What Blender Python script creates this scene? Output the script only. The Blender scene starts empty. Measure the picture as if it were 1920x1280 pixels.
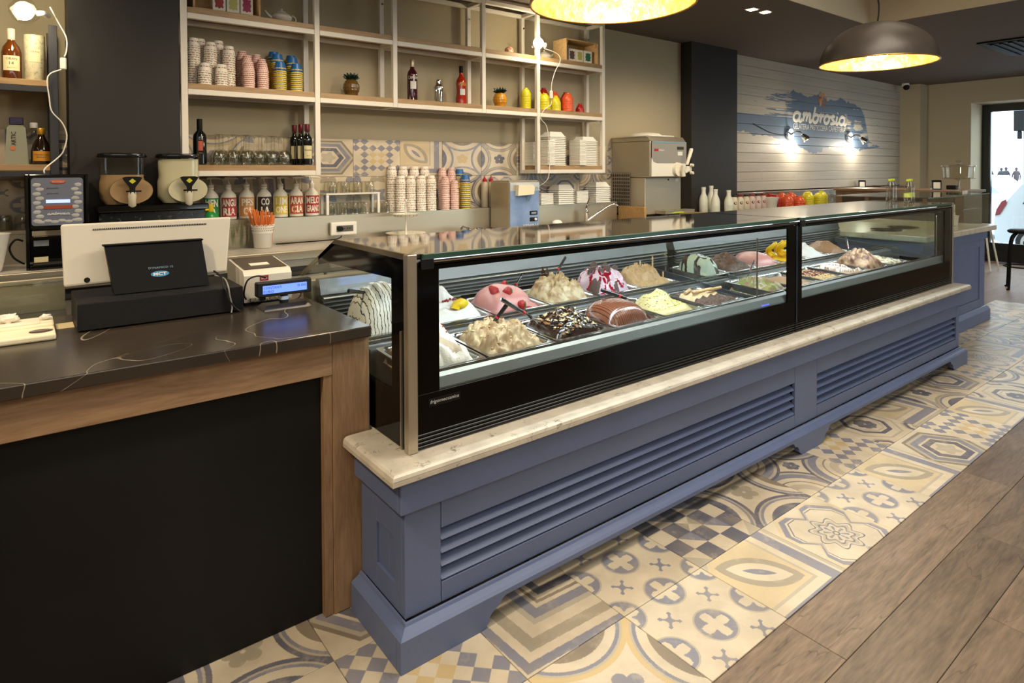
import bpy, bmesh, math, random
import numpy as np
from mathutils import Vector, Matrix, noise
sc = bpy.context.scene
COL = sc.collection
R = math.radians
rnd = random.Random(7)

# ------------------------------------------------------------------ camera
cam_d = bpy.data.cameras.new('camera'); cam = bpy.data.objects.new('camera', cam_d); COL.objects.link(cam)
cam_d.sensor_width = 36; cam_d.sensor_fit = 'HORIZONTAL'
cam_d.lens = 1180.89 / 1920 * 36
cam_d.shift_y = -(640 - 340.18) / 1920
cam_d.clip_start = 0.05; cam_d.clip_end = 300
yaw, pit, rol = R(52.1032), R(1.0248), R(-0.22505)
_X = Vector((math.sin(yaw), -math.cos(yaw), 0)); _F = Vector((math.cos(yaw), math.sin(yaw), 0)); _Z = Vector((0, 0, 1))
fw = _F * math.cos(pit) - _Z * math.sin(pit); up = _F * math.sin(pit) + _Z * math.cos(pit)
rt = _X * math.cos(rol) + up * math.sin(rol); up2 = -_X * math.sin(rol) + up * math.cos(rol)
cam.matrix_world = Matrix(((rt.x, up2.x, -fw.x, 0), (rt.y, up2.y, -fw.y, 0), (rt.z, up2.z, -fw.z, 1.6), (0, 0, 0, 1)))
sc.camera = cam

# ------------------------------------------------------------------ world, exposure
w = bpy.data.worlds.new('world'); sc.world = w; w.use_nodes = True
bg = w.node_tree.nodes['Background']; bg.inputs[0].default_value = (0.80, 0.90, 1.0, 1); bg.inputs[1].default_value = 5.0
sc.view_settings.view_transform = 'Standard'; sc.view_settings.look = 'None'
sc.view_settings.gamma = 1; sc.view_settings.use_curve_mapping = False
sc.view_settings.exposure = 0.15
cy = sc.cycles
cy.use_denoising = True
cy.max_bounces = 8; cy.transparent_max_bounces = 48; cy.glossy_bounces = 4; cy.diffuse_bounces = 4; cy.transmission_bounces = 6
cy.sample_clamp_indirect = 4.0; cy.caustics_reflective = False; cy.caustics_refractive = False
WARM = (1.0, 0.80, 0.55); NEUT = (1.0, 0.93, 0.82); COOL = (0.86, 0.95, 1.0); DAY = (0.62, 0.76, 1.0)

def light(name, kind, loc, energy, color, size=0.1, rot=(0, 0, 0), size_y=None, spot=None, blend=0.5):
    d = bpy.data.lights.new(name, kind); d.energy = energy; d.color = color
    if kind == 'AREA':
        d.size = size
        if size_y: d.shape = 'RECTANGLE'; d.size_y = size_y
    elif kind == 'SPOT':
        d.shadow_soft_size = size; d.spot_size = spot or R(100); d.spot_blend = blend
    else: d.shadow_soft_size = size
    o = bpy.data.objects.new(name, d); o.location = loc; o.rotation_euler = rot; COL.objects.link(o); return o

# ceiling lights: coffer ambient areas, a coffer spot, recessed spots and added fill
light('coffer_ambient_light', 'AREA', (3.2, 0.9, 3.50), 85, NEUT, 3.0, (0, 0, 0), 1.6)
light('coffer_spot_light', 'SPOT', (-1.3, 1.3, 3.55), 260, WARM, 0.12, (0, R(-18), 0), spot=R(110), blend=0.8)
light('coffer_ambient_light', 'AREA', (0.0, -1.5, 3.50), 60, NEUT, 3.0, (0, 0, 0), 1.6)  # ambient fill added behind the camera, no panel built there
for x in (-0.6, 1.6, 3.4, 5.37, 8.0, 10.4):  # last two are added fill where the ceiling holds no spot
    light('spot_and_fill_light', 'SPOT', (x, 3.2, 3.05), 84, WARM, 0.06, (R(14), 0, 0), spot=R(125), blend=0.8)
for x in (8.6, 11.0):
    light('spot_and_fill_light', 'SPOT', (x, 0.9, 3.05), 50, WARM, 0.06, (0, 0, 0), spot=R(125), blend=0.8)
# light strips inside the two display cases
for x0, x1 in ((1.16, 3.2), (3.72, 5.9)):
    light('case_led_light', 'AREA', ((x0 + x1) / 2, 2.02, 1.265) , 11, COOL, x1 - x0, (R(28), 0, 0), 0.03)
    light('case_led_light', 'AREA', ((x0 + x1) / 2, 2.70, 1.17), 1.6, COOL, x1 - x0, (R(-25), 0, 0), 0.03)
# daylight enters from the world through the street door and the shop window

# ------------------------------------------------------------------ mesh builder
class MB:
    def __init__(s): s.v = []; s.f = []; s.mi = []; s.sm = []
    def add(s, vs, fs, m=0, smooth=False):
        b = len(s.v); s.v += [tuple(p) for p in vs]
        for f in fs: s.f.append(tuple(b + i for i in f)); s.mi.append(m); s.sm.append(smooth)
        return s
    def box(s, x0, x1, y0, y1, z0, z1, m=0, bev=0.0, seg=1):
        if x0 > x1: x0, x1 = x1, x0
        if y0 > y1: y0, y1 = y1, y0
        if z0 > z1: z0, z1 = z1, z0
        bev = min(bev, (x1-x0)*.45, (y1-y0)*.45, (z1-z0)*.45)
        if bev > 0:
            bm = bmesh.new(); bmesh.ops.create_cube(bm, size=1)
            for v in bm.verts:
                v.co = Vector((x0 + (v.co.x + .5) * (x1 - x0), y0 + (v.co.y + .5) * (y1 - y0), z0 + (v.co.z + .5) * (z1 - z0)))
            bmesh.ops.bevel(bm, geom=bm.edges[:], offset=bev, segments=seg, affect='EDGES', profile=0.5)
            s.bm(bm, m); return s
        vs = [(x0,y0,z0),(x1,y0,z0),(x1,y1,z0),(x0,y1,z0),(x0,y0,z1),(x1,y0,z1),(x1,y1,z1),(x0,y1,z1)]
        return s.add(vs, [(0,3,2,1),(4,5,6,7),(0,1,5,4),(1,2,6,5),(2,3,7,6),(3,0,4,7)], m)
    def bm(s, bm, m=0, smooth=False):
        bm.verts.ensure_lookup_table(); bm.verts.index_update()
        s.add([v.co[:] for v in bm.verts], [[v.index for v in f.verts] for f in bm.faces], m, smooth); bm.free()
    def lathe(s, prof, c=(0,0,0), seg=20, m=0, smooth=True, M=None, cap=True, wob=None):
        vs = []; fs = []
        for i, (r, z) in enumerate(prof):
            for k in range(seg):
                a = 2*math.pi*k/seg; rr = r * (wob(a, z) if wob else 1)
                vs.append(Vector((rr*math.cos(a), rr*math.sin(a), z)))
        for i in range(len(prof)-1):
            for k in range(seg):
                k2 = (k+1) % seg; fs.append((i*seg+k, i*seg+k2, (i+1)*seg+k2, (i+1)*seg+k))
        if M: vs = [M @ v for v in vs]
        c = Vector(c); vs = [v + c for v in vs]
        s.add(vs, fs, m, smooth)
        if cap:
            n = len(s.v) - len(vs)
            if prof[0][0] > 1e-4: s.f.append(tuple(n + k for k in reversed(range(seg)))); s.mi.append(m); s.sm.append(False)
            if prof[-1][0] > 1e-4: s.f.append(tuple(n + (len(prof)-1)*seg + k for k in range(seg))); s.mi.append(m); s.sm.append(False)
        return s
    def cyl(s, p0, p1, r0, r1=None, seg=12, m=0, cap=True):
        p0 = Vector(p0); p1 = Vector(p1); d = p1 - p0; L = d.length
        if r1 is None: r1 = r0
        q = d.to_track_quat('Z', 'Y').to_matrix()
        return s.lathe([(r0, 0), (r1, L)], p0, seg, m, True, q, cap)
    def tube(s, pts, r, seg=8, m=0, flat=1.0, closed=False):
        pts = [Vector(p) for p in pts]
        if not closed and 3 <= len(pts) <= 11:     # round off the bends
            rl = list(r) if isinstance(r, (list, tuple)) else [r]*len(pts); Q = [pts[0]]+pts+[pts[-1]]; P2 = []; R2 = []
            for i in range(1, len(Q)-2):
                for k in range(4):
                    u = k/4; a, b_, c, d = Q[i-1], Q[i], Q[i+1], Q[i+2]
                    P2.append(.5*((2*b_)+(c-a)*u+(2*a-5*b_+4*c-d)*u*u+(3*b_-a-3*c+d)*u**3)); R2.append(rl[i-1]*(1-u)+rl[i]*u)
            pts = P2+[pts[-1]]; r = R2+[rl[-1]]
        n = len(pts); vs = []; fs = []; up = None
        for i, p in enumerate(pts):
            if closed: t = pts[(i+1) % n] - pts[i-1]
            else: t = pts[min(i+1, n-1)] - pts[max(i-1, 0)]
            if t.length < 1e-9: t = Vector((0,0,1))
            t.normalize()
            if up is None:
                up = Vector((0,0,1)) if abs(t.z) < .9 else Vector((1,0,0))
            x = up - t * up.dot(t)
            if x.length < 1e-6: x = t.orthogonal()
            x.normalize(); up = x; y = t.cross(x)
            rr = r[i] if isinstance(r, (list, tuple)) else r
            for k in range(seg):
                a = 2*math.pi*k/seg; vs.append(p + x*(rr*math.cos(a)) + y*(rr*flat*math.sin(a)))
        for i in range(n if closed else n-1):
            j = (i+1) % n
            for k in range(seg):
                k2 = (k+1) % seg; fs.append((i*seg+k, i*seg+k2, j*seg+k2, j*seg+k))
        if not closed: fs.append(tuple(reversed(range(seg)))); fs.append(tuple((n-1)*seg+k for k in range(seg)))
        return s.add(vs, fs, m, True)
    def prism(s, poly, axis, a, b, m=0):
        # poly: list of 2-D points in the plane of the two other axes (in x,y,z order); extruded along axis from a to b
        n = len(poly)
        def P(p, t):
            if axis == 'x': return (t, p[0], p[1])
            if axis == 'y': return (p[0], t, p[1])
            return (p[0], p[1], t)
        vs = [P(p, a) for p in poly] + [P(p, b) for p in poly]
        fs = [tuple(range(n)), tuple(reversed(range(n, 2*n)))] + [(i, (i+1) % n + 0, n + (i+1) % n, n + i)[::-1] for i in range(n)]
        bm = bmesh.new(); bv = [bm.verts.new(v) for v in vs]
        for f in fs:
            try: bm.faces.new([bv[i] for i in f])
            except ValueError: pass
        bmesh.ops.recalc_face_normals(bm, faces=bm.faces[:]); s.bm(bm, m); return s
    def ball(s, c, rx, ry=None, rz=None, seg=16, rings=10, m=0, disp=None):
        ry = ry or rx; rz = rz or rx; vs = []; fs = []
        vs.append((c[0], c[1], c[2]-rz))
        for i in range(1, rings):
            t = math.pi*i/rings
            for k in range(seg):
                a = 2*math.pi*k/seg; d = Vector((math.sin(t)*math.cos(a), math.sin(t)*math.sin(a), -math.cos(t)))
                q = disp(d) if disp else 1
                vs.append((c[0]+rx*d.x*q, c[1]+ry*d.y*q, c[2]+rz*d.z*q))
        vs.append((c[0], c[1], c[2]+rz)); N = len(vs)-1
        for k in range(seg):
            k2 = (k+1) % seg; fs.append((0, 1+k2, 1+k)); fs.append((N, N-seg+k, N-seg+k2))
            for i in range(rings-2): fs.append((1+i*seg+k, 1+i*seg+k2, 1+(i+1)*seg+k2, 1+(i+1)*seg+k))
        return s.add(vs, fs, m, True)
    def grid(s, fn, nu, nv, m=0, smooth=True):
        vs = [fn(i/(nu-1), j/(nv-1)) for j in range(nv) for i in range(nu)]
        fs = [(j*nu+i, j*nu+i+1, (j+1)*nu+i+1, (j+1)*nu+i) for j in range(nv-1) for i in range(nu-1)]
        return s.add(vs, fs, m, smooth)
    def xf(s, M, start=0):
        s.v = s.v[:start] + [tuple(M @ Vector(p)) for p in s.v[start:]]; return s
    def text(s, body, fn, h=1.0, width=None, m=0, align='CENTER', res=2, bold=0.0, ext=0.0):
        c = bpy.data.curves.new('t', 'FONT'); c.body = body; c.resolution_u = res; c.align_x = align; c.offset = bold
        c.space_line = 0.85
        if ext: c.extrude = ext
        o = bpy.data.objects.new('t', c); me = bpy.data.meshes.new_from_object(o)
        bpy.data.objects.remove(o)
        P = [v.co.copy() for v in me.vertices]
        if not P: return s
        xs = [p.x for p in P]; ys = [p.y for p in P]; x0, x1, y0, y1 = min(xs), max(xs), min(ys), max(ys)
        ky = h / (y1-y0); kx = (width / (x1-x0)) if width else ky
        vs = [fn((p.x-(x0+x1)/2)*kx, (p.y-(y0+y1)/2)*ky, p.z) for p in P]
        s.add(vs, [tuple(p.vertices) for p in me.polygons], m); bpy.data.meshes.remove(me); return s

SMOOTH_LIM = R(40)
def obj(name, mb, mats, parent=None, kind=None, label=None, sharp=True):
    me = bpy.data.meshes.new(name)
    off = wloc(parent) if parent else Vector((0, 0, 0))
    me.from_pydata([(x-off.x, y-off.y, z-off.z) for x, y, z in mb.v], [], mb.f)
    if not isinstance(mats, (list, tuple)): mats = [mats]
    for mm in mats: me.materials.append(mm)
    me.polygons.foreach_set('material_index', mb.mi); me.polygons.foreach_set('use_smooth', mb.sm)
    if sharp and any(mb.sm):
        me.update(); me.set_sharp_from_angle(angle=SMOOTH_LIM)
    me.update()
    o = bpy.data.objects.new(name, me); COL.objects.link(o)
    if parent: o.parent = parent
    if kind: o['kind'] = kind
    if label: o['label'] = label
    return o
def wloc(o):
    v = Vector((0, 0, 0))
    while o: v += o.location; o = o.parent
    return v
def thing(name, label, cat, loc=(0, 0, 0), group=None):
    o = bpy.data.objects.new(name, None); COL.objects.link(o); o.location = loc; o.empty_display_size = .05
    return tag(o, label, cat, group)
def tag(o, label, cat, group=None):
    o['label'] = label; o['category'] = cat
    if group: o['group'] = group
    return o
def solo(name, mb, mats, label, cat, group=None, kind=None):
    # one-mesh thing: put its origin at its base centre
    xs = [p[0] for p in mb.v]; ys = [p[1] for p in mb.v]; zs = [p[2] for p in mb.v]
    c = Vector(((min(xs)+max(xs))/2, (min(ys)+max(ys))/2, min(zs)))
    mb.v = [(x-c.x, y-c.y, z-c.z) for x, y, z in mb.v]
    o = obj(name, mb, mats, None, kind); o.location = c; return tag(o, label, cat, group)
def kids(o, _c={}):
    return [c for c in bpy.data.objects if c.parent == o]
def dup(root, loc, rz=None, label=None, group=None, tree=None):
    r = root.copy(); COL.objects.link(r); r.location = loc
    if rz is not None: r.rotation_euler = (0, 0, rz)
    if label: r['label'] = label
    if group: r['group'] = group
    def rec(src, dst, t):
        for ch, sub in t:
            c = ch.copy(); COL.objects.link(c); c.parent = dst; rec(ch, c, sub)
    rec(root, r, tree if tree is not None else tree_of(root)); return r
def tree_of(o): return [(c, tree_of(c)) for c in kids(o)]

# ------------------------------------------------------------------ materials
def lin(h):
    h = h.lstrip('#'); c = [int(h[i:i+2], 16)/255 for i in (0, 2, 4)]
    return tuple(x/12.92 if x <= .04045 else ((x+.055)/1.055)**2.4 for x in c) + (1,)
MATS = {}
def mat(name, col='#808080', rough=.5, metal=0., emit=None, es=1., coat=0., spec=.5, bump=0., bscale=200., var=0., vscale=6., col2=None, sss=0.):
    if name in MATS: return MATS[name]
    m = bpy.data.materials.new(name); m.use_nodes = True; nt = m.node_tree; b = nt.nodes['Principled BSDF']
    b.inputs['Base Color'].default_value = lin(col); b.inputs['Roughness'].default_value = rough; b.inputs['Metallic'].default_value = metal
    b.inputs['Specular IOR Level'].default_value = spec
    if coat: b.inputs['Coat Weight'].default_value = coat; b.inputs['Coat Roughness'].default_value = .05
    if emit: b.inputs['Emission Color'].default_value = lin(emit); b.inputs['Emission Strength'].default_value = es
    if sss: b.inputs['Subsurface Weight'].default_value = sss; b.inputs['Subsurface Radius'].default_value = (.01, .006, .004)
    if var or bump:
        tc = nt.nodes.new('ShaderNodeTexCoord')
    if var:
        n = nt.nodes.new('ShaderNodeTexNoise'); n.inputs['Scale'].default_value = vscale; n.inputs['Detail'].default_value = 6
        nt.links.new(tc.outputs['Object'], n.inputs['Vector'])
        mx = nt.nodes.new('ShaderNodeMix'); mx.data_type = 'RGBA'
        c1 = lin(col); c2 = lin(col2) if col2 else tuple(x*(1-var) for x in c1[:3]) + (1,)
        mx.inputs['A'].default_value = c1; mx.inputs['B'].default_value = c2
        rp = nt.nodes.new('ShaderNodeMapRange'); rp.inputs[1].default_value = .4; rp.inputs[2].default_value = .65
        nt.links.new(n.outputs['Fac'], rp.inputs[0]); nt.links.new(rp.outputs[0], mx.inputs['Factor'])
        nt.links.new(mx.outputs['Result'], b.inputs['Base Color'])
    if bump:
        n2 = nt.nodes.new('ShaderNodeTexNoise'); n2.inputs['Scale'].default_value = bscale; n2.inputs['Detail'].default_value = 4
        bp = nt.nodes.new('ShaderNodeBump'); bp.inputs['Strength'].default_value = bump; bp.inputs['Distance'].default_value = .01
        nt.links.new(tc.outputs['Object'], n2.inputs['Vector']); nt.links.new(n2.outputs['Fac'], bp.inputs['Height']); nt.links.new(bp.outputs['Normal'], b.inputs['Normal'])
    MATS[name] = m; return m
def glass(name, tint='#ffffff', refl=1.0, rough=0.0, op=0.0):
    # thin clear sheet: lets light through straight, mirrors at grazing angles
    if name in MATS: return MATS[name]
    m = bpy.data.materials.new(name); m.use_nodes = True; nt = m.node_tree; nt.nodes.clear()
    out = nt.nodes.new('ShaderNodeOutputMaterial'); tr = nt.nodes.new('ShaderNodeBsdfTransparent'); gl = nt.nodes.new('ShaderNodeBsdfGlossy')
    tr.inputs[0].default_value = lin(tint); gl.inputs['Roughness'].default_value = rough
    fr = nt.nodes.new('ShaderNodeFresnel'); gm = nt.nodes.new('ShaderNodeNewGeometry'); io = nt.nodes.new('ShaderNodeMapRange')
    io.inputs[3].default_value = 1.5; io.inputs[4].default_value = 1/1.5; nt.links.new(gm.outputs['Backfacing'], io.inputs[0]); nt.links.new(io.outputs[0], fr.inputs[0])
    mu = nt.nodes.new('ShaderNodeMath'); mu.operation = 'MULTIPLY_ADD'; mu.inputs[1].default_value = refl; mu.inputs[2].default_value = op; mu.use_clamp = True
    mx = nt.nodes.new('ShaderNodeMixShader')
    nt.links.new(fr.outputs[0], mu.inputs[0]); nt.links.new(mu.outputs[0], mx.inputs[0]); nt.links.new(tr.outputs[0], mx.inputs[1]); nt.links.new(gl.outputs[0], mx.inputs[2])
    nt.links.new(mx.outputs[0], out.inputs[0]); MATS[name] = m; return m
def wood(name, c1, c2, rough=.5, axis='x', scale=1., cracks=False, rand=.0, wscale=9.):
    if name in MATS: return MATS[name]
    m = bpy.data.materials.new(name); m.use_nodes = True; nt = m.node_tree; L = nt.links; b = nt.nodes['Principled BSDF']
    tc = nt.nodes.new('ShaderNodeTexCoord'); mp = nt.nodes.new('ShaderNodeMapping')
    st = {'x': (.12, 1, 1), 'y': (1, .12, 1), 'z': (1, 1, .12)}[axis]
    mp.inputs['Scale'].default_value = [v*wscale*scale for v in st]
    add = nt.nodes.new('ShaderNodeVectorMath'); add.operation = 'ADD'
    oi = nt.nodes.new('ShaderNodeObjectInfo'); ml = nt.nodes.new('ShaderNodeVectorMath'); ml.operation = 'SCALE'; ml.inputs['Scale'].default_value = 37.
    cb = nt.nodes.new('ShaderNodeCombineXYZ')
    for i in range(3): L.new(oi.outputs['Random'], cb.inputs[i])
    L.new(cb.outputs[0], ml.inputs[0]); L.new(tc.outputs['Object'], mp.inputs['Vector']); L.new(mp.outputs[0], add.inputs[0]); L.new(ml.outputs[0], add.inputs[1])
    n = nt.nodes.new('ShaderNodeTexNoise'); n.inputs['Scale'].default_value = 1.; n.inputs['Detail'].default_value = 8; n.inputs['Roughness'].default_value = .65; n.inputs['Distortion'].default_value = 1.2
    L.new(add.outputs[0], n.inputs['Vector'])
    n2 = nt.nodes.new('ShaderNodeTexNoise'); n2.inputs['Scale'].default_value = 7.; n2.inputs['Detail'].default_value = 5
    L.new(add.outputs[0], n2.inputs['Vector'])
    rp = nt.nodes.new('ShaderNodeMapRange'); rp.inputs[1].default_value = .34; rp.inputs[2].default_value = .68
    av = nt.nodes.new('ShaderNodeMath'); av.operation = 'MULTIPLY_ADD'; av.inputs[1].default_value = .35
    L.new(n2.outputs['Fac'], av.inputs[0]); 
    sb = nt.nodes.new('ShaderNodeMath'); sb.operation = 'MULTIPLY'; sb.inputs[1].default_value = .65; L.new(n.outputs['Fac'], sb.inputs[0]); L.new(sb.outputs[0], av.inputs[2])
    L.new(av.outputs[0], rp.inputs[0])
    mx = nt.nodes.new('ShaderNodeMix'); mx.data_type = 'RGBA'; mx.inputs['A'].default_value = lin(c1); mx.inputs['B'].default_value = lin(c2)
    L.new(rp.outputs[0], mx.inputs['Factor']); last = mx.outputs['Result']
    if rand:
        mr = nt.nodes.new('ShaderNodeMapRange'); mr.inputs[3].default_value = 1-rand; mr.inputs[4].default_value = 1+rand*.6
        L.new(oi.outputs['Random'], mr.inputs[0]); vm = nt.nodes.new('ShaderNodeVectorMath'); vm.operation = 'SCALE'
        L.new(last, vm.inputs[0]); L.new(mr.outputs[0], vm.inputs['Scale']); last = vm.outputs[0]
    if cracks:
        n3 = nt.nodes.new('ShaderNodeTexNoise'); n3.inputs['Scale'].default_value = .30; n3.inputs['Detail'].default_value = 4; n3.inputs['Distortion'].default_value = .15
        L.new(add.outputs[0], n3.inputs['Vector'])
        a1 = nt.nodes.new('ShaderNodeMath'); a1.operation = 'SUBTRACT'; a1.inputs[1].default_value = .5; L.new(n3.outputs['Fac'], a1.inputs[0])
        a2 = nt.nodes.new('ShaderNodeMath'); a2.operation = 'ABSOLUTE'; L.new(a1.outputs[0], a2.inputs[0])
        a3 = nt.nodes.new('ShaderNodeMapRange'); a3.inputs[1].default_value = .0; a3.inputs[2].default_value = .0035; a3.inputs[3].default_value = .55; a3.inputs[4].default_value = 1.
        L.new(a2.outputs[0], a3.inputs[0]); vm2 = nt.nodes.new('ShaderNodeVectorMath'); vm2.operation = 'SCALE'; L.new(last, vm2.inputs[0]); L.new(a3.outputs[0], vm2.inputs['Scale']); last = vm2.outputs[0]
    L.new(last, b.inputs['Base Color']); b.inputs['Roughness'].default_value = rough
    bp = nt.nodes.new('ShaderNodeBump'); bp.inputs['Strength'].default_value = .12; bp.inputs['Distance'].default_value = .004
    L.new(av.outputs[0], bp.inputs['Height']); L.new(bp.outputs['Normal'], b.inputs['Normal'])
    MATS[name] = m; return m
def marble(name, base, vein, rough=.25, scale=3., width=.03, mott=.3, coat=0., det=7, m0=.54, m1=.64, dist=1.5):
    if name in MATS: return MATS[name]
    m = bpy.data.materials.new(name); m.use_nodes = True; nt = m.node_tree; L = nt.links; b = nt.nodes['Principled BSDF']
    tc = nt.nodes.new('ShaderNodeTexCoord')
    n = nt.nodes.new('ShaderNodeTexNoise'); n.inputs['Scale'].default_value = scale; n.inputs['Detail'].default_value = det; n.inputs['Distortion'].default_value = dist; n.inputs['Roughness'].default_value = .6
    L.new(tc.outputs['Object'], n.inputs['Vector'])
    s = nt.nodes.new('ShaderNodeMath'); s.operation = 'SUBTRACT'; s.inputs[1].default_value = .5; a = nt.nodes.new('ShaderNodeMath'); a.operation = 'ABSOLUTE'
    L.new(n.outputs['Fac'], s.inputs[0]); L.new(s.outputs[0], a.inputs[0])
    r = nt.nodes.new('ShaderNodeMapRange'); r.inputs[1].default_value = 0; r.inputs[2].default_value = width; r.inputs[3].default_value = 1; r.inputs[4].default_value = 0
    L.new(a.outputs[0], r.inputs[0])
    n2 = nt.nodes.new('ShaderNodeTexNoise'); n2.inputs['Scale'].default_value = scale*2.3; n2.inputs['Detail'].default_value = 3
    L.new(tc.outputs['Object'], n2.inputs['Vector'])
    r2 = nt.nodes.new('ShaderNodeMapRange'); r2.inputs[1].default_value = m0; r2.inputs[2].default_value = m1; L.new(n2.outputs['Fac'], r2.inputs[0])
    mu = nt.nodes.new('ShaderNodeMath'); mu.operation = 'MULTIPLY'; L.new(r.outputs[0], mu.inputs[0]); L.new(r2.outputs[0], mu.inputs[1])
    mx0 = nt.nodes.new('ShaderNodeMix'); mx0.data_type = 'RGBA'; c = lin(base); mx0.inputs['A'].default_value = c; mx0.inputs['B'].default_value = tuple(x*(1-mott) for x in c[:3]) + (1,)
    n4 = nt.nodes.new('ShaderNodeTexNoise'); n4.inputs['Scale'].default_value = scale*1.3; n4.inputs['Detail'].default_value = 8; L.new(tc.outputs['Object'], n4.inputs['Vector'])
    r4 = nt.nodes.new('ShaderNodeMapRange'); r4.inputs[1].default_value = .42; r4.inputs[2].default_value = .7; L.new(n4.outputs['Fac'], r4.inputs[0]); L.new(r4.outputs[0], mx0.inputs['Factor'])
    mx = nt.nodes.new('ShaderNodeMix'); mx.data_type = 'RGBA'; L.new(mx0.outputs['Result'], mx.inputs['A']); mx.inputs['B'].default_value = lin(vein)
    L.new(mu.outputs[0], mx.inputs['Factor']); L.new(mx.outputs['Result'], b.inputs['Base Color']); b.inputs['Roughness'].default_value = rough
    if coat: b.inputs['Coat Weight'].default_value = coat
    MATS[name] = m; return m
def stripes(name, c1, c2, axis='x', freq=40., thr=.5, rough=.4, dist=0., coat=0.):
    # thin lines poured or printed across a surface
    if name in MATS: return MATS[name]
    m = mat(name, c1, rough, coat=coat); nt = m.node_tree; L = nt.links; b = nt.nodes['Principled BSDF']
    tc = nt.nodes.new('ShaderNodeTexCoord'); wv = nt.nodes.new('ShaderNodeTexWave'); wv.bands_direction = axis.upper(); wv.inputs['Scale'].default_value = freq; wv.inputs['Distortion'].default_value = dist; wv.inputs['Detail Scale'].default_value = 2
    L.new(tc.outputs['Object'], wv.inputs['Vector']); r = nt.nodes.new('ShaderNodeMapRange'); r.inputs[1].default_value = thr; r.inputs[2].default_value = thr+.06
    L.new(wv.outputs['Fac'], r.inputs[0]); mx = nt.nodes.new('ShaderNodeMix'); mx.data_type = 'RGBA'; mx.inputs['A'].default_value = lin(c1); mx.inputs['B'].default_value = lin(c2)
    L.new(r.outputs[0], mx.inputs['Factor']); L.new(mx.outputs['Result'], b.inputs['Base Color']); return m
def make_img(name, arr):
    h, wd = arr.shape[:2]; im = bpy.data.images.new(name, wd, h); px = np.ones((h, wd, 4), np.float32); px[..., :3] = np.clip(arr[::-1], 0, 1)
    im.pixels.foreach_set(px.ravel()); im.pack(); return im
def img_mat(name, im, sx, sy, ox=0., oy=0., axes='xy', rough=.4, ext='EXTEND', wear=0.):
    if name in MATS: return MATS[name]
    m = bpy.data.materials.new(name); m.use_nodes = True; nt = m.node_tree; L = nt.links; b = nt.nodes['Principled BSDF']
    tc = nt.nodes.new('ShaderNodeTexCoord'); sp = nt.nodes.new('ShaderNodeSeparateXYZ'); cb = nt.nodes.new('ShaderNodeCombineXYZ'); L.new(tc.outputs['Object'], sp.inputs[0])
    for i, (a, s_, o_) in enumerate(((axes[0], sx, ox), (axes[1], sy, oy))):
        q = nt.nodes.new('ShaderNodeMath'); q.operation = 'MULTIPLY_ADD'; q.inputs[1].default_value = 1/s_; q.inputs[2].default_value = .5 - o_/s_
        L.new(sp.outputs['xyz'.index(a)], q.inputs[0]); L.new(q.outputs[0], cb.inputs[i])
    t = nt.nodes.new('ShaderNodeTexImage'); t.image = im; t.extension = ext; L.new(cb.outputs[0], t.inputs[0]); last = t.outputs[0]
    if wear:
        n = nt.nodes.new('ShaderNodeTexNoise'); n.inputs['Scale'].default_value = 9; n.inputs['Detail'].default_value = 8
        oi = nt.nodes.new('ShaderNodeObjectInfo'); ad = nt.nodes.new('ShaderNodeVectorMath'); ad.operation = 'ADD'; cc = nt.nodes.new('ShaderNodeCombineXYZ')
        mm = nt.nodes.new('ShaderNodeMath'); mm.operation = 'MULTIPLY'; mm.inputs[1].default_value = 50; L.new(oi.outputs['Random'], mm.inputs[0]); L.new(mm.outputs[0], cc.inputs[2])
        L.new(tc.outputs['Object'], ad.inputs[0]); L.new(cc.outputs[0], ad.inputs[1]); L.new(ad.outputs[0], n.inputs['Vector'])
        r = nt.nodes.new('ShaderNodeMapRange'); r.inputs[1].default_value = .45; r.inputs[2].default_value = .75; r.inputs[3].default_value = 0; r.inputs[4].default_value = wear; L.new(n.outputs['Fac'], r.inputs[0])
        mx = nt.nodes.new('ShaderNodeMix'); mx.data_type = 'RGBA'; L.new(r.outputs[0], mx.inputs['Factor']); L.new(last, mx.inputs['A']); mx.inputs['B'].default_value = lin('#a8977a'); last = mx.outputs['Result']
    L.new(last, b.inputs['Base Color']); b.inputs['Roughness'].default_value = rough; MATS[name] = m; return m
def brushed(name, col, rough=.28, axis='x', metal=.82):
    if name in MATS: return MATS[name]
    m = mat(name, col, rough, metal); nt = m.node_tree; L = nt.links; b = nt.nodes['Principled BSDF']
    tc = nt.nodes.new('ShaderNodeTexCoord'); mp = nt.nodes.new('ShaderNodeMapping'); mp.inputs['Scale'].default_value = {'x': (2, 300, 300), 'z': (300, 300, 2), 'y': (300, 2, 300)}[axis]
    n = nt.nodes.new('ShaderNodeTexNoise'); n.inputs['Scale'].default_value = 1; n.inputs['Detail'].default_value = 2; L.new(tc.outputs['Object'], mp.inputs[0]); L.new(mp.outputs[0], n.inputs['Vector'])
    r = nt.nodes.new('ShaderNodeMapRange'); r.inputs[3].default_value = rough*.7; r.inputs[4].default_value = rough*1.5; L.new(n.outputs['Fac'], r.inputs[0]); L.new(r.outputs[0], b.inputs['Roughness']); return m

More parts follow.
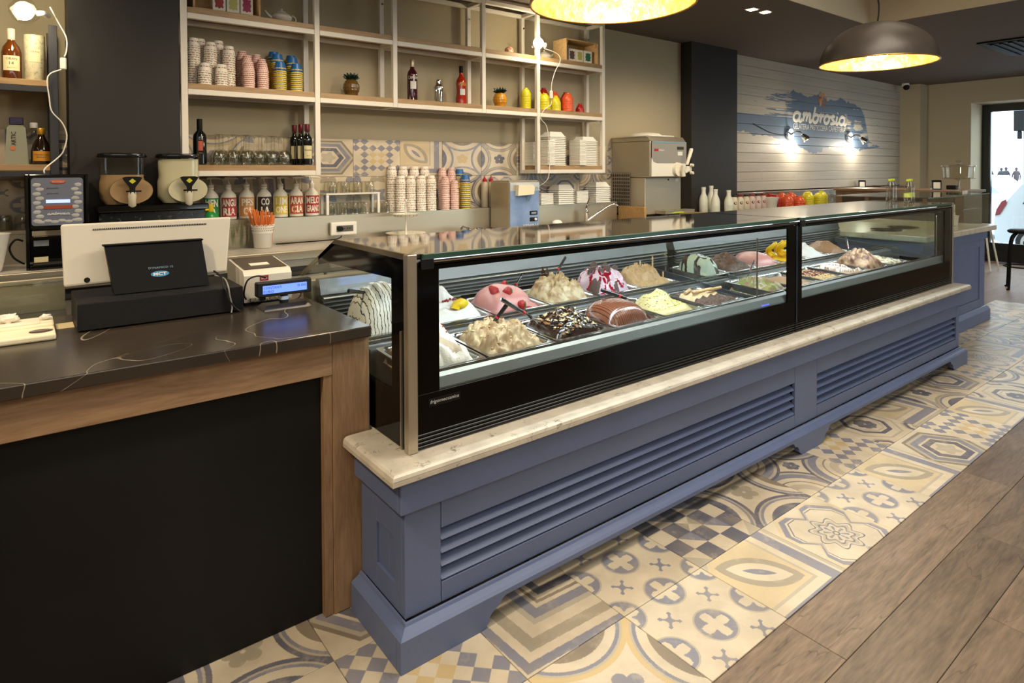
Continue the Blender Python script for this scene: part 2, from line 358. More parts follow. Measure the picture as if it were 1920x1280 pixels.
M_cream = mat('cream_wall_paint', '#b3a78c', .75, bump=.05, bscale=60)
M_ceil = mat('dark_ceiling_paint', '#574d47', .85, bump=.03, bscale=50)
M_pillar = mat('charcoal_paint', '#2f2c2a', .5, spec=.3, bump=.02)
M_steel = brushed('brushed_steel', '#beb5a1', .34)
M_steelz = brushed('brushed_steel_upright', '#c0b6a2', .36, 'z')
M_polish = mat('polished_steel', '#c9c8c4', .12, 1.)
M_dsteel = brushed('dark_steel', '#5a554f', .35)
M_chrome = mat('chrome', '#e0e0e0', .06, 1.)
M_black = mat('black_gloss', '#0b0b0c', .15, coat=.25, spec=.3)
M_blackm = mat('black_matte', '#0f0f0f', .6, spec=.2)
M_blackp = mat('black_plastic', '#0f1014', .4, spec=.3, bump=.3, bscale=400)
M_white = mat('white_plastic', '#e8e4d8', .35)
M_whitep = mat('white_paper', '#eeeadd', .6)
M_frame = mat('white_frame_paint', '#e6e0d4', .4)
M_cream_p = mat('cream_plastic', '#ece3c4', .4)
M_glass = glass('clear_glass', '#f8fbf9', .6)
M_glassthin = glass('thin_clear_glass', '#fbfbf8', .8)
M_glassob = glass('bottle_clear', '#eef2ee', 1.3, .02, .02)
M_blue = mat('blue_grey_paint', '#667499', .42, bump=.06, bscale=90, var=.08, vscale=3)
M_mar = marble('pale_marble', '#d6cdbb', '#6f6757', .25, 9., .018, .20)
M_oak = wood('oak_wood', '#ab8b69', '#7a5c43', .5, 'x', 1.6)
M_oakz = wood('oak_wood_upright', '#ab8b69', '#7a5c43', .5, 'z', 1.6)
M_shelf = wood('shelf_board_wood', '#b3936a', '#896b43', .45, 'x', 1.5)
M_gold = mat('gold_leaf', '#dfb564', .45, .6, bump=.9, bscale=24, var=.5, vscale=18, col2='#a97a34')
# ================================================================== cement-tile prints
N = 200
vv, uu = np.meshgrid(np.linspace(1, -1, N), np.linspace(-1, 1, N), indexing='ij')
def hexc(h): return np.array([int(h[i:i+2], 16)/255 for i in (0, 2, 4)])
CR, GR, DG, TN, YE, LG, BR = map(hexc, ('cfc1a8', '85848e', '66656f', 'a39884', 'c7af80', 'b3a996', '8a7d6c'))
rg = np.random.RandomState(5)
def smooth_noise(n, k, sh=N):
    a = rg.rand(k, k); xs = np.linspace(0, k-1.001, sh); i = xs.astype(int); f = xs-i; f = f*f*(3-2*f)
    A = a[i][:, i]*(1-f)[None, :] + a[i][:, i+1 if k > 1 else i]*f[None, :]; B = a[i+1][:, i]*(1-f)[None, :] + a[i+1][:, i+1]*f[None, :]
    return A*(1-f)[:, None] + B*f[:, None]
def base(c=CR): return np.ones((N, N, 3))*c
def put(a, mask, c): a[mask] = c; return a
def flower(a, cx, cy, r, n, c, hub=CR, rot=0.3, pet=.62):
    for k in range(n):
        t = rot+2*math.pi*k/n; put(a, np.hypot(uu-cx-r*.62*math.cos(t), vv-cy-r*.62*math.sin(t)) < r*.40*pet/.62, c)
    put(a, np.hypot(uu-cx, vv-cy) < r*.5, c); put(a, np.hypot(uu-cx, vv-cy) < r*.12, hub)
def t_flower(c1, c2, fl):
    a = base(c2)
    for s, (x, y) in enumerate(((0, 1), (0, -1), (1, 0), (-1, 0))):
        d = np.hypot(uu-x*1.634, vv-y*1.634)
        for rr, c in ((1.184, c1), (1.10, LG), (1.06, GR if c1 is not GR else CR), (1.0, CR), (.84, DG if s % 2 else BR)): put(a, d < rr, c)
    flower(a, 0, 0, .30, 5, fl); return a
def t_cross():
    a = base()
    for i in (-1, 0, 1):
        for j in (-1, 0, 1):
            d = np.hypot(uu-i, vv-j); put(a, d < .36, LG); put(a, d < .33, GR)
            x, y = abs(uu-i), abs(vv-j); put(a, ((x < .08) | (y < .08)) & (d < .27), CR)
            for k in range(4):
                t = math.pi/2*k; put(a, np.hypot(uu-i-.17*math.cos(t), vv-j-.17*math.sin(t)) < .095, CR)
    for i in (-.5, .5):
        for j in (-.5, .5):
            x, y = abs(uu-i), abs(vv-j); put(a, (x < .14) & (y < .14) & (np.hypot(x-.14, y) > .08) & (np.hypot(x, y-.14) > .08), GR)
    return a
def t_xcheck():
    a = base(); p = (uu+vv)/.36; q = (uu-vv)/.36; i = np.round(p).astype(int); j = np.round(q).astype(int)
    put(a, ((i+j) % 2 == 1) & ((abs(i) < 2) | (abs(j) < 2)), GR); put(a, ((i+j) % 2 == 1) & (abs(i) <= 1) & (abs(j) <= 1), YE)
    put(a, ((i+j) % 2 == 0) & (abs(i) > 4) & (abs(j) > 1), TN); return a
def t_chev():
    a = base(YE*.5+CR*.5); d = np.maximum(uu, vv)
    for lo, hi, c in ((.9, 1.1, LG), (.84, .9, CR), (.58, .84, GR), (.42, .58, CR), (.36, .42, LG)): put(a, (d > lo) & (d <= hi), c)
    p = (uu+vv)/1.414+.35; q = (uu-vv)/1.414
    put(a, (d < .36) & (np.hypot(p, q) > .95), LG)
    for k_, c in ((1.0, TN), (.84, CR), (.66, GR)): put(a, (np.hypot(p+.05, q-.55) < .95*k_) & (np.hypot(p+.05, q+.55) < .95*k_) & (d < .38), c)
    return a[::-1].copy()
def octd(x, y, k=.72): return np.maximum(np.maximum(abs(x), abs(y)), (abs(x)+abs(y))*k)
def t_oct():
    a = base(); d = octd(uu, vv, .71)
    for r, c in ((.86, LG), (.8, CR), (.62, DG), (.5, CR), (.44, LG), (.40, CR)): put(a, d < r, c)
    flower(a, 0, 0, .34, 8, DG, CR, .0, .45)
    for x in (-1, 1):
        for y in (-1, 1):
            dd = octd(uu-x, vv-y); put(a, dd < .42, LG); put(a, dd < .36, DG); put(a, dd < .26, CR); put(a, dd < .16, TN)
    return a
def t_star():
    a = base()
    for r, c in ((.98, YE*.4+CR*.6), (.90, GR), (.80, CR), (.76, DG), (.74, CR)):
        put(a, (octd(uu, vv, .62) < r) & ~((abs(abs(uu)-.0)+abs(abs(vv)-1.05) < .95-r*.6) | (abs(abs(vv))+abs(abs(uu)-1.05) < .95-r*.6)), c)
    th = np.arctan2(vv, uu); rr = np.hypot(uu, vv); st = rr/(1+.16*np.cos(8*th))
    for r, c in ((.46, DG), (.43, CR), (.38, LG), (.31, DG), (.28, CR)): put(a, st < r, c)
    put(a, (rr < .24) & (rr > .08) & (np.cos(8*th) > .45), GR); put(a, rr < .07, DG); put(a, rr < .04, CR); return a
def t_ochk():
    a = base(); i = np.floor((uu+1)/.4).astype(int); j = np.floor((vv+1)/.4).astype(int)
    c5 = (i+j) % 2 == 1; put(a, c5, DG); put(a, (i == 2) & (j == 2) & (abs(uu) > abs(vv)), TN)
    put(a, ((i == 0) | (i == 4)) & ((j == 0) | (j == 4)) & (abs(uu)+abs(vv) > 1.6), LG)
    f1 = (((uu+1) % .4) + ((vv+1) % .4)) > .4; put(a, ((i == 1) | (i == 3)) & ((j == 1) | (j == 3)) & f1, GR); return a
def t_hex():
    a = base(); x = abs(uu)*.92; y = abs(vv); d = np.maximum(y, x*.866+y*.5)
    for r, c in ((.88, BR), (.8, LG), (.72, GR), (.56, CR), (.50, DG), (.34, CR)): put(a, d < r, c)
    th = np.arctan2(vv, uu); put(a, np.hypot(uu, vv) < .26*(1+.2*np.cos(5*th)), LG); return a
def t_petal():
    a = base()
    for x in (-1, 0, 1):
        for y in (-1, 0, 1):
            for ang in (0, math.pi/2):
                px, py = uu-x, vv-y; p = px*math.cos(ang+.785)+py*math.sin(ang+.785); q = -px*math.sin(ang+.785)+py*math.cos(ang+.785)
                put(a, (np.hypot(p, q-.42) < .62) & (np.hypot(p, q+.42) < .62) & (abs(p) > .05), TN if (x+y) % 2 else GR)
    return a
def t_diag():
    a = base(); d = (uu+vv); e = abs(uu-vv)
    s = d - e*.0 + np.where(uu > vv, -(uu-vv), (uu-vv))*.9
    for lo, hi, c in ((-.5, -.3, LG), (-.3, .05, GR), (.2, .32, BR), (.5, .8, DG), (-1.3, -.9, TN), (-1.9, -1.6, GR)): put(a, (s > lo) & (s < hi), c)
    return a
def t_ring():
    a = base()
    for x in (-1, 1):
        for y in (-1, 1):
            d = np.hypot(uu-x, vv-y)
            for lo, hi, c in ((1.05, 1.12, DG), (.98, 1.05, LG), (.80, .98, GR), (.62, .66, BR), (.3, .5, LG)): put(a, (d > lo) & (d < hi), c)
    flower(a, 0, 0, .2, 6, DG); return a
PATS = {}
for nm, fn in (('flower_tan', lambda: t_flower(YE, CR, GR)), ('flower_grey', lambda: t_flower(DG, CR, TN)), ('flower_dark', lambda: t_flower(TN, CR, DG)), ('flower_yellow', lambda: t_flower(GR, CR, YE)),
               ('cross', t_cross), ('xcheck', t_xcheck), ('chevron', t_chev), ('octagon', t_oct), ('star', t_star), ('checker', t_ochk), ('hexagon', t_hex), ('petal', t_petal), ('diagonal', t_diag), ('ring', t_ring)):
    a = fn(); wn = (smooth_noise(N, 9)*.5 + smooth_noise(N, 23)*.3 + smooth_noise(N, 60)*.2)[..., None]
    k = np.clip((wn-.58)*4, 0, 1)*.45; a = a*(1-k) + (CR*.93)*k; a = a*(.95+.1*smooth_noise(N, 5)[..., None])
    PATS[nm] = make_img('tile_print_'+nm, a)
TS = .449
def tile_mat(nm, floor=True):
    if floor: return img_mat('floor_tile_'+nm, PATS[nm], TS, TS, axes='xy', rough=.38, wear=.35)
    return img_mat('wall_tile_'+nm, PATS[nm], .402, .29, axes='xz', rough=.3, wear=.15)

# ================================================================== floor
fl = obj('floor', MB().box(-3.0, 14.2, -3.6, 6.2, -.12, -.006), wood('floor_boards_far', '#8c6f57', '#5f4838', .5, 'x', .9, rand=0), kind='structure')
rows = {1: ['octagon', 'xcheck', 'hexagon', 'flower_tan', 'cross', 'chevron', 'star', 'cross', 'chevron', 'hexagon', 'xcheck', 'chevron', 'octagon', 'flower_grey', 'star', 'ring', 'xcheck', 'cross', 'hexagon', 'ring', 'flower_tan', 'chevron', 'star', 'diagonal'],
        2: ['flower_tan', 'diagonal', 'xcheck', 'diagonal', 'cross', 'checker', 'flower_grey', 'ring', 'xcheck', 'octagon', 'chevron', 'flower_dark', 'hexagon', 'xcheck', 'star', 'chevron', 'ring', 'diagonal', 'flower_yellow', 'cross', 'checker', 'octagon', 'hexagon', 'ring'],
        3: ['ring', 'flower_grey', 'hexagon', 'octagon', 'star', 'petal', 'ring', 'cross', 'xcheck', 'star', 'flower_grey', 'ring', 'hexagon', 'checker', 'petal', 'star', 'cross', 'diagonal', 'ring', 'petal', 'star', 'octagon', 'flower_dark', 'hexagon']}
tm = {}
def tile_mesh(pat, y0, y1, yc):
    key = (pat, y0)
    if key not in tm:
        b = MB().box(-TS/2+.0012, TS/2-.0012, y0-yc+.0012, y1-yc-.0012, -.011, 0, bev=.0014)
        tm[key] = obj('tile', b, tile_mat(pat), fl).data
        bpy.data.objects.remove([o for o in bpy.data.objects if o.data == tm[key]][0])
    return tm[key]
for k in range(-3, 19):
    for r, y0, y1 in ((1, 1.149, 1.515), (2, 1.515, 1.964), (3, 1.964, 2.413)):
        if k > 16: continue
        xc = 1.682 + TS*(k+.5); yc = y0+TS/2 if r > 1 else y1-TS/2
        pat = rows[r][(k+4) % 24]
        o = bpy.data.objects.new('tile', tile_mesh(pat, y0, y1, yc)); COL.objects.link(o); o.parent = fl; o.location = (xc, yc, 0)
M_plank = wood('floor_plank_wood', '#8f7a64', '#504235', .42, 'x', 1.7, cracks=True, rand=.25)
pl = {}
for row in range(8):
    yt = 1.147-.2155*row
    for i in range(-2, 6):
        off = {0: 2.1, 1: 3.3, 2: 2.7, 3: 3.9, 4: 2.35, 5: 3.55, 6: 2.1, 7: 3.1}[row]
        x0 = off + 1.8*(i-1); x1 = x0+1.8
        if x1 > 9.4: x1 = 9.245
        if x0 > 9: continue
        b = MB().box(x0+.001, x1-.001, yt-.2155+.001, yt-.001, -.011, 0, bev=.0012)
        obj('plank', b, M_plank, fl)
# ================================================================== walls, ceiling
def struct(name, b, m): return obj(name, b, m, kind='structure')
struct('wall_back', MB().box(-3.0, 6.08, 4.60, 4.75, 0, 3.5), M_cream)
wp = struct('wall_panelled', MB().box(6.6, 12.45, 4.62, 4.78, 0, 3.5), mat('plank_gap_brown', '#4a423c', .8))
struct('wall_left', MB().box(-3.15, -3.0, -3.6, 4.75, 0, 3.5), M_cream)
wf = MB(); wf.box(-3.0, 7.8, -3.75, -3.6, 0, 3.5); wf.box(11.4, 13.2, -3.75, -3.6, 0, 3.5); wf.box(7.8, 11.4, -3.75, -3.6, 2.6, 3.5); wf.box(7.8, 11.4, -3.75, -3.6, 0, .5)
struct('wall_front', wf, M_cream)
b = MB()
for x in (7.8, 9.0, 10.2, 11.34): b.box(x, x+.06, -3.70, -3.64, .5, 2.6)
b.box(7.8, 11.4, -3.70, -3.64, .5, .56); b.box(7.8, 11.4, -3.70, -3.64, 2.54, 2.6)
sw = obj('window_1', b, M_blackm, kind='structure'); obj('pane', MB().box(7.8, 11.4, -3.675, -3.665, .5, 2.6), M_glass, sw)
# end wall with the recessed street door
XE = 12.62
we = MB(); we.box(XE, XE+.75, 3.63, 4.80, 0, 3.5); we.box(XE, XE+.75, 1.60, 3.63, 2.70, 3.5); we.box(XE, XE+.75, -3.6, 1.60, 0, 3.5)
struct('wall_end', we, M_cream)
struct('trim_corner_pilaster', MB().box(12.30, 12.62, 4.28, 4.60, 0, 3.07), M_cream)
struct('trim_pillar_left', MB().box(.215, .775, 4.32, 4.60, 0, 3.07), M_pillar)
struct('trim_pillar_middle', MB().box(6.08, 7.00, 4.45, 4.80, 0, 3.07), M_pillar)
# ceiling : dark slab around a raised cream coffer
ce = MB(); ce.box(-3.0, 13.4, 2.87, 4.8, 3.07, 3.2); ce.box(6.90, 13.4, -3.7, 2.87, 3.07, 3.2)
cl = struct('ceiling', ce, M_ceil)
cc = MB(); cc.box(-3.0, 6.9, 2.87, 2.95, 3.2, 3.62); cc.box(6.90, 6.98, -3.7, 2.95, 3.2, 3.62); cc.box(-3.0, 6.98, -3.7, 2.95, 3.62, 3.7)
cc.box(-3.0, 6.9, 2.862, 2.87, 3.071, 3.62); cc.box(6.892, 6.9, -3.7, 2.862, 3.071, 3.62)
obj('coffer', cc, mat('coffer_cream', '#c4b79c', .8), cl)
for x, y in ((5.0, 1.9), (2.0, 1.9)):
    solo('ceiling_light_panel', MB().box(x-.5, x+.9, y-.35, y+.35, 3.60, 3.619), mat('ceiling_panel_white', '#fffaf0', .5, emit='#fff3dc', es=1.2), 'white rectangular light panel in the coffer, %s' % ('nearest the hanging dome by the mural' if x > 4 else 'above the ice-cream case'), 'light panel')
# recessed spots
def spot(x, y, lab):
    t = thing('recessed_spot', lab, 'spotlight', (x, y, 3.07))
    b = MB(); b.box(x-.05, x+.05, y-.05, y+.05, 3.062, 3.0695, bev=.003); obj('bezel', b, M_white, t)
    b = MB().box(x-.036, x+.036, y-.036, y+.036, 3.058, 3.062); obj('lens', b, mat('spot_lens', '#fff4dd', .4, emit='#ffe6bd', es=9), t)
spot(5.30, 3.22, 'small square white ceiling spot left of its twin'); spot(5.49, 3.20, 'small square white ceiling spot right of its twin, nearer the mural')
# air vent
t = thing('ceiling_vent', 'dark square air vent in the brown ceiling right of the far dome lamp', 'vent', (9.5, 2.1, 3.07))
b = MB(); b.box(8.85, 10.15, 1.55, 2.50, 3.052, 3.069, bev=.004); b.box(8.93, 10.07, 1.63, 2.42, 3.046, 3.0515); obj('frame', b, M_blackm, t)
for i in range(9):
    y = 1.68+.085*i; obj('slat', MB().box(8.95, 10.05, y, y+.035, 3.034, 3.0455), M_blackm, t)
# security camera
t = thing('security_camera', 'small white dome security camera at the ceiling corner beyond the mural', 'camera', (12.05, 4.42, 3.07))
b = MB().lathe([(.055, 0), (.06, -.03), (.05, -.05), (.0, -.05)], (12.05, 4.42, 3.069), 20); obj('housing', b, M_white, t)
b = MB().ball((12.03, 4.40, 3.0), .05, seg=16, rings=10); obj('lens_dome', b, M_blackm, t)

# white wall planks with the painted mural
H2, W2 = 420, 1150   # image spans X 7.0..12.3, z 1.3..3.07
yy, xx = np.meshgrid(np.linspace(3.07, 1.3, H2), np.linspace(7.0, 12.3, W2), indexing='ij')
def fbm(kx, ky):
    def one(kx, ky):
        a = rg.rand(ky+2, kx+2); X = np.linspace(0, kx, W2); Y = np.linspace(0, ky, H2); i = X.astype(int); j = Y.astype(int); fx = X-i; fy = Y-j
        fx = fx*fx*(3-2*fx); fy = fy*fy*(3-2*fy)
        A = a[j][:, i]*(1-fx)+a[j][:, i+1]*fx; B = a[j+1][:, i]*(1-fx)+a[j+1][:, i+1]*fx; return A*(1-fy)[:, None]+B*fy[:, None]
    return one(kx, ky)*.5+one(kx*2, ky*2)*.3+one(kx*4, ky*4)*.2
strk = fbm(10, 60); blob = fbm(26, 14)
topz = np.interp(xx, [7, 7.9, 8.1, 8.5, 9.3, 10.3, 10.75, 10.9, 11.1], [2.50, 2.52, 2.64, 2.70, 2.66, 2.66, 2.58, 2.45, 1.9])
botz = np.interp(xx, [7, 7.6, 8.2, 8.7, 9.0, 9.3, 9.7, 10.1, 10.7, 11.0, 11.2], [2.10, 2.07, 2.02, 1.96, 1.88, 1.84, 1.93, 1.97, 1.90, 1.95, 2.1])
edge = (blob-.5)*.16
pm = (yy < topz+edge) & (yy > botz+edge*.8) & (xx < 11.0+(blob-.5)*.6)
gap = (xx < 8.55+(strk-.5)*.9) & (yy < 2.60) & (yy > 2.33-.0*(xx)) ; dry = np.clip((8.6-xx)/1.5, 0, 1)
pm &= ~(gap & (strk > .50-dry*.28)); pm &= ~((xx < 8.3+(strk-.5)) & (yy > 2.585+edge*.3))
tip = (xx > 10.6) & (xx < 11.5) & (abs(yy-(2.02-.06*(xx-10.6))) < .13*(11.5-xx)/.9); pm |= tip
rag = (xx > 10.2) & (strk*.5+blob*.5 > .60); pm &= ~rag
spk = (fbm(120, 60) > .80) & (xx > 10.6) & (xx < 11.6) & (yy > 2.0) & (yy < 2.5); pm |= spk
im = np.ones((H2, W2, 3))*hexc('b3ab9d'); gn = fbm(8, 130)[..., None]; im *= (.93+.12*gn)
bl = hexc('56677e')*(1+.18*(fbm(5, 5)[..., None]-.5)); im[pm] = bl[pm]
dk = (fbm(160, 90) > .83); im[dk & ~pm] *= .8
MI = make_img('mural_print', im)
M_mural = img_mat('white_planks_with_mural', MI, 5.3, 1.77, 9.65, 2.185, 'xz', .5)
z = 3.07; i = 0
while z > 1.31:
    z0 = max(z-.1255, 1.31); obj('plank', MB().box(7.0, 12.3, 4.598, 4.62, z0+.0025, z-.0005, bev=.003), M_mural, wp); z = z0
# cursive lettering drawn as brush strokes
def arc(cx, cy, rx, ry, a0, a1, n=14): return [(cx+rx*math.cos(R(a0+(a1-a0)*i/(n-1))), cy+ry*math.sin(R(a0+(a1-a0)*i/(n-1)))) for i in range(n)]
def script_word():
    S = []; x = 0.
    def a_(x): return [arc(x+.27, .31, .26, .31, 50, 410, 22), [(x+.53, .62), (x+.52, .30), (x+.54, .08), (x+.62, 0), (x+.72, .04), (x+.80, .16)]], .80
    def m_(x): return [[(x, .44), (x+.06, .58), (x+.11, .56), (x+.10, .02)], [(x+.11, .30), (x+.18, .52), (x+.29, .61), (x+.38, .52), (x+.38, .02)], [(x+.39, .30), (x+.46, .52), (x+.57, .61), (x+.66, .52), (x+.66, .12), (x+.73, 0), (x+.82, .06), (x+.88, .16)]], .90
    def b_(x): return [[(x+.06, .10), (x+.08, .60), (x+.10, 1.08), (x+.11, 1.10)], arc(x+.30, .30, .23, .30, 170, 500, 22), [(x+.40, .56), (x+.52, .52), (x+.62, .56)]], .66
    def r_(x): return [[(x, .50), (x+.07, .62), (x+.12, .56), (x+.11, .02)], [(x+.12, .30), (x+.19, .50), (x+.29, .60), (x+.38, .54)]], .44
    def o_(x): return [arc(x+.26, .30, .24, .30, 90, 450, 24), [(x+.32, .59), (x+.46, .50), (x+.62, .56)]], .64
    def s_(x): return [[(x+.36, .50), (x+.28, .60), (x+.14, .60), (x+.08, .50), (x+.13, .40), (x+.27, .30), (x+.35, .18), (x+.29, .04), (x+.15, 0), (x+.03, .07)], [(x+.30, .04), (x+.42, .06), (x+.52, .16)]], .55
    def i_(x): return [[(x+.06, .60), (x+.06, .12), (x+.12, .01), (x+.22, .02), (x+.30, .16)], [(x+.07, .84), (x+.08, .88)]], .34
    for g in (a_, m_, b_, r_, o_, s_, i_, a_):
        st, w_ = g(x); S += st; x += w_
    return S, x
def smooth_line(P, n=5):
    if len(P) < 3: return P
    Q = [P[0]]+list(P)+[P[-1]]; out = []
    for i in range(1, len(Q)-2):
        for k in range(n):
            t = k/n; a, b_, c, d = Q[i-1], Q[i], Q[i+1], Q[i+2]
            out.append(tuple(.5*((2*b_[j])+(-a[j]+c[j])*t+(2*a[j]-5*b_[j]+4*c[j]-d[j])*t*t+(-a[j]+3*b_[j]-3*c[j]+d[j])*t**3) for j in (0, 1)))
    return out+[P[-1]]
def script_mesh(fn, h, r, m=0, slant=.12):
    S, wd = script_word(); b = MB()
    for st in S:
        P = [fn((p[0]-wd/2+p[1]*slant)*h, (p[1]-.4)*h) for p in (smooth_line(st, 4) if len(st) < 16 else st)]
        b.tube(P, r, 8, m)
    return b
t = script_mesh(lambda a, c: (9.43+a, 4.597, 2.366+c*.62), .318, .026, slant=.2); t.v = [(x, 4.597+(y-4.597)*.15, z) for x, y, z in t.v]
solo('wall_lettering', t, mat('sign_cream', '#efe9da', .5), 'cream cursive word ambrosia painted on the blue mural', 'lettering')
t = MB().text('GELATERIA PASTICCERIA CAFFETTERIA', lambda a, c, d: (9.42+a, 4.5965, 2.212+c), .078, 1.58)
solo('wall_lettering', t, mat('sign_cream', '#efe9da', .5), 'small cream capitals GELATERIA PASTICCERIA CAFFETTERIA under the cursive word', 'lettering')
t = MB()
def yw(p): return (p[0], 4.597, p[1])
for (cx, cz, rx, rz, an) in ((9.36, 2.70, .055, .11, 28), (9.56, 2.60, .055, .12, 28)):
    t.tube([yw((cx+rx*math.cos(q)*math.cos(R(an))-rz*math.sin(q)*math.sin(R(an))*-1, cz+rx*math.cos(q)*-math.sin(R(an))+rz*math.sin(q)*math.cos(R(an)))) for q in np.linspace(0, 2*math.pi, 24)[:-1]], .006, 6, closed=True)
t.ball((9.53, 4.597, 2.74), .045, .004, .05); t.ball((9.47, 4.597, 2.665), .035, .004, .045); t.prism([(9.34, 2.655), (9.42, 2.66), (9.46, 2.58), (9.42, 2.52), (9.36, 2.50)], 'y', 4.594, 4.598)
t.v = [(9.46+(x-9.46)*.72, y, 2.615+(z-2.615)*.72) for x, y, z in t.v]
solo('bee_emblem', t, mat('bee_orange', '#c98a4b', .5), 'orange outline bee emblem above the cursive word on the mural', 'emblem')
# wall sconces
def sconce(x, z, lab):
    t = thing('wall_sconce', lab, 'lamp', (x, 4.598, z))
    b = MB().cyl((x, 4.597, z), (x, 4.560, z), .085, .08, 28); obj('back_plate', b, M_chrome, t)
    b = MB().tube([(x, 4.56, z), (x+.02, 4.50, z+.04), (x+.06, 4.46, z+.03), (x+.09, 4.45, z)], .010, 8); obj('arm', b, M_chrome, t)
    q = Vector((.35, -.55, -.75)).to_track_quat('Z', 'Y').to_matrix()
    b = MB().lathe([(.02, 0), (.035, .03), (.045, .07), (.05, .10)], (x+.09, 4.45, z), 18, 0, True, q, False); obj('shade', b, M_chrome, t)
    b = MB().ball((x+.115, 4.41, z-.055), .032); obj('bulb', b, mat('sconce_bulb', '#ffffff', .4, emit='#fff0d0', es=60), t)
    light('wall_sconce_light', 'POINT', (x+.10, 4.42, z-.12), 15, (1, .9, .72), .03)
sconce(8.50, 2.085, 'chrome wall spotlight under the left end of the cursive word')
sconce(10.32, 2.095, 'chrome wall spotlight under the right end of the cursive word')
solo('lamp_cable', MB().tube([(7.6, 4.593, 2.20), (8.0, 4.593, 2.10), (8.3, 4.593, 2.075), (8.42, 4.593, 2.085)], .006, 6), M_blackm, 'thin dark cable running along the mural to the left spotlight', 'cable')

# wall tiles behind the back counter
fnames = ['ring', 'chevron', 'octagon', 'diagonal', 'flower_tan', 'petal', 'hexagon', 'xcheck', 'chevron', 'flower_yellow', 'flower_dark', 'ring', 'petal', 'chevron', 'cross', 'hexagon', 'xcheck', 'ring']
sn = ['petal', 'cross', 'diagonal', 'petal', 'petal', 'diagonal', 'petal', 'petal', 'ring', 'flower_grey', 'star', 'ring', 'octagon', 'ring', 'octagon', 'chevron', 'xcheck', 'petal']
wtm = {}
wb = bpy.data.objects['wall_back']
for i in range(18):
    x0 = 2.022+.402*(i-7)
    if x0+.40 > 6.08: continue
    for zz, lst in ((1.555, fnames), (1.265, sn)):
        p = lst[i]
        if p not in wtm:
            o = obj('tile', MB().box(-.2, .2, -.008, .0, -.1440, .1440, bev=.0015), tile_mat(p, False), wb)
            wtm[p] = o.data; bpy.data.objects.remove(o)
            me = wtm[p]
        o = bpy.data.objects.new('tile', wtm[p]); COL.objects.link(o); o.parent = wb; o.location = (x0+.201, 4.5995, zz+.145)
# street door
t = thing('street_door', 'tall black-framed glass street door in the far wall', 'door', (13.2, 2.7, 0))
b = MB(); b.box(13.17, 13.25, 3.50, 3.625, 0, 2.695); b.box(13.17, 13.25, 1.605, 3.50, 2.57, 2.695); b.box(13.17, 13.25, 1.605, 3.50, 0.003, .32); b.box(13.17, 13.25, 1.605, 1.73, .32, 2.57)
obj('door_frame', b, mat('door_black', '#1c1d20', .25), t)
obj('door_glass', MB().box(13.20, 13.21, 1.73, 3.50, .32, 2.57), M_glass, t)
# ================================================================== outside the door
M_grd = mat('street_ground', '#b9bcc0', .8)
struct('street_ground', MB().box(13.4, 80, -25, 30, -.3, -.1), M_grd)
# parked hatchback, rear towards the left, seen from the side
CX = 15.0
t = thing('parked_car', 'white hatchback parked outside the street door', 'car', (CX, 2.0, -.1))
zz = -.1
body = [(3.90, .30), (3.93, .55), (3.90, .85), (3.78, .98), (3.50, 1.38), (3.30, 1.47), (2.6, 1.52), (1.9, 1.48), (1.2, 1.05), (.35, .92), (.18, .75), (.15, .35), (.2, .25)]
def wheelcut(yc): return [(yc-.34*math.cos(q), .28+.34*math.sin(q)) for q in np.linspace(0, math.pi, 9)]
poly = body + wheelcut(.85) + [(2.0, .22)] + wheelcut(3.30) + [(3.8, .25)]
b = MB(); b.prism([(y, z+zz) for y, z in poly], 'x', CX, CX+1.65); obj('body', b, mat('car_white', '#c3d0dd', .25, coat=.5), t)
b = MB(); b.prism([(y, z+zz) for y, z in ((3.48, 1.02), (3.34, 1.28), (2.95, 1.36), (2.85, 1.00))], 'x', CX-.006, CX-.001); b.prism([(y, z+zz) for y, z in ((2.78, .98), (2.88, 1.40), (2.0, 1.38), (1.5, .98))], 'x', CX-.006, CX-.001)
obj('side_windows', b, mat('car_glass', '#39444c', .08), t)
obj('tail_light', MB().prism([(3.90, .78+zz), (3.88, .90+zz), (3.80, 1.06+zz), (3.73, 1.10+zz), (3.72, 1.02+zz), (3.83, .80+zz)], 'x', CX-.015, CX-.001), mat('tail_red', '#7c3340', .25), t)
for yc in (.85, 3.30):
    w_ = obj('wheel', MB().cyl((CX+.02, yc, .18), (CX+.2, yc, .18), .29, seg=32), mat('tyre', '#1b1b1d', .7), t)
    b = MB().cyl((CX+.005, yc, .18), (CX+.02, yc, .18), .21, seg=28)
    for k in range(12):
        q = 2*math.pi*k/12; b.box(CX-.004, CX+.004, yc+.15*math.cos(q)-.012, yc+.15*math.cos(q)+.012, .18+.15*math.sin(q)-.03, .18+.15*math.sin(q)+.03, 1)
    obj('hub_cap', b, [mat('hub_silver', '#c9ced6', .35, .6), M_blackm], w_)
t = thing('parked_car', 'pale car parked behind the white hatchback, further left', 'car', (19, 6, -.1))
b = MB(); b.prism([(3.2, .2), (3.2, .8), (4.4, 1.0), (4.9, 1.42), (6.3, 1.45), (7.0, 1.0), (7.5, .9), (7.5, .2)], 'x', 18.2, 19.9); obj('body', b, mat('car_pale', '#cdd6e6', .3), t)
obj('side_windows', MB().prism([(4.65, 1.02), (5.0, 1.34), (6.15, 1.36), (6.7, 1.02)], 'x', 18.185, 18.199), mat('car_glass_light', '#8a9bb8', .1), t)
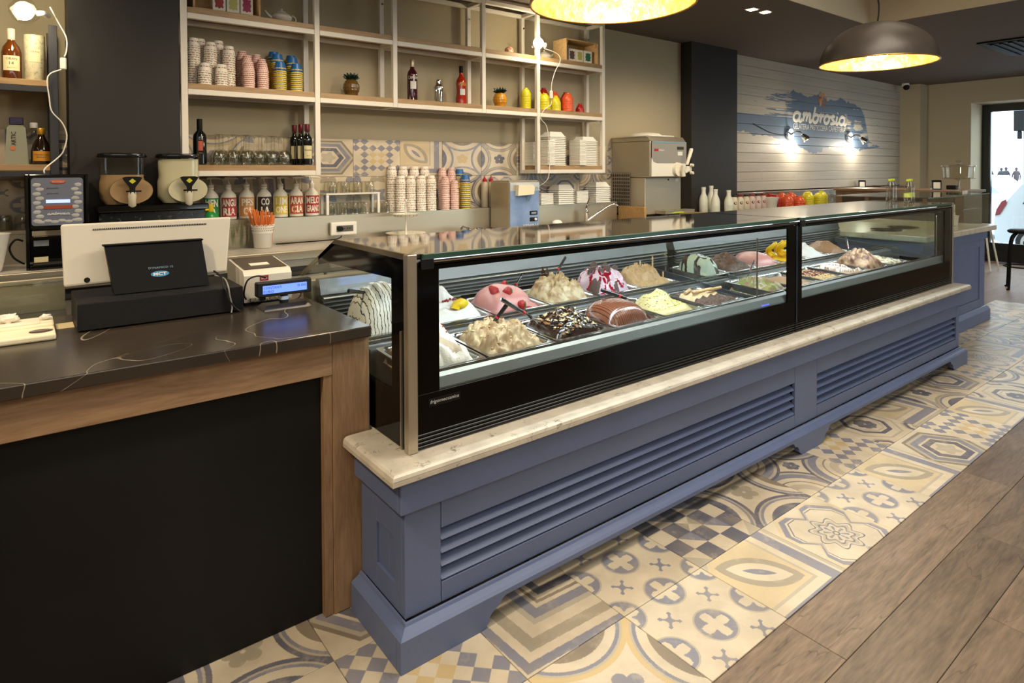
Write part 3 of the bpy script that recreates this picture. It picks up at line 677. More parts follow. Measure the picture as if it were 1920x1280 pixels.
# people far down the street
for i, (yy0, hh, col) in enumerate(((16.0, 1.82, '#31343c'), (15.45, 1.76, '#3a3c44'), (14.95, 1.80, '#2e3038'), (14.5, 1.78, '#4a4148'))):
    x = 60.0+.8*(i % 2); pr = [(.05, 0), (.10, .03), (.11, .45), (.15, .85), (.18, 1.0), (.17, 1.15), (.21, 1.38), (.17, 1.44), (.06, 1.49), (.055, 1.52), (.095, 1.58), (.105, 1.64), (.08, 1.70), (.0, 1.74)]
    b = MB().lathe([(r_, z_*hh/1.74) for r_, z_ in pr], (x, yy0, -.1), 14)
    for s in (-1, 1): b.tube([(x, yy0+s*.19, 1.32*hh/1.74-.1), (x, yy0+s*.25, 1.05*hh/1.74-.1), (x-.05, yy0+s*.24, .78*hh/1.74-.1)], [.05, .042, .032], 8)
    solo('person', b, mat('far_clothes_%d' % i, col, .8), 'person in dark clothes standing far down the street, %s of four' % ('leftmost', 'second from left', 'third from left', 'rightmost')[i], 'person')
b = MB(); b.box(24.5, 24.9, 4.2, 5.69, -.1, 6, bev=.02); solo('street_wall', b, mat('street_blue_wall', '#8ea2ba', .8), 'pale blue building wall at the right edge of the street door', 'wall')
b = MB(); b.box(24.2, 24.45, 5.62, 5.86, 2.75, 4.2, bev=.02); b.box(24.25, 24.4, 5.68, 5.78, 2.5, 2.75, bev=.02); solo('street_sign_box', b, M_blackm, 'dark hanging sign box outside on the blue wall', 'sign')
# black bar stool inside by the door
t = thing('bar_stool', 'black metal bar stool with round seat in front of the street door', 'stool', (10.35, 2.30, 0))
sx, sy = 10.45, 2.41
obj('seat', MB().lathe([(.0, .74), (.15, .74), (.17, .755), (.17, .775), (.14, .79), (0, .792)], (sx, sy, 0), 28, cap=False), M_blackm, t)
for k in range(4):
    q = math.pi/4+k*math.pi/2+.3; dx, dy = math.cos(q), math.sin(q)
    obj('leg', MB().tube([(sx+.10*dx, sy+.10*dy, .74), (sx+.17*dx, sy+.17*dy, .66), (sx+.20*dx, sy+.20*dy, .45), (sx+.22*dx, sy+.22*dy, .02), (sx+.245*dx, sy+.245*dy, .012)], .014, 8), M_blackm, t)
obj('footrest', MB().tube([(sx+.205*math.cos(q), sy+.205*math.sin(q), .30) for q in np.linspace(0, 2*math.pi, 25)[:-1]], .010, 8, closed=True), M_blackm, t)
t = thing('white_stool', 'white metal stool half hidden behind the far counter', 'stool', (12.0, 3.33, 0))
for (dx, dy) in ((-.18, -.18), (.18, -.18), (-.18, .18), (.18, .18)):
    obj('leg', MB().tube([(12.0+dx*.6, 3.33+dy*.6, .70), (12.0+dx*1.15, 3.33+dy*1.15, .01)], .014, 8), M_white, t)
obj('seat', MB().box(11.85, 12.15, 3.18, 3.48, .701, .72, bev=.01), M_white, t)

# ================================================================== dome pendants
def dome(x, y, z, lab):
    t = thing('dome_pendant', lab, 'lamp', (x, y, z))
    r = .40; pr = [(r*math.cos(R(a)), .31*math.sin(R(a))) for a in range(0, 91, 6)]
    outer = MB().lathe(pr, (x, y, z), 56, cap=False); obj('shade', outer, mat('dome_brown', '#4f463f', .4, .3, bump=.1, bscale=20, var=.25, vscale=4), t)
    pi = [((r-.008)*math.cos(R(a)), .302*math.sin(R(a))) for a in range(90, -1, -6)]
    obj('gold_lining', MB().lathe(pi, (x, y, z), 56, cap=False), M_gold, t)
    obj('rim', MB().tube([(x+r*math.cos(q)*.995, y+r*math.sin(q)*.995, z) for q in np.linspace(0, 2*math.pi, 57)[:-1]], .006, 8, closed=True), mat('rim_gold', '#b98a3c', .3, 1.), t)
    obj('bulb', MB().ball((x, y, z+.125), .10), mat('dome_bulb', '#ffffff', .4, emit='#fff2d8', es=30), t)
    obj('socket', MB().cyl((x, y, z+.226), (x, y, z+.30), .03, .035, 16), M_blackm, t)
    obj('cord', MB().tube([(x, y, z+.31), (x+.02, y, z+.45), (x-.01, y+.02, z+.65), (x, y, 3.617)], .006, 8), M_blackm, t)
    light('dome_pendant_light', 'POINT', (x, y, z+.02), 52, (1, .86, .62), .09)
dome(2.276, 2.125, 2.405, 'large brown dome lamp lined in gold, cut off at the top above the ice-cream case')
dome(5.16, 2.088, 2.405, 'large brown dome lamp lined in gold hanging in front of the mural')
# ================================================================== blue louvered base cabinet under the ice-cream cases
t = thing('base_cabinet', 'long blue-grey louvered cabinet carrying the ice-cream cases', 'cabinet', (3.52, 2.1, 0))
X0, X1 = .925, 6.12
# plinth board with cut-out feet
def foot_curve(xs, s):   # profile from floor up to the arch; s=+1 arch opens to the right
    return [(xs, 0.), (xs+s*.03, .022), (xs+s*.028, .034), (xs+s*.05, .055), (xs+s*.075, .062), (xs+s*.082, .076), (xs+s*.10, .086)]
poly = [(X0, .098), (X0, 0.)] + foot_curve(1.242, 1) + foot_curve(3.433, -1)[::-1] + foot_curve(3.666, 1) + foot_curve(5.827, -1)[::-1] + [(X1, 0), (X1, .098)]
b = MB(); b.prism(poly, 'y', 1.77, 1.80)
b.prism([(2.15, 0), (1.802, 0), (1.802, .098), (2.15, .098)], 'x', X0, X0+.03); b.prism([(3.1, 0), (1.802, 0), (1.802, .098), (3.1, .098)], 'x', X1-.03, X1)
obj('plinth', b, M_blue, t)
# moulding on top of the plinth (front, left, right) : ogee section swept by hand
og = [(0, .098), (0, .104), (.010, .112), (.022, .118), (.030, .124), (.034, .132), (.040, .134), (.040, .098)]
b = MB()
def sweep(b, sec):
    # closed section (d inwards, z), mitred round front corners
    rings = []
    for d, z in sec: rings.append([(X0+d, 2.15, z), (X0+d, 1.77+d, z), (X1-d, 1.77+d, z), (X1-d, 3.1, z)])
    n = len(sec); vs = [p for r_ in rings for p in r_]; fs = []
    for i in range(n):
        j = (i+1) % n
        for k in range(3): fs.append((i*4+k, i*4+k+1, j*4+k+1, j*4+k))
    bm = bmesh.new(); bv = [bm.verts.new(v) for v in vs]
    for f in fs: bm.faces.new([bv[i] for i in f])
    bm.faces.new([bv[i*4] for i in range(n)]); bm.faces.new([bv[i*4+3] for i in range(n)])
    bmesh.ops.recalc_face_normals(bm, faces=bm.faces[:]); b.bm(bm)
sweep(b, og); obj('plinth_moulding', b, M_blue, t)
# carcass, stiles and rails
XL, XR, YF = .968, 6.08, 1.82
b = MB().box(XL+.016, XR-.016, YF+.075, 2.15, .10, .60); b.box(1.03, XR-.016, 2.1501, 3.05, .10, .60); obj('carcass', b, mat('cabinet_inside', '#191c24', .8), t)
LV = ((1.107, 3.444), (3.702, 6.014))
def brd(x0, x1, z0, z1, nm='rail', y=YF, d=.02): obj(nm, MB().box(x0, x1, y, y+d, z0, z1, bev=.0012), M_blue, t)
brd(XL, 1.1045, .134, .494, 'stile'); brd(3.447, 3.699, .134, .494, 'stile'); brd(6.017, XR, .134, .494, 'stile')
for a, c in LV: brd(a, c, .388, .494); brd(a, c, .134, .202)
for a, c in LV:
    for k in range(4):
        z = .2085+.0455*k
        b = MB().prism([(YF+.001, z+.001), (YF+.005, z-.003), (YF+.052, z+.034), (YF+.050, z+.041)], 'x', a+.001, c-.001); obj('louver_slat', b, M_blue, t)
# left end panel
def lb(y0, y1, z0, z1, x=XL, d=.015, nm='end_rail'): obj(nm, MB().box(x, x+d, y0, y1, z0, z1, bev=.0012), M_blue, t)
lb(YF+.021, 1.893, .134, .494, nm='end_stile'); lb(2.030, 2.150, .134, .494, nm='end_stile'); lb(1.8935, 2.0295, .370, .494); lb(1.8935, 2.0295, .134, .220)
lb(1.8935, 1.952, .2205, .3695, XL+.010, .006, 'end_board'); lb(1.9535, 2.0295, .2205, .3695, XL+.010, .006, 'end_board')
for k in range(1): obj('end_panel', MB().box(XR-.015, XR, YF+.021, 3.05, .134, .494, bev=.001), M_blue, t)
# frieze under the marble
b = MB(); b.box(.94, 6.11, 1.792, 1.815, .494, .603, bev=.003); b.box(.94, .965, 1.8155, 2.15, .494, .603, bev=.003); b.box(6.085, 6.11, 1.8155, 3.05, .494, .603, bev=.003)
b.box(.965, 6.085, 1.815, 1.828, .485, .498)
obj('frieze', b, M_blue, t)

# marble slab with rounded front edge
t = MB()
sec = [(0, .607), (0, .621), (.003, .6225), (.0, .624), (.004, .634), (.012, .6395), (.02, .641), (.06, .641), (.06, .604), (.004, .604)]
def slab_ring(d): return [(.90+d, 2.155), (.90+d, 1.768+d), (6.19-d, 1.768+d), (6.19-d, 3.1)]
vs = []; fs = []
for d, z in sec: vs += [(x, y, z) for x, y in slab_ring(d)]
n = len(sec); bm = bmesh.new(); bv = [bm.verts.new(v) for v in vs]
for i in range(n):
    j = (i+1) % n
    for k in range(3): bm.faces.new([bv[q] for q in (i*4+k, i*4+k+1, j*4+k+1, j*4+k)])
bm.faces.new([bv[i*4] for i in range(n)]); bm.faces.new([bv[i*4+3] for i in range(n)])
bmesh.ops.recalc_face_normals(bm, faces=bm.faces[:]); t.bm(bm, 0, False)
t.box(.96, 1.02, 1.828, 2.155, .604, .641); t.box(1.02, 6.13, 1.828, 3.1, .604, .641)
solo('marble_slab', t, M_mar, 'pale veined marble slab with rounded edge on the blue cabinet', 'counter top')

# ================================================================== two glass ice-cream display cases
M_rib = mat('case_black_ribbed', '#0b0b0c', .25, spec=.4)
M_bglass = mat('case_black_glass', '#050505', .10, spec=.22)
M_alu = brushed('aluminium', '#c9c0ae', .3, 'z')
M_deck = brushed('case_deck_steel', '#a0a3a3', .34)
M_top = mat('case_top_dark_glass', '#15130f', .035, coat=1.0, spec=.8)
M_gedge = mat('glass_edge_green', '#39594d', .15)
M_led = mat('led_strip', '#ffffff', .4, emit='#eef8ff', es=6)
YB = 2.51
def case(x0, x1, left, lab, wx0, wx1):
    t = thing('gelato_display_case', lab, 'display case', ((x0+x1)/2, 2.4, .642))
    # ribbed foot
    b = MB(); b.box(x0+.004, x1-.004, 1.888, 2.9, .643, .700)
    for k in range(4): b.box(x0+.003, x1-.003, 1.882, 1.8885, .646+.0135*k, .655+.0135*k, bev=.002)
    obj('foot', b, M_rib, t)
    # black glass front with its window
    b = MB(); F = (1.881, 1.889)
    b.box(x0+.002, x1-.002, *F, .702, .833, bev=.001); b.box(x0+.03*left+.002, wx0, *F, .833, 1.258); b.box(wx1, x1-.002, *F, .833, 1.258); b.box(x0+.03*left+.002, x1-.002, *F, 1.258, 1.272)
    obj('front_frame', b, M_bglass, t)
    obj('front_pane', MB().box(wx0, wx1, 1.884, 1.888, .833, 1.258), M_glass, t)
    b = MB(); b.box(x0+.004, x1-.004, 1.886, 1.93, 1.272, 1.290, bev=.003); obj('top_rail', b, M_rib, t)
    obj('rail_highlight', MB().tube([(x0+.06, 1.882, 1.287), (x1-.01, 1.882, 1.287)], .005, 8), M_polish, t)
    obj('rail_clamp', MB().box(x0+.045, x0+.095, 1.872, 1.884, 1.262, 1.300, bev=.003), M_blackp, t)
    # roof : dark mirror glass with a green ground edge
    b = MB(); b.box(x0+.012, x1-.004, 1.890, YB, 1.296, 1.314); obj('roof_glass', b, M_top, t)
    b = MB(); b.box(x0+.055, x1-.004, 1.876, 1.890, 1.296, 1.3145, bev=.001); obj('roof_edge', b, M_gedge, t)
    # inside deck
    b = MB(); b.prism([(1.892, .72), (1.892, .838), (1.905, .872), (1.918, .884), (1.918, .72)], 'x', x0+.03, x1-.03)
    b.box(x0+.03, x1-.03, 1.918, 2.80, .70, .735)
    obj('well_front', b, M_deck, t)
    for k in range(3): obj('front_rail', MB().box(x0+.04, x1-.04, 1.9185+.006*k, 1.9225+.006*k, .872, .884+.003*k), M_polish, t)
    b = MB(); b.prism([(2.265, .80), (2.265, .900), (2.30, .914), (2.355, .922), (2.355, .80)], 'x', x0+.04, x1-.04); obj('middle_rail', b, M_deck, t)
    obj('middle_trim', MB().box(x0+.04, x1-.04, 2.30, 2.312, .916, .926, bev=.002), M_polish, t)
    obj('middle_trim', MB().box(x0+.04, x1-.04, 2.335, 2.343, .920, .932, bev=.002), M_polish, t)
    # rear louvers and steel back panel
    b = MB().box(x0+.04, x1-.04, 2.80, 2.83, .735, 1.03); obj('back_liner', b, M_dsteel, t)
    for k in range(5): obj('vent_slat', MB().prism([(2.765, .945+.019*k), (2.770, .941+.019*k), (2.797, .955+.019*k), (2.795, .960+.019*k)], 'x', x0+.05, x1-.05), M_deck, t)
    b = MB(); b.prism([(2.775, 1.037), (2.83, 1.030), (2.84, 1.105), (2.80, 1.105)], 'x', x0+.04, x1-.04); obj('back_panel', b, brushed('back_panel_steel', '#7a7c7c', .42), t)
    # operator side : sloping glass and bottom
    b = MB().prism([(YB+.004, 1.312), (YB+.012, 1.312), (2.955, 1.112), (2.947, 1.108)], 'x', x0+.02, x1-.02); obj('rear_glass', b, M_glass, t)
    b = MB(); b.box(x0+.02, x1-.02, 2.84, 2.95, .70, 1.10, bev=.004); obj('rear_body', b, M_steel, t)
    # light strips
    obj('light_strip', MB().box(x0+.12, x1-.12, 1.955, 1.985, 1.284, 1.2955), M_led, t)
    obj('light_strip', MB().box(x0+.12, x1-.12, 2.70, 2.72, 1.195, 1.203), M_led, t)
    obj('strip_housing', MB().box(x0+.05, x1-.05, 2.66, 2.75, 1.2035, 1.225, bev=.004), M_alu, t)
    return t
def end_panel(t, x, d, logo=False):
    # printed black side glass with clear window : polygon with hole made of strips
    O = [(1.885, .645), (1.885, 1.314), (2.50, 1.314), (2.935, 1.118), (2.935, .645)]
    b = MB()
    b.prism([(1.885, .645), (1.885, 1.296), (2.008, 1.296), (2.008, .645)], 'x', x, x+d)
    b.prism([(2.008, .645), (2.008, .832), (2.93, .832), (2.93, .645)], 'x', x, x+d)
    b.prism([(2.008, 1.222), (2.008, 1.296), (2.55, 1.296), (2.70, 1.225), (2.70, 1.19), (2.60, 1.207), (2.51, 1.212)], 'x', x, x+d)
    obj('side_frame', b, M_bglass, t)
    b = MB().prism([(2.008, .832), (2.008, 1.222), (2.51, 1.212), (2.60, 1.207), (2.70, 1.19), (2.70, 1.226), (2.935, 1.118), (2.935, .832)], 'x', x+.001, x+d-.001); obj('side_pane', b, M_glass, t)
    b = MB().prism([(1.885, 1.297), (1.885, 1.316), (2.51, 1.316), (2.93, 1.123), (2.92, 1.112), (2.505, 1.297)], 'x', x, x+d+.004); obj('side_cap', b, mat('side_cap_bronze', '#8f8471', .25, .8), t)
c1 = case(1.022, 3.560, 1, 'long black glass-fronted ice-cream case, the nearer of the two', 1.140, 3.472)
end_panel(c1, 1.022, .008)
obj('corner_post', MB().box(1.018, 1.050, 1.872, 1.8805, .642, 1.316, bev=.002), M_alu, c1); 
obj('corner_post', MB().box(1.014, 1.0215, 1.872, 1.905, .642, 1.316, bev=.002), M_alu, c1)
obj('side_handle_strip', MB().box(1.0145, 1.0215, 1.928, 1.934, .645, 1.05), M_alu, c1)
b = MB().box(1.095, 1.225, 1.8785, 1.8808, .785, .812); b2 = obj('logo_plate', b, M_blackm, c1)
b = MB().text('frigomeccanica', lambda a, c, d: (1.16+a+c*.25, 1.878, .799+c), .016, .118, bold=.02); obj('lettering', b, mat('logo_silver', '#c9c9c9', .3, .3), b2)
obj('blue_power_light', MB().box(3.22, 3.30, 1.893, 1.905, .838, .846, bev=.002), mat('blue_led', '#3040ff', .3, emit='#3a46ff', es=3), c1)
c2 = case(3.566, 6.108, 0, 'long black glass-fronted ice-cream case, the farther of the two', 3.636, 5.935)
end_panel(c2, 6.100, .008)
obj('corner_post', MB().box(6.094, 6.112, 1.872, 1.8805, .642, 1.316, bev=.002), M_alu, c2)
obj('joint_trim', MB().box(3.568, 3.574, 1.876, 1.8808, .702, 1.27), mat('trim_blue_grey', '#6f7f9d', .2, .8), c2)
# cross panes inside
def cross(t, x):
    b = MB().prism([(1.93, .872), (1.93, 1.215), (2.745, 1.10), (2.745, .97), (2.35, .93)], 'x', x, x+.006); obj('divider_pane', b, M_glass, t)
    obj('divider_base', MB().prism([(1.93, .845), (1.93, .872), (2.35, .93), (2.745, .972), (2.745, .93), (2.35, .89)], 'x', x-.003, x+.009), mat('divider_grey', '#4b5058', .3, .5), t)
    obj('divider_edge', MB().tube([(x+.003, 1.928, .872), (x+.003, 1.928, 1.216)], .004, 6), M_polish, t)
cross(c1, 3.23); cross(c2, 5.90)

# ================================================================== cash counter
t = thing('cash_counter', 'oak-framed counter with a black front panel at the left', 'counter', (-.2, 2.5, 0))
YC = 2.166; XW = 1.010
b = MB(); b.box(-2.2, .835, YC+.035, YC+.05, 0.002, .868); obj('front_panel', b, mat('panel_black', '#111112', .55, spec=.25, var=.4, vscale=1.5, col2='#181716'), t)
def ok(nm, x0, x1, z0, z1, y0=YC, y1=YC+.035, m=None): obj(nm, MB().box(x0, x1, y0, y1, z0, z1, bev=.0015), m or M_oakz, t)
ok('stile', .8685, XW, .002, .989); ok('stile', .836, .8675, .002, .8695, YC+.004); ok('rail', -2.2, .8675, .870, .989, m=M_oak)
ok('end_board', XW-.03, XW-.001, .002, .989, YC+.0355, 3.05)
obj('carcass', MB().box(-2.2, XW-.032, YC+.055, 3.05, .002, .985), M_blackm, t)
solo('dark_counter_top', MB().box(-2.2, 1.008, 2.140, 3.07, .990, 1.030, bev=.004, seg=2), marble('dark_stone', '#403830', '#a89b86', .24, .9, .0012, .45, det=2.5, m0=.42, m1=.55, dist=.8), 'dark brown stone slab with fine white veins on the cash counter', 'counter top')

# ================================================================== back counter along the wall
t = thing('back_counter', 'steel back counter with drawers along the tiled wall', 'counter', (2.5, 4.3, 0))
b = MB(); b.box(-2.8, .20, 4.10, 4.585, .002, 1.055); b.box(.20, .79, 4.10, 4.31, .002, 1.055); b.box(.79, 6.06, 4.10, 4.585, .002, 1.055); b.box(6.06, 9.3, 4.10, 4.44, .002, 1.055); obj('carcass', b, M_dsteel, t)
obj('front_apron', MB().box(-2.8, 9.3, 4.045, 4.099, .985, 1.054, bev=.003), M_steel, t)
for k in range(14):
    x = -2.7+.86*k
    if x > 8.4: break
    d = obj('drawer', MB().box(x, x+.84, 4.075, 4.0995, .60, .925, bev=.004), M_steel, t)
    obj('handle', MB().box(x+.02, x+.82, 4.055, 4.0745, .93, .955, bev=.003), M_dsteel, d)
obj('top_edge', MB().box(-2.8, 9.3, 4.012, 4.044, 1.035, 1.090, bev=.003), M_steel, t)
b = MB(); b.box(-2.8, .20, 4.0445, 4.448, 1.056, 1.090); b.box(.20, .79, 4.0445, 4.315, 1.056, 1.090); b.box(.79, 3.35, 4.0445, 4.448, 1.056, 1.090)
solo('back_marble_top', b, marble('grey_marble', '#b7b0a6', '#7f786e', .3, 4, .05, .2), 'grey marble top of the back counter below the shelves', 'counter top')
solo('steel_counter_top', MB().box(3.352, 9.3, 4.0445, 4.448, 1.056, 1.090, bev=.001), M_steel, 'steel top of the back counter around the sink', 'counter top')
b = MB()
for a, c in ((-2.8, .205), (.785, 4.83)): b.box(a, c, 4.450, 4.466, 1.0565, 1.268); b.box(a, c, 4.450, 4.590, 1.268, 1.274, bev=.002); b.box(a, c, 4.446, 4.450, 1.255, 1.274)
solo('steel_ledge', b, M_steel, 'brushed steel upstand and ledge holding bottles and cups at the tiled wall', 'ledge')
b = MB(); b.box(7.01, 12.28, 4.452, 4.466, 1.0565, 1.285); b.box(7.01, 12.28, 4.44, 4.597, 1.285, 1.303, bev=.002)
solo('wooden_ledge', b, wood('ledge_brown', '#7c6a58', '#5f4f42', .3, 'x'), 'brown ledge running along the foot of the painted plank wall', 'ledge')
b = MB(); b.box(4.845, 4.88, 4.10, 4.445, 1.092, 1.23, bev=.003); b.box(4.88, 5.95, 4.06, 4.60, 1.092, 1.128, bev=.003)
solo('wooden_riser', b, wood('riser_wood', '#c29a62', '#a17b48', .4, 'x'), 'light wooden board under the soft-serve machine', 'board')

# far counter, second pastry case
t = thing('far_counter', 'blue-grey panelled counter beyond the ice-cream cases', 'cabinet', (7.2, 2.6, 0))
b = MB(); b.box(6.30, 8.08, 2.135, 2.160, 0.002, .115, bev=.004); b.prism([(2.135, .115), (2.150, .13), (2.165, .145), (2.175, .15), (2.175, .115)], 'x', 6.30, 8.075); b.box(8.055, 8.08, 2.161, 3.6, .002, .115, bev=.004)
obj('plinth', b, M_blue, t)
def fb(nm, x0, x1, z0, z1, y=2.175, d=.02): obj(nm, MB().box(x0, x1, y, y+d, z0, z1, bev=.0015), M_blue, t)
fb('stile', 7.87, 8.02, .152, .862); fb('stile', 6.30, 6.45, .152, .862); fb('rail', 6.4515, 7.8685, .785, .862); fb('rail', 6.4515, 7.8685, .152, .235); fb('door_panel', 6.4515, 7.8685, .2365, .7835, 2.185, .01)
obj('carcass', MB().box(6.31, 8.015, 2.197, 3.6, .12, .94), M_blue, t)
fb('frieze', 6.30, 8.05, .864, .944, 2.16, .035)
solo('far_marble_top', MB().box(6.26, 8.21, 2.12, 3.62, .9455, .998, bev=.008, seg=2), M_mar, 'pale marble top of the far blue counter', 'counter top')
t = thing('pastry_display_case', 'low frameless glass pastry case on the far marble top', 'display case', (7.3, 2.7, .999))
M_gedgel = mat('glass_edge_pale', '#6f8f84', .15)
obj('top_glass', MB().box(6.40, 8.10, 2.16, 3.0, 1.330, 1.338), M_glassthin, t)
obj('front_glass', MB().box(6.40, 8.10, 2.16, 2.168, 1.0, 1.3295), M_glass, t); obj('end_glass', MB().box(8.092, 8.10, 2.169, 3.0, 1.0, 1.3295), M_glass, t)
obj('glass_edge', MB().box(6.40, 8.102, 2.157, 2.1595, 1.330, 1.3385), M_gedgel, t)
obj('glass_edge', MB().box(8.1005, 8.103, 2.16, 3.0, 1.330, 1.3385), M_gedgel, t)
obj('inner_shelf', MB().box(6.42, 8.05, 2.22, 2.98, 1.17, 1.176), M_glassthin, t)
M_brn = wood('bar_brown', '#8f7660', '#6d5745', .35, 'y')
t = thing('bar_counter', 'brown wooden bar counter behind the far pastry case', 'counter', (8.9, 3.2, 0))
b = MB(); b.box(8.55, 9.25, 2.50, 4.0, 1.315, 1.345, bev=.003); obj('bar_top', b, M_brn, t)
obj('carcass', MB().box(8.58, 9.22, 2.53, 3.98, .002, 1.313), M_brn, t)
for k in range(4): obj('shelf_slot', MB().box(8.565, 8.579, 2.62+.33*k, 2.90+.33*k, 1.03, 1.27, bev=.003), mat('slot_dark', '#3b3129', .6), t)

# ================================================================== white metal shelving on the tiled wall
t = thing('shelving_frame', 'white square-tube shelving with oak boards on the wall above the counter', 'shelving', (2.6, 4.45, 1.57))
PX = [.80, 1.637, 2.239, 3.06, 3.658, 4.49]; TF, TB = 4.305, 4.56; HW = .018
def bar(nm, *a): obj(nm, MB().box(*a, bev=.002), M_frame, t)
for i, x in enumerate(PX):
    zb = 1.57 if i in (0, 1, 4, 5) else 2.078
    bar('post', x-HW, x+HW, TF, TF+.036, zb, 3.03); bar('post', x-HW, x+HW, TB-.036, TB, zb, 3.03)
    for z in ([1.57] if zb < 2 else []) + [2.078, 2.548, 2.994]: bar('side_bar', x-HW+.001, x+HW-.001, TF+.037, TB-.037, z, z+.034)
    obj('screw', MB().cyl((x+.001, TB-.045, 2.90), (x+.001, TB-.0365, 2.90), .008, seg=10), M_chrome, t)
for i in range(5):
    a, c = PX[i]+HW+.001, PX[i+1]-HW-.001
    for z in ([1.57] if i in (0, 4) else []) + [2.078, 2.548, 2.994]:
        bar('cross_bar', a, c, TF, TF+.034, z, z+.034); bar('cross_bar', a, c, TB-.034, TB, z, z+.034)
        if z < 2.9: obj('shelf_board', MB().box(a+.001, c-.001, TF+.004, TB-.004, z+.0345, z+.070, bev=.0015), M_shelf, t)
# dark shelving on the far left
t = thing('dark_shelving', 'dark metal shelving with wooden boards holding spirits at the left edge', 'shelving', (-.6, 4.45, 1.57))
M_dfr = mat('dark_frame', '#3a3a3e', .4, .3)
for x in (.145, -.9, -1.9):
    for y in (4.305, 4.56): obj('post', MB().box(x-.020, x+.020, y-.018, y+.018, 1.575, 2.405, bev=.002), M_dfr, t)
for z in (1.575, 2.035):
    for a, c in ((-.879, .124), (-1.879, -.921)):
        obj('cross_bar', MB().box(a, c, 4.288, 4.318, z, z+.032, bev=.002), M_dfr, t)
        obj('shelf_board', MB().box(a, c, 4.288, 4.575, z+.033, z+.066, bev=.0015), M_shelf, t)
# ================================================================== helpers for goods
def ang(x, y): return math.atan2(0-y, 0-x)        # direction from a point towards the room side (used to face labels)
def wrap(c, r, a0):
    # maps flat (a, c) to a cylinder of radius r about c, centred on direction a0
    return lambda a, h, d=0: (c[0]+(r+d)*math.cos(a0+a/r), c[1]+(r+d)*math.sin(a0+a/r), c[2]+h)
def patch(b, c, r, a0, w_, z0, z1, m=0, n=10):
    f = wrap(c, r, a0); b.grid(lambda u, v: f((u-.5)*w_, z0+(z1-z0)*v), n, 2, m, True)
def face_dir(x, y, extra=0.): return -math.pi/2-extra
Z_A, Z_B, Z_C = 2.619, 2.149, 1.641     # tops of the shelf boards
Z_L = 1.2745
# ---- paper cups in stacks
def cup_proto(nm, r0, r1, h, mats, deco):
    b = MB().lathe([(r0*.96, .004), (r0, 0), (r1, h-.004), (r1+.0018, h-.003), (r1+.0022, h), (r1-.001, h+.0005), (r1-.002, h-.006), (r0*.96, .006)], (0, 0, 0), 20, 0, cap=False)
    b.lathe([(0, .004), (r0*.97, .004)], (0, 0, 0), 20, 0, cap=False)
    deco(b); o = obj(nm, b, mats); return o
def red_marks(b):     # red and green print
    for k in range(6):
        a = k*1.05+.2; r = .0355
        for (aa, zz_, w_, hh, m) in ((a, .0505, .016, .008, 1), (a+.5, .049, .009, .007, 2), (a, .020, .016, .014, 1), (a+.5, .018, .009, .012, 2)):
            rr = .029+(.0400-.029)*zz_/.062+.0012; f = wrap((0, 0, 0), rr, aa); b.grid(lambda u, v: f((u-.5)*w_, zz_+hh*v), 3, 2, m)
def dots(b):
    for j in range(4):
        for k in range(14):
            a = 2*math.pi*k/14+j*.22; zz_ = .008+.014*j; rr = .026+(.036-.026)*zz_/.062+.0010; f = wrap((0, 0, 0), rr, a); b.grid(lambda u, v: f((u-.5)*.009, zz_+.009*v), 2, 2, 1)
def yellow(b):
    rr = lambda z_: .030+(.042-.030)*z_/.055+.0006
    for k in range(14):
        a = 2*math.pi*k/14; f = wrap((0, 0, 0), rr(.048), a); b.grid(lambda u, v: f((u-.5)*.015, .040+.010*v), 2, 2, 1)
        f2 = wrap((0, 0, 0), rr(.030), a+.1); b.grid(lambda u, v: f2((u-.5)*.009, .033+.005*v), 2, 2, 2)
M_cupw = mat('cup_white', '#ece6da', .5); M_red = mat('print_red', '#a8212c', .5); M_grn = mat('print_green', '#8fa63c', .5); M_pinkc = mat('cup_pink', '#e9c9bd', .5); M_dred = mat('print_dark_red', '#8c1f2e', .5)
M_yel = mat('cup_yellow', '#d8bf3c', .45); M_bluep = mat('print_blue', '#1f5f9c', .45); M_org = mat('print_orange', '#c4552b', .5)
PR = {'w': cup_proto('paper_cup', .029, .0400, .062, [M_cupw, M_red, M_grn], red_marks), 'd': cup_proto('paper_cup', .026, .036, .062, [M_pinkc, M_dred], dots), 'y': cup_proto('paper_cup', .030, .042, .055, [M_yel, M_bluep, M_org], yellow)}
M_cupblue = mat('cup_blue_lid', '#1d5fa0', .4)
PR['yt'] = cup_proto('paper_cup', .030, .042, .055, [M_cupblue, M_yel, M_org], yellow)
used = set()
hidden = MB()
def cup_stack(kind, x, y, z0, n, pitch, label, vis=99, sc_=1.0):
    for i in range(n):
        if i < n-vis:
            hidden.lathe([(.0395, z0+.0025+i*pitch), (.0375, z0+.0025+(i+1)*pitch-.0015), (.0405, z0+.0025+(i+1)*pitch-.001)], (x, min(y, 4.55), 0), 16, 'wdy'.index(kind), cap=False); continue
        p = PR['yt' if kind == 'y' and i >= n-1 else kind]
        o = p if p.name not in used else p.copy()
        if p.name not in used: used.add(p.name)
        else: COL.objects.link(o)
        h = {'w': .062, 'd': .062, 'y': .055}[kind]*sc_
        o.scale = (sc_, sc_, sc_)
        tag(o, label, 'cup', label+', stacked')
        o.rotation_euler = (math.pi, 0, rnd.uniform(0, 6.28)); o.location = (x+rnd.uniform(-.001, .001), y+rnd.uniform(-.001, .001), z0+h+.001+i*pitch)
wl = 'white paper cup with red print in the '
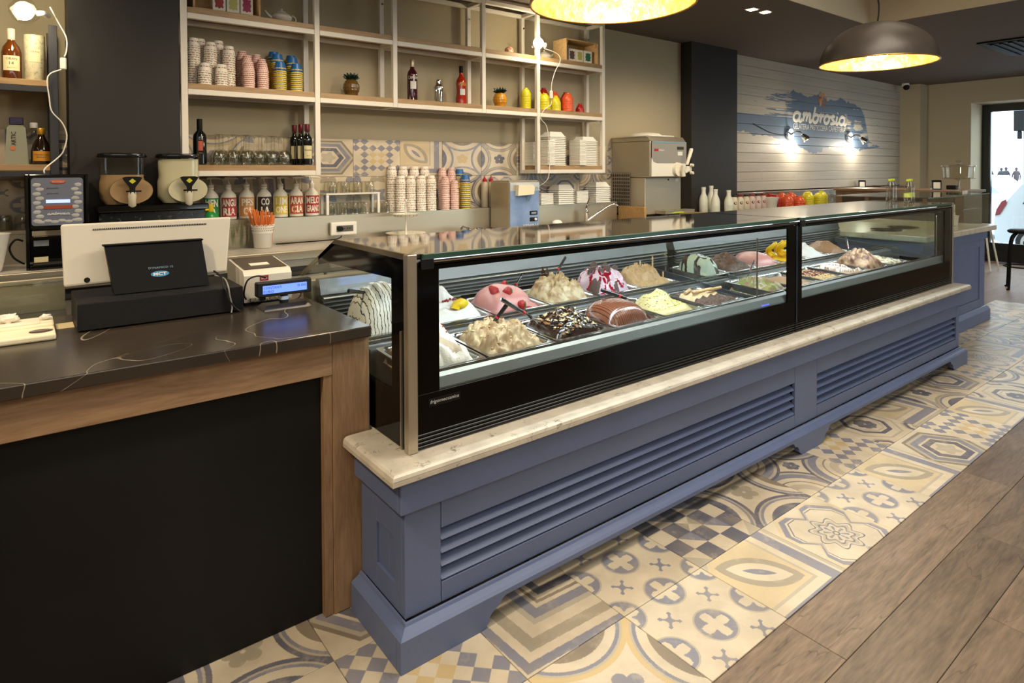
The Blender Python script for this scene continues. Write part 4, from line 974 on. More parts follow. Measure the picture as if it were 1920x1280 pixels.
for (x, y, n, s, v) in ((.875, 4.43, 17, 'tallest front stack at the left shelf end', 99), (.975, 4.43, 16, 'second tall stack of the cup shelf', 99), (1.085, 4.42, 15, 'third tall stack of the cup shelf', 99),
                     (.925, 4.36, 6, 'first low stack of the cup shelf', 99), (1.025, 4.36, 6, 'second low stack of the cup shelf', 99), (.93, 4.51, 18, 'rear left stack of the cup shelf', 4), (1.04, 4.51, 18, 'rear right stack of the cup shelf', 5)):
    cup_stack('w', x, y, Z_B, n, .0148, wl+s, v)
dl = 'pink paper cup with dark red dots in the '
for (x, y, n, s, v) in ((1.195, 4.36, 9, 'left front shelf stack', 99), (1.285, 4.36, 9, 'right front shelf stack', 99), (1.205, 4.44, 13, 'left middle shelf stack', 7), (1.30, 4.44, 12, 'right middle shelf stack', 6), (1.195, 4.52, 16, 'left rear shelf stack', 5), (1.29, 4.52, 15, 'right rear shelf stack', 5)):
    cup_stack('d', x, y, Z_B, n, .0135, dl+s, v)
yl = 'yellow paper cup with a blue band in the '
for (x, y, n, s, v) in ((1.40, 4.365, 11, 'left front shelf stack', 99), (1.51, 4.365, 11, 'right front shelf stack', 99), (1.41, 4.455, 16, 'left middle shelf stack', 7), (1.515, 4.455, 15, 'right middle shelf stack', 6), (1.41, 4.53, 18, 'left rear shelf stack', 4), (1.53, 4.53, 17, 'right rear shelf stack', 4)):
    cup_stack('y', x, y, Z_B, n, .0135, yl+s, v)
for i, (x, y, n) in enumerate(((2.335, 4.505, 13), (2.425, 4.505, 13), (2.52, 4.505, 13), (2.615, 4.505, 13), (2.30, 4.583, 17), (2.40, 4.583, 17), (2.50, 4.583, 17), (2.60, 4.583, 17))):
    cup_stack('w', x+.03, y-.03, Z_L, n, .0185, wl+('%s front stack on the steel ledge' % ('first', 'second', 'third', 'fourth')[i] if i < 4 else '%s rear stack on the steel ledge' % ('first', 'second', 'third', 'fourth')[i-4]), 99 if i < 5 else 4)
for i, (x, y, n) in enumerate(((2.76, 4.485, 13), (2.85, 4.485, 11), (2.78, 4.563, 17), (2.87, 4.563, 17))):
    cup_stack('d', x+.02, y-.01, Z_L, n, .0178, dl+'%s stack on the steel ledge' % ('left front', 'right front', 'left rear', 'right rear')[i], 99 if i < 2 else 5)
cup_stack('y', 2.98, 4.472, Z_L, 15, .0165, yl+'front stack by the cream machine'); cup_stack('y', 2.97, 4.552, Z_L, 18, .0165, yl+'rear stack by the cream machine', 5)
solo('hidden_cups', hidden, [M_cupw, M_pinkc, M_yel], 'lower paper cups of the rear stacks, hidden behind the front ones', 'cups', kind='stuff')
# ---- foam trays
def tray_proto():
    b = MB(); n = 4
    def ring(hx, hy, z): return [(-hx, -hy, z), (hx, -hy, z), (hx, hy, z), (-hx, hy, z)]
    L = [ring(.070, .050, .050), ring(.070, .050, .047), ring(.0945, .0745, .006), ring(.100, .080, .006), ring(.100, .080, 0), ring(.094, .074, 0), ring(.066, .046, .044)]
    vs = [p for r_ in L for p in r_]; fs = [(3, 2, 1, 0)[::-1]] + [(i*4+k, i*4+(k+1) % 4, (i+1)*4+(k+1) % 4, (i+1)*4+k)[::-1] for i in range(len(L)-1) for k in range(4)] + [((len(L)-1)*4+3, (len(L)-1)*4+2, (len(L)-1)*4+1, (len(L)-1)*4)[::-1]]
    b.add(vs, fs); return obj('foam_tray', b, mat('foam_white', '#ece9df', .6))
trp = tray_proto(); tfirst = [True]
def box_proto():
    b = MB().box(-.078, .078, -.075, .075, 0, .0125, bev=.004); return obj('foam_tray', b, mat('foam_white', '#ece9df', .6))
bxp = box_proto(); bfirst = [True]
def tray_stack(p, flag, x, y, z0, n, pitch, label, s=1.0, h=.0, w_=1.):
    for i in range(n):
        o = p if flag[0] else p.copy()
        if flag[0]: flag[0] = False
        else: COL.objects.link(o)
        tag(o, label, 'tray', label+', stacked'); o.location = (x, y, z0+.001+i*pitch); o.scale = (s*w_, s, 1); o.rotation_euler = (0, 0, 0)
fl_ = 'white foam ice-cream tray in the '
tray_stack(trp, tfirst, 3.93, 4.43, Z_C, 17, .0165, fl_+'left tall stack of the lowest right shelf'); tray_stack(trp, tfirst, 4.35, 4.43, Z_C, 15, .0165, fl_+'right tall stack of the lowest right shelf')
tray_stack(bxp, bfirst, 3.80, 4.37, Z_C, 17, .0135, fl_+'left square stack of the lowest right shelf', w_=.55); tray_stack(bxp, bfirst, 4.20, 4.37, Z_C, 18, .0135, fl_+'right square stack of the lowest right shelf', w_=.55); tray_stack(bxp, bfirst, 3.70, 4.47, Z_C, 16, .0135, fl_+'stack half behind the lowest shelf post', w_=.4)
tray_stack(trp, tfirst, 4.10, 4.50, Z_L, 8, .019, fl_+'left sloped stack on the sink ledge', 1.02); tray_stack(trp, tfirst, 4.60, 4.50, Z_L, 9, .019, fl_+'right sloped stack on the sink ledge', 1.02)
tray_stack(bxp, bfirst, 3.88, 4.52, Z_L, 8, .0135, fl_+'square stack behind the cream machine'); tray_stack(bxp, bfirst, 4.34, 4.52, Z_L, 9, .0135, fl_+'square stack between the sloped ledge stacks')

# ---- bottles
def bottle(nm, x, y, z, prof, m, label, cat='bottle', cap=None, lab=None, neck=None, txt=None, group=None, seg=24, extra=None):
    t = thing(nm, label, cat, (x, y, z), group)
    b = MB().lathe(prof, (x, y, z+.001), seg, cap=True); obj('glass' if 'bottle' in nm else 'body', b, m, t)
    a0 = face_dir(x, y, 0)+math.atan2(x, y)*-.0 - math.atan2(x, y)*.8*0
    a0 = math.atan2(-y, -x)*.5 + (-math.pi/2)*.5
    if cap:
        r0, z0, z1, cm = cap; obj('cap', MB().lathe([(r0, z0), (r0+.0005, z0+.002), (r0+.0005, z1-.002), (r0-.001, z1)], (x, y, z+.001), 18), cm, t)
    if neck:
        r0, z0, z1, cm = neck; obj('neck_label', MB().lathe([(r0, z0), (r0, z1)], (x, y, z+.001), 18, cap=False), cm, t)
    if lab:
        r0, z0, z1, w_, cm = lab; b = MB(); patch(b, (x, y, z+.001), r0+.0012, a0, w_, z0, z1); l = obj('label', b, cm, t)
        if txt:
            b = MB()
            for (s, zc, h, wd, tm_) in txt: b.text(s, wrap((x, y, z+.001+zc), r0+.0018, a0), h, wd, m=0)
            obj('lettering', b, txt[0][4], l)
    if extra: extra(t, a0)
    return t
def bord(h, r, rn=.0145): return [(r*.8, .001), (r, .008), (r, h*.60), (r*.93, h*.66), (r*.55, h*.73), (rn, h*.77), (rn, h*.96), (rn+.002, h*.965), (rn+.002, h)]
M_wine = mat('wine_glass_dark', '#0c1210', .07, coat=.5); M_foil = mat('wine_foil', '#5e1322', .35, .3); M_lab = mat('label_cream', '#d9cda0', .6); M_ink = mat('print_ink', '#2a2320', .6)
for i, (x, y, s) in enumerate(((1.585, 4.36, 'front of three'), (1.565, 4.43, 'middle of three'), (1.545, 4.505, 'rearmost of three'))):
    bottle('wine_bottle', x-.005, y, Z_C, bord(.285, .034), M_wine, 'red wine bottle with cream label on the lowest left shelf, '+s, cap=(.0165, .235, .286, M_foil), lab=(.034, .045, .135, .06, M_lab), txt=[('Bonacosta', .105, .012, .048, M_ink), ('2015', .065, .006, .02, M_ink)] if i == 0 else None)
bottle('wine_bottle', .90, 4.40, Z_C, bord(.292, .040), M_wine, 'large black wine bottle with a red square label at the lowest shelf left end', cap=(.0165, .225, .293, M_blackm), lab=(.040, .09, .15, .028, mat('label_red_print', '#b0533c', .6)), txt=[('VIGNETI', .160, .006, .03, mat('print_rust', '#a86a4c', .6)), ('TERRE', .075, .006, .025, MATS['print_rust'])])
M_camp = mat('red_bitter', '#3d0f18', .08, coat=.6, var=.2); M_lw = mat('label_white', '#d8d8d2', .5); M_lt = mat('lettering_white', '#ece9e2', .5)
bottle('bitter_bottle', 2.44, 4.41, Z_B, [(.036, .001), (.041, .006), (.041, .20), (.036, .225), (.018, .25), (.015, .275), (.015, .30)], M_camp, 'dark red bitter bottle marked CAMPARI on the middle shelf', cap=(.0165, .265, .325, mat('cap_silver', '#b9ad92', .3, .6)), lab=(.041, .09, .15, .05, M_lw), txt=[('CAMPARI', .178, .024, .088, M_lt)])
bottle('aperitif_bottle', 2.90, 4.41, Z_B, [(.040, .001), (.046, .006), (.046, .05), (.038, .10), (.044, .17), (.040, .20), (.018, .235), (.015, .26), (.015, .29)], mat('orange_aperitif', '#a8260f', .1, coat=.5), 'orange-red aperitif bottle marked APEROL on the middle shelf', cap=(.0165, .26, .318, M_blackm), lab=(.042, .075, .125, .045, M_lw), txt=[('APEROL', .165, .026, .080, mat('print_yellow', '#d9c23a', .5))])
bottle('cocktail_shaker', 2.68, 4.41, Z_B, [(.026, .001), (.036, .01), (.042, .10), (.042, .125), (.030, .142), (.022, .150), (.021, .155), (.021, .175), (.017, .186), (.0, .188)], M_chrome, 'chrome cocktail shaker between the two red bottles', 'shaker', cap=(.0435, .122, .128, M_chrome))
# pineapple jars
def pineapple(x, y, z, lab, body):
    t = thing('pineapple_jar', lab, 'ornament', (x, y, z))
    b = MB()
    def d(v): 
        a = math.atan2(v.y, v.x); return 1+.05*math.sin(a*9+v.z*9)*math.sin(a*9-v.z*9)
    b.ball((x, y, z+.066), .060, .060, .068, 54, 34, disp=d); b.lathe([(.04, .001), (.046, .004), (.05, .02)], (x, y, z), 24); obj('body', b, body, t)
    M_leaf = mat('leaf_dark_green', '#12271b', .25, coat=.3)
    for k in range(18):
        ring_ = k//6; a = 2*math.pi*k/6+ring_*.5; tl = (1.15, .75, .3)[ring_]; L = (.055, .055, .05)[ring_]
        p0 = Vector((x+.016*math.cos(a), y+.016*math.sin(a), z+.128)); dv = Vector((math.cos(a)*math.sin(tl), math.sin(a)*math.sin(tl), math.cos(tl)))
        p1 = p0+dv*L*.6; p2 = p0+dv*L+Vector((0, 0, -.008 if ring_ == 0 else 0))
        obj('leaf', MB().tube([p0, p1, p2], [.010, .011, .001], 6, flat=.3), M_leaf, t)
M_pine1 = mat('pineapple_amber_dark', '#5f4518', .2, coat=.6); M_pine2 = mat('pineapple_gold', '#c98a12', .18, coat=.8)
pineapple(1.935, 4.42, Z_B, 'dull amber glass pineapple jar on the middle shelf, the left one', M_pine1); pineapple(3.31, 4.42, Z_B, 'bright gold glass pineapple jar on the middle shelf, the right one', M_pine2)
# coloured plastic cups (upside down, nested)
def col_cup(x, y, z, h, m, lab, r=.048, nm='plastic_cup_stack'):
    nr = max(1, int((h-.06)/.022)); pr = [(r*1.02, .001)]
    for k in range(nr): z0 = .012+.022*k; pr += [(r*1.02, z0-.004), (r, z0), (r*.99, z0+.014)]
    zt = .012+.022*nr; pr += [(r*.98, zt), (r*.55, zt+(h-zt)*.72), (r*.42, zt+(h-zt)*.78), (r*.40, h), (0, h)]
    b = MB().lathe(pr, (x, y, z+.001), 22, cap=False); solo(nm, b, m, lab, 'cup stack')
P_Y = mat('cup_plastic_yellow', '#d4cc2c', .3, sss=.0); P_O = mat('cup_plastic_orange', '#d95a33', .3); P_R = mat('cup_plastic_red', '#a01c16', .3)
col_cup(3.61, 4.43, Z_B, .195, P_Y, 'stack of yellow plastic cups just left of the post'); col_cup(3.785, 4.37, Z_B, .150, P_Y, 'stack of yellow plastic cups just right of the post, the wider front one', .055)
col_cup(3.80, 4.47, Z_B, .175, P_Y, 'stack of yellow plastic cups just right of the post, at the back'); col_cup(3.93, 4.38, Z_B, .140, P_Y, 'small stack of yellow plastic cups beside the orange ones')
col_cup(4.07, 4.37, Z_B, .175, P_O, 'stack of orange plastic cups at the front of the right bay', .055); col_cup(4.02, 4.50, Z_B, .20, P_O, 'stack of orange plastic cups at the back of the right bay', .05); col_cup(3.90, 4.52, Z_B, .225, P_R, 'tall stack of red plastic cups at the back of the right bay'); col_cup(4.16, 4.50, Z_B, .20, P_R, 'stack of red plastic cups behind the front orange ones')
col_cup(4.23, 4.37, Z_B, .085, P_R, 'short dark red plastic cup at the right of the orange stack', .042)
for i, (x, y, m, c_, h) in enumerate(((7.43, 4.20, P_R, 'red', .19), (7.55, 4.33, P_R, 'red', .20), (7.62, 4.14, P_O, 'orange', .18), (7.84, 4.10, P_O, 'orange', .165), (7.82, 4.32, P_O, 'orange', .20), (8.05, 4.32, P_O, 'orange', .20), (8.10, 4.12, P_Y, 'yellow', .20), (8.42, 4.28, P_Y, 'yellow', .21), (8.42, 4.12, P_Y, 'yellow', .20), (8.64, 4.20, P_Y, 'yellow', .21))):
    ws = ('leftmost red', 'second red', 'front left orange', 'front right orange', 'rear left orange', 'rear right orange', 'leftmost yellow', 'rear middle yellow', 'front middle yellow', 'rightmost yellow')[i]
    col_cup(x, y, 1.091, h, m, '%s plastic cup stack on the back counter before the mural' % ws, .078)
# small teapots
def teapot(x, y, z, s, lab, flip=1):
    t = thing('teapot', lab, 'teapot', (x, y, z)); M_por = mat('porcelain', '#d9d6cc', .15, coat=.4)
    b = MB().lathe([(.03, .001), (.04, .004), (.065, .025), (.068, .042), (.055, .058), (.03, .066)], (x, y, z), 26); b.v = [(x+(p[0]-x)*s, y+(p[1]-y)*s, z+(p[2]-z)*s) for p in b.v]; obj('body', b, M_por, t)
    b = MB().lathe([(.034, .066), (.030, .073), (.012, .079), (.007, .083), (.010, .090), (.006, .096), (0, .097)], (x, y, z), 20); b.v = [(x+(p[0]-x)*s, y+(p[1]-y)*s, z+(p[2]-z)*s) for p in b.v]; obj('lid', b, M_por, t)
    obj('spout', MB().tube([(x-flip*.055*s, y, z+.025*s), (x-flip*.085*s, y, z+.045*s), (x-flip*.105*s, y, z+.068*s)], [.014*s, .009*s, .006*s], 10), M_por, t)
    obj('handle', MB().tube([(x+flip*(.060+.035*math.sin(q))*s, y, z+(.035+.024*math.cos(q))*s) for q in np.linspace(.2, 2.9, 10)], .005*s, 8), M_por, t)
teapot(1.43, 4.42, Z_A, 1.05, 'white porcelain teapot on the upper shelf, the left one'); teapot(3.85, 4.45, Z_A, 1.0, 'white porcelain teapot on the upper shelf beside the lit bulb', -1)
# wooden crates with tea boxes
M_pin = wood('crate_pine', '#d8b987', '#b8935f', .55, 'x', 2)
def crate(x0, x1, y0, y1, z, h, lab):
    t = thing('wooden_crate', lab, 'crate', ((x0+x1)/2, (y0+y1)/2, z))
    for a in ((x0, x1, y0, y1, z+.001, z+.012), (x0, x0+.012, y0, y1, z+.0125, z+h-.0125), (x1-.012, x1, y0, y1, z+.0125, z+h-.0125), (x0, x1, y0, y1, z+h-.012, z+h), (x0+.0125, x1-.0125, y1-.01, y1, z+.0125, z+h-.0125)): obj('board', MB().box(*a, bev=.0015), M_pin, t)
    for xx_ in (x0+.0125, x1-.0325): obj('corner_block', MB().box(xx_, xx_+.02, y0+.01, y0+.03, z+h-.045, z+h-.0125), M_pin, t)
def teabox(x, y, z, w_, h, col, lab):
    t = thing('tea_box', lab, 'box', (x, y, z)); obj('carton', MB().box(x-w_/2, x+w_/2, y, y+.05, z+.001, z+h, bev=.001), M_whitep, t)
    P = []
    for k in range(28):
        q = 2*math.pi*k/28; rr = 1+.13*math.cos(8*q); P.append((x+w_*.36*max(-1, min(1, 1.25*math.cos(q)))*rr*.88, z+h*.5+h*.36*max(-1, min(1, 1.2*math.sin(q)))*rr*.9))
    obj('printed_emblem', MB().prism(P, 'y', y-.0012, y-.0002), col, t)
crate(4.03, 4.455, 4.345, 4.53, Z_A, .215, 'open pine crate holding three tea boxes at the right end of the upper shelf')
for i, (x, c_, s) in enumerate(((4.135, '#5a4436', 'brown'), (4.235, '#b9b35f', 'pale green'), (4.345, '#1d6b4a', 'dark green'))): teabox(x, 4.375, Z_A+.012, .09 if i < 2 else .105, .118, mat('tea_print_'+s.replace(' ', '_'), c_, .5), 'white tea box with a %s emblem in the right pine crate' % s)
crate(.86, 1.27, 4.345, 4.53, Z_A, .215, 'open pine crate holding tea boxes at the left end of the upper shelf')
for i, (x, c_, s) in enumerate(((1.02, '#9c2f2a', 'red'), (1.105, '#c2c06a', 'yellow'), (1.19, '#a01f4d', 'magenta'))): teabox(x, 4.375, Z_A+.012, .078, .125, mat('tea_print_'+s, c_, .5), 'white tea box with a %s emblem in the left pine crate' % s)
# little sweets bag by the bulb
t = thing('sweets_bag', 'small clear bag of red sweets on the upper shelf left of the bulb', 'bag', (3.40, 4.40, Z_A))
obj('sweets', MB().ball((3.40, 4.40, Z_A+.035), .042, .03, .034, 18, 12, disp=lambda d: 1+.18*noise.noise(d*4)), mat('sweets_red', '#b5452e', .4, var=.6, vscale=60, col2='#e8d9b0'), t)
obj('bag_top', MB().lathe([(.010, .068), (.006, .074), (.022, .098)], (3.40, 4.40, Z_A), 12, cap=False), M_glassthin, t)

# ---- clamp bulb lamps with cables
def clamp(x, y, z, dirx, lab, post):
    t = thing('clamp_lamp', lab, 'lamp', (x, y, z))
    obj('bulb', MB().ball((x, y, z), .045, .045, .048, 20, 14), mat('bulb_lit', '#ffffff', .4, emit='#ffedc4', es=32), t)
    obj('glass_globe', MB().lathe([(.02, -.06), (.05, -.045), (.068, 0), (.06, .04), (.035, .06)], (x, y, z), 20, cap=False, M=Matrix.Rotation(R(60)*dirx, 3, 'Y')), M_glassthin, t)
    obj('clamp', MB().tube([(x+dirx*.055, y, z-.005), (x+dirx*.085, y, z+.0), post], .014, 10), M_white, t)
    light('clamp_lamp_light', 'POINT', (x, y-.07, z), 9, (1, .84, .58), .05)
clamp(3.60, 4.24, 2.715, 1, 'glowing bulb lamp clamped on the upper right shelf post', (3.70, 4.27, 2.70))
clamp(.02, 4.19, 2.445, 1, 'glowing bulb lamp clamped on the dark shelving at the top left', (.125, 4.27, 2.45))
def cable(pts, lab, m=M_white, r=.0035): solo('lamp_cable', MB().tube(pts, r, 6), m, lab, 'cable')
cable([(3.70, 4.285, 2.69), (3.86, 4.285, 2.66), (3.90, 4.285, 2.60), (3.84, 4.285, 2.50), (3.80, 4.285, 2.40), (3.79, 4.285, 2.32)], 'white lamp cable hanging from the right bulb down to its switch')
solo('cable_switch', MB().box(3.775, 3.805, 4.275, 4.297, 2.245, 2.318, bev=.005), M_white, 'white inline switch on the right lamp cable', 'switch')
cable([(3.79, 4.285, 2.243), (3.78, 4.28, 2.19), (3.70, 4.28, 2.14), (3.66, 4.28, 2.06), (3.73, 4.28, 1.99), (3.76, 4.28, 1.8), (3.76, 4.28, 1.6), (3.73, 4.29, 1.50), (3.66, 4.40, 1.42), (3.58, 4.44, 1.33)], 'white lamp cable running from the switch down past the foam trays')
cable([(.135, 4.27, 2.50), (.17, 4.26, 2.42), (.205, 4.26, 2.34), (.205, 4.26, 2.27), (.195, 4.26, 2.235)], 'white lamp cable at the top of the dark shelving post')
solo('cable_switch', MB().box(.175, .205, 4.262, 4.282, 2.165, 2.230, bev=.005), M_white, 'white inline switch on the dark shelving post', 'switch')
cable([(.18, 4.262, 2.163), (.12, 4.26, 2.12), (.125, 4.26, 2.0), (.135, 4.26, 1.93), (.18, 4.26, 1.87), (.20, 4.26, 1.80), (.185, 4.26, 1.72), (.16, 4.26, 1.68), (.10, 4.22, 1.62), (.095, 4.15, 1.595)], 'white lamp cable drooping over the dark post to the chocolate dispenser')
# ---- spirits at the far left
M_amb = mat('whisky_amber', '#5a2c0a', .08, coat=.6, var=.3); zs1 = 2.102; zs2 = 1.642
bottle('whisky_bottle', -.035, 4.38, zs1, [(.040, .001), (.045, .006), (.045, .145), (.038, .175), (.018, .205), (.014, .225), (.014, .26)], M_amb, 'amber whisky bottle with cream label on the upper dark shelf', cap=(.017, .215, .275, mat('foil_white', '#d8cfb4', .4)), lab=(.045, .045, .125, .08, M_lab), txt=[('OBAN', .108, .012, .05, M_ink), ('14', .085, .016, .02, M_ink), ('SINGLE MALT', .06, .004, .04, M_ink)])
bottle('gift_tube', .065, 4.38, zs1, [(.047, .001), (.048, .003), (.048, .245), (.047, .25), (0, .251)], marble('tube_print', '#cfc8a8', '#8c8a76', .5, 30, .08, .25), 'cream cardboard whisky tube beside the amber bottle', 'tube', lab=(.048, .10, .17, .055, M_lab), txt=[('OBAN', .155, .010, .04, M_ink)])
t = thing('peach_bottle', 'frosted tapered bottle marked ARTIC on the lower dark shelf', 'bottle', (-.02, 4.38, zs2))
b = MB(); 
def rb(b, x, y, z0, z1, w0, w1, d, m=0): b.add([(x-w0, y-d, z0), (x+w0, y-d, z0), (x+w0, y+d, z0), (x-w0, y+d, z0), (x-w1, y-d, z1), (x+w1, y-d, z1), (x+w1, y+d, z1), (x-w1, y+d, z1)], [(0, 3, 2, 1), (4, 5, 6, 7), (0, 1, 5, 4), (1, 2, 6, 5), (2, 3, 7, 6), (3, 0, 4, 7)], m)
rb(b, -.02, 4.38, zs2+.001, zs2+.20, .052, .040, .03); rb(b, -.02, 4.38, zs2+.20, zs2+.215, .040, .026, .022); obj('glass', b, mat('frosted_grey', '#8a8b78', .3, coat=.2), t)
obj('cap', MB().box(-.05, .012, 4.352, 4.408, zs2+.216, zs2+.256, bev=.004), mat('cap_violet', '#2a2440', .3), t)
b = MB().text('ARTIC', lambda a, c, d: (-.032-c*.9, 4.3475, zs2+.14+a), .022, .075, bold=.01); b.v = [(x, y, z) for x, y, z in b.v]; obj('lettering', b, M_ink, t)
obj('emblem', MB().cyl((-.036, 4.349, zs2+.088), (-.036, 4.3475, zs2+.088), .011, seg=18), mat('peach_print', '#c46a3a', .5), t)
bottle('clear_bottle', .058, 4.46, zs2, [(.034, .001), (.037, .005), (.037, .13), (.015, .165), (.014, .19), (.017, .192), (.017, .225)], M_glassob, 'clear spirit bottle half behind the frosted one', cap=(.018, .205, .235, M_lw), lab=(.037, .03, .11, .05, M_lw))
bottle('brandy_bottle', .108-.02, 4.36, zs2, [(.043, .001), (.047, .006), (.047, .07), (.040, .105), (.018, .15), (.014, .165), (.014, .185)], mat('brandy_dark', '#1f0f08', .07, coat=.6), 'dark brandy bottle with a gold label and cap on the lower dark shelf', cap=(.019, .165, .20, mat('cap_gold', '#b98a2a', .35, .5)), lab=(.047, .018, .072, .085, mat('label_gold', '#c68a24', .5)), txt=[('STRAVECCHIO', .052, .008, .07, M_ink), ('BRANDY', .038, .008, .045, M_ink)])
# ================================================================== tubs of ice cream
def N3(x, y, z=0.): return noise.noise(Vector((x, y, z)))
def fb3(x, y, s, o=4, seed=0.):
    v = 0; a = .5
    for i in range(o): v += a*N3(x*s, y*s, seed+i*7.3); s *= 2.03; a *= .5
    return v
def ridged(x, y, s, o=4, seed=0.):
    v = 0; a = .5
    for i in range(o): v += a*(1-abs(N3(x*s, y*s, seed+i*5.1))*2.2); s *= 2.1; a *= .5
    return v
SL = .0705      # slope of the tub deck in Y
def fold(x, y, seed=0., s=7., n=9.):
    return abs(math.sin(n*(fb3(x, y, s, 2, seed)+.35*fb3(x, y, s*2.5, 2, seed+3))*2))
def deck(y, row): return (.887 + SL*(y-1.92)) if row == 0 else (.922 + SL*(y-2.36))
M_tub = mat('tub_steel', '#cfd0cf', .22, 1.)
def tub(x0, x1, row, lab):
    y0, y1 = (1.938, 2.255) if row == 0 else (2.372, 2.69); xc = (x0+x1)/2; zc = deck(y0, row)
    t = thing('gelato_tub', lab, 'tub', (xc, (y0+y1)/2, .745))
    def ring(d, dz, n=5, r=.03):
        P = []
        for cx, cy, a0 in ((x1-d-r, y1-d-r, 0), (x0+d+r, y1-d-r, 90), (x0+d+r, y0+d+r, 180), (x1-d-r, y0+d+r, 270)):
            for k in range(n): q = R(a0+90*k/(n-1)); P.append((cx+r*math.cos(q), cy+r*math.sin(q), deck(cy+r*math.sin(q), row)+dz))
        return P
    L = [ring(.002, -.006, r=.012), ring(.002, 0, r=.012), ring(.012, .002, r=.03), ring(.018, -.001, r=.035), ring(.022, -.010, r=.035), ring(.032, -.125, r=.035)]
    n = len(L[0]); vs = [p for r_ in L for p in r_]; fs = [(i*n+k, i*n+(k+1) % n, (i+1)*n+(k+1) % n, (i+1)*n+k) for i in range(len(L)-1) for k in range(n)] + [tuple((len(L)-1)*n+k for k in range(n))]
    b = MB(); b.add(vs, fs, 0, True); obj('pan', b, M_tub, t); return (x0+.024, x1-.024, y0+.024, y1-.024, row, t)
def mound(T, nm, lab, m, h, fn, base=-.022, nu=64, nv=56, mi=None, pw=.5):
    x0, x1, y0, y1, row, _ = T
    b = MB()
    def P(u, v):
        a = u*2-1; c = v*2-1; edge = max(0., 1-abs(a)**9)*max(0., 1-abs(c)**9); x = x0+(x1-x0)*u; y = y0+(y1-y0)*v
        return (x, y, deck(y, row)+base*(1) - .03*(1-edge) + h*fn(a, c, x, y)*min(1, edge*1.0))
    b.grid(P, nu, nv, 0, True)
    if mi:
        k = 0
        for j in range(nv-1):
            for i in range(nu-1): b.mi[k] = mi((i+.5)/(nu-1)*2-1, (j+.5)/(nv-1)*2-1, x0+(x1-x0)*(i+.5)/(nu-1), y0+(y1-y0)*(j+.5)/(nv-1)); k += 1
    # skirt down so the mass has depth
    t = thing(nm, lab, 'ice cream', ((x0+x1)/2, (y0+y1)/2, .9))
    g = obj('ice_cream', b, m, t, sharp=False); return t, P
def G(a, c, s=1., ax=0., cc=0., sx=1., sy=1.): return math.exp(-(((a-ax)/sx)**2+((c-cc)/sy)**2)/(s*s))
def top_at(P, T, x, y):
    x0, x1, y0, y1 = T[:4]; return P((x-x0)/(x1-x0), (y-y0)/(y1-y0))[2]
def dome_f(a, c, px=2., py=2.): return max(0, 1-abs(a)**px-abs(c)**py)**.5 if abs(a)**px+abs(c)**py < 1 else 0
M_ic = lambda n, c, r=.45, **k: mat('gelato_'+n, c, r, sss=.0, bump=k.pop('bump', .25), bscale=k.pop('bs', 160), **k)
fx = [1.04+.351*k for k in range(7)]; gx = [3.40, 3.67, 4.022, 4.373, 4.724, 5.075, 5.426]
F = []; B_ = []
nmF = ['front row, nearest the corner post', 'front row, second', 'front row, third', 'front row, fourth', 'front row, fifth', 'front row, sixth']
def tl(k, row, c): return 'steel tub number %s of the %s row in the %s case' % (('one', 'two', 'three', 'four', 'five', 'six')[k], ('front', 'rear')[row], c)
for k in range(6):
    F.append(tub(fx[k]+.003+(.03 if k == 0 else 0), fx[k+1]-.003, 0, tl(k, 0, 'nearer'))); B_.append(tub(fx[k]+.003+(.03 if k == 0 else 0), fx[k+1]-.003, 1, tl(k, 1, 'nearer')))
F2 = []; B2 = []
for k in range(6):
    F2.append(tub(gx[k]+.003, gx[k+1]-.003, 0, tl(k, 0, 'farther'))); B2.append(tub(gx[k]+.003, gx[k+1]-.003, 1, tl(k, 1, 'farther')))
# ---- small topping helpers
def nut(b, x, y, z, s, m=0):
    q = Matrix.Rotation(rnd.uniform(0, 6.3), 3, 'Z') @ Matrix.Rotation(rnd.uniform(-.8, .8), 3, 'X'); n0 = len(b.v)
    b.ball((0, 0, 0), s, s*.62, s*.32, 8, 5, m); b.v = b.v[:n0]+[tuple(q @ Vector(p)+Vector((x, y, z))) for p in b.v[n0:]]
def scatter(t, P, T, n, s, m, nm, reg=(-.8, .8, -.8, .8), lift=.5, box=False):
    b = MB(); x0, x1, y0, y1 = T[:4]
    for i in range(n):
        a = rnd.uniform(reg[0], reg[1]); c = rnd.uniform(reg[2], reg[3]); x = x0+(x1-x0)*(a+1)/2; y = y0+(y1-y0)*(c+1)/2
        nut(b, x, y, P((a+1)/2, (c+1)/2)[2]+s*lift*.3, s*rnd.uniform(.7, 1.3), rnd.randrange(len(m)) if isinstance(m, list) else 0)
    return obj(nm, b, m, t, kind='stuff')
# F0 white with red caramel, lobed
def f(a, c, x, y): return .9*G(a, c, .55, -.1, .2)+.25*max(0, math.sin(7*(c+.25*math.sin(3*a))+1))*(1-abs(a)**3)*.8+.30*fold(x, y, 4., 6., 5.)+.25
t, P = mound(F[0], 'cream_gelato', 'white and beige whipped ice cream with red crumbs, front tub at the corner', [M_ic('milk', '#efe6d6'), M_ic('beige', '#b39c7e')], .115, f, mi=lambda a, c, x, y: 1 if (math.sin(7*(c+.25*math.sin(3*a))+1) < -.35 and a < .6) else 0)
scatter(t, P, F[0], 90, .006, mat('crumb_red', '#b5492c', .5), 'red_crumbs', (-.6, .5, -.3, .9))
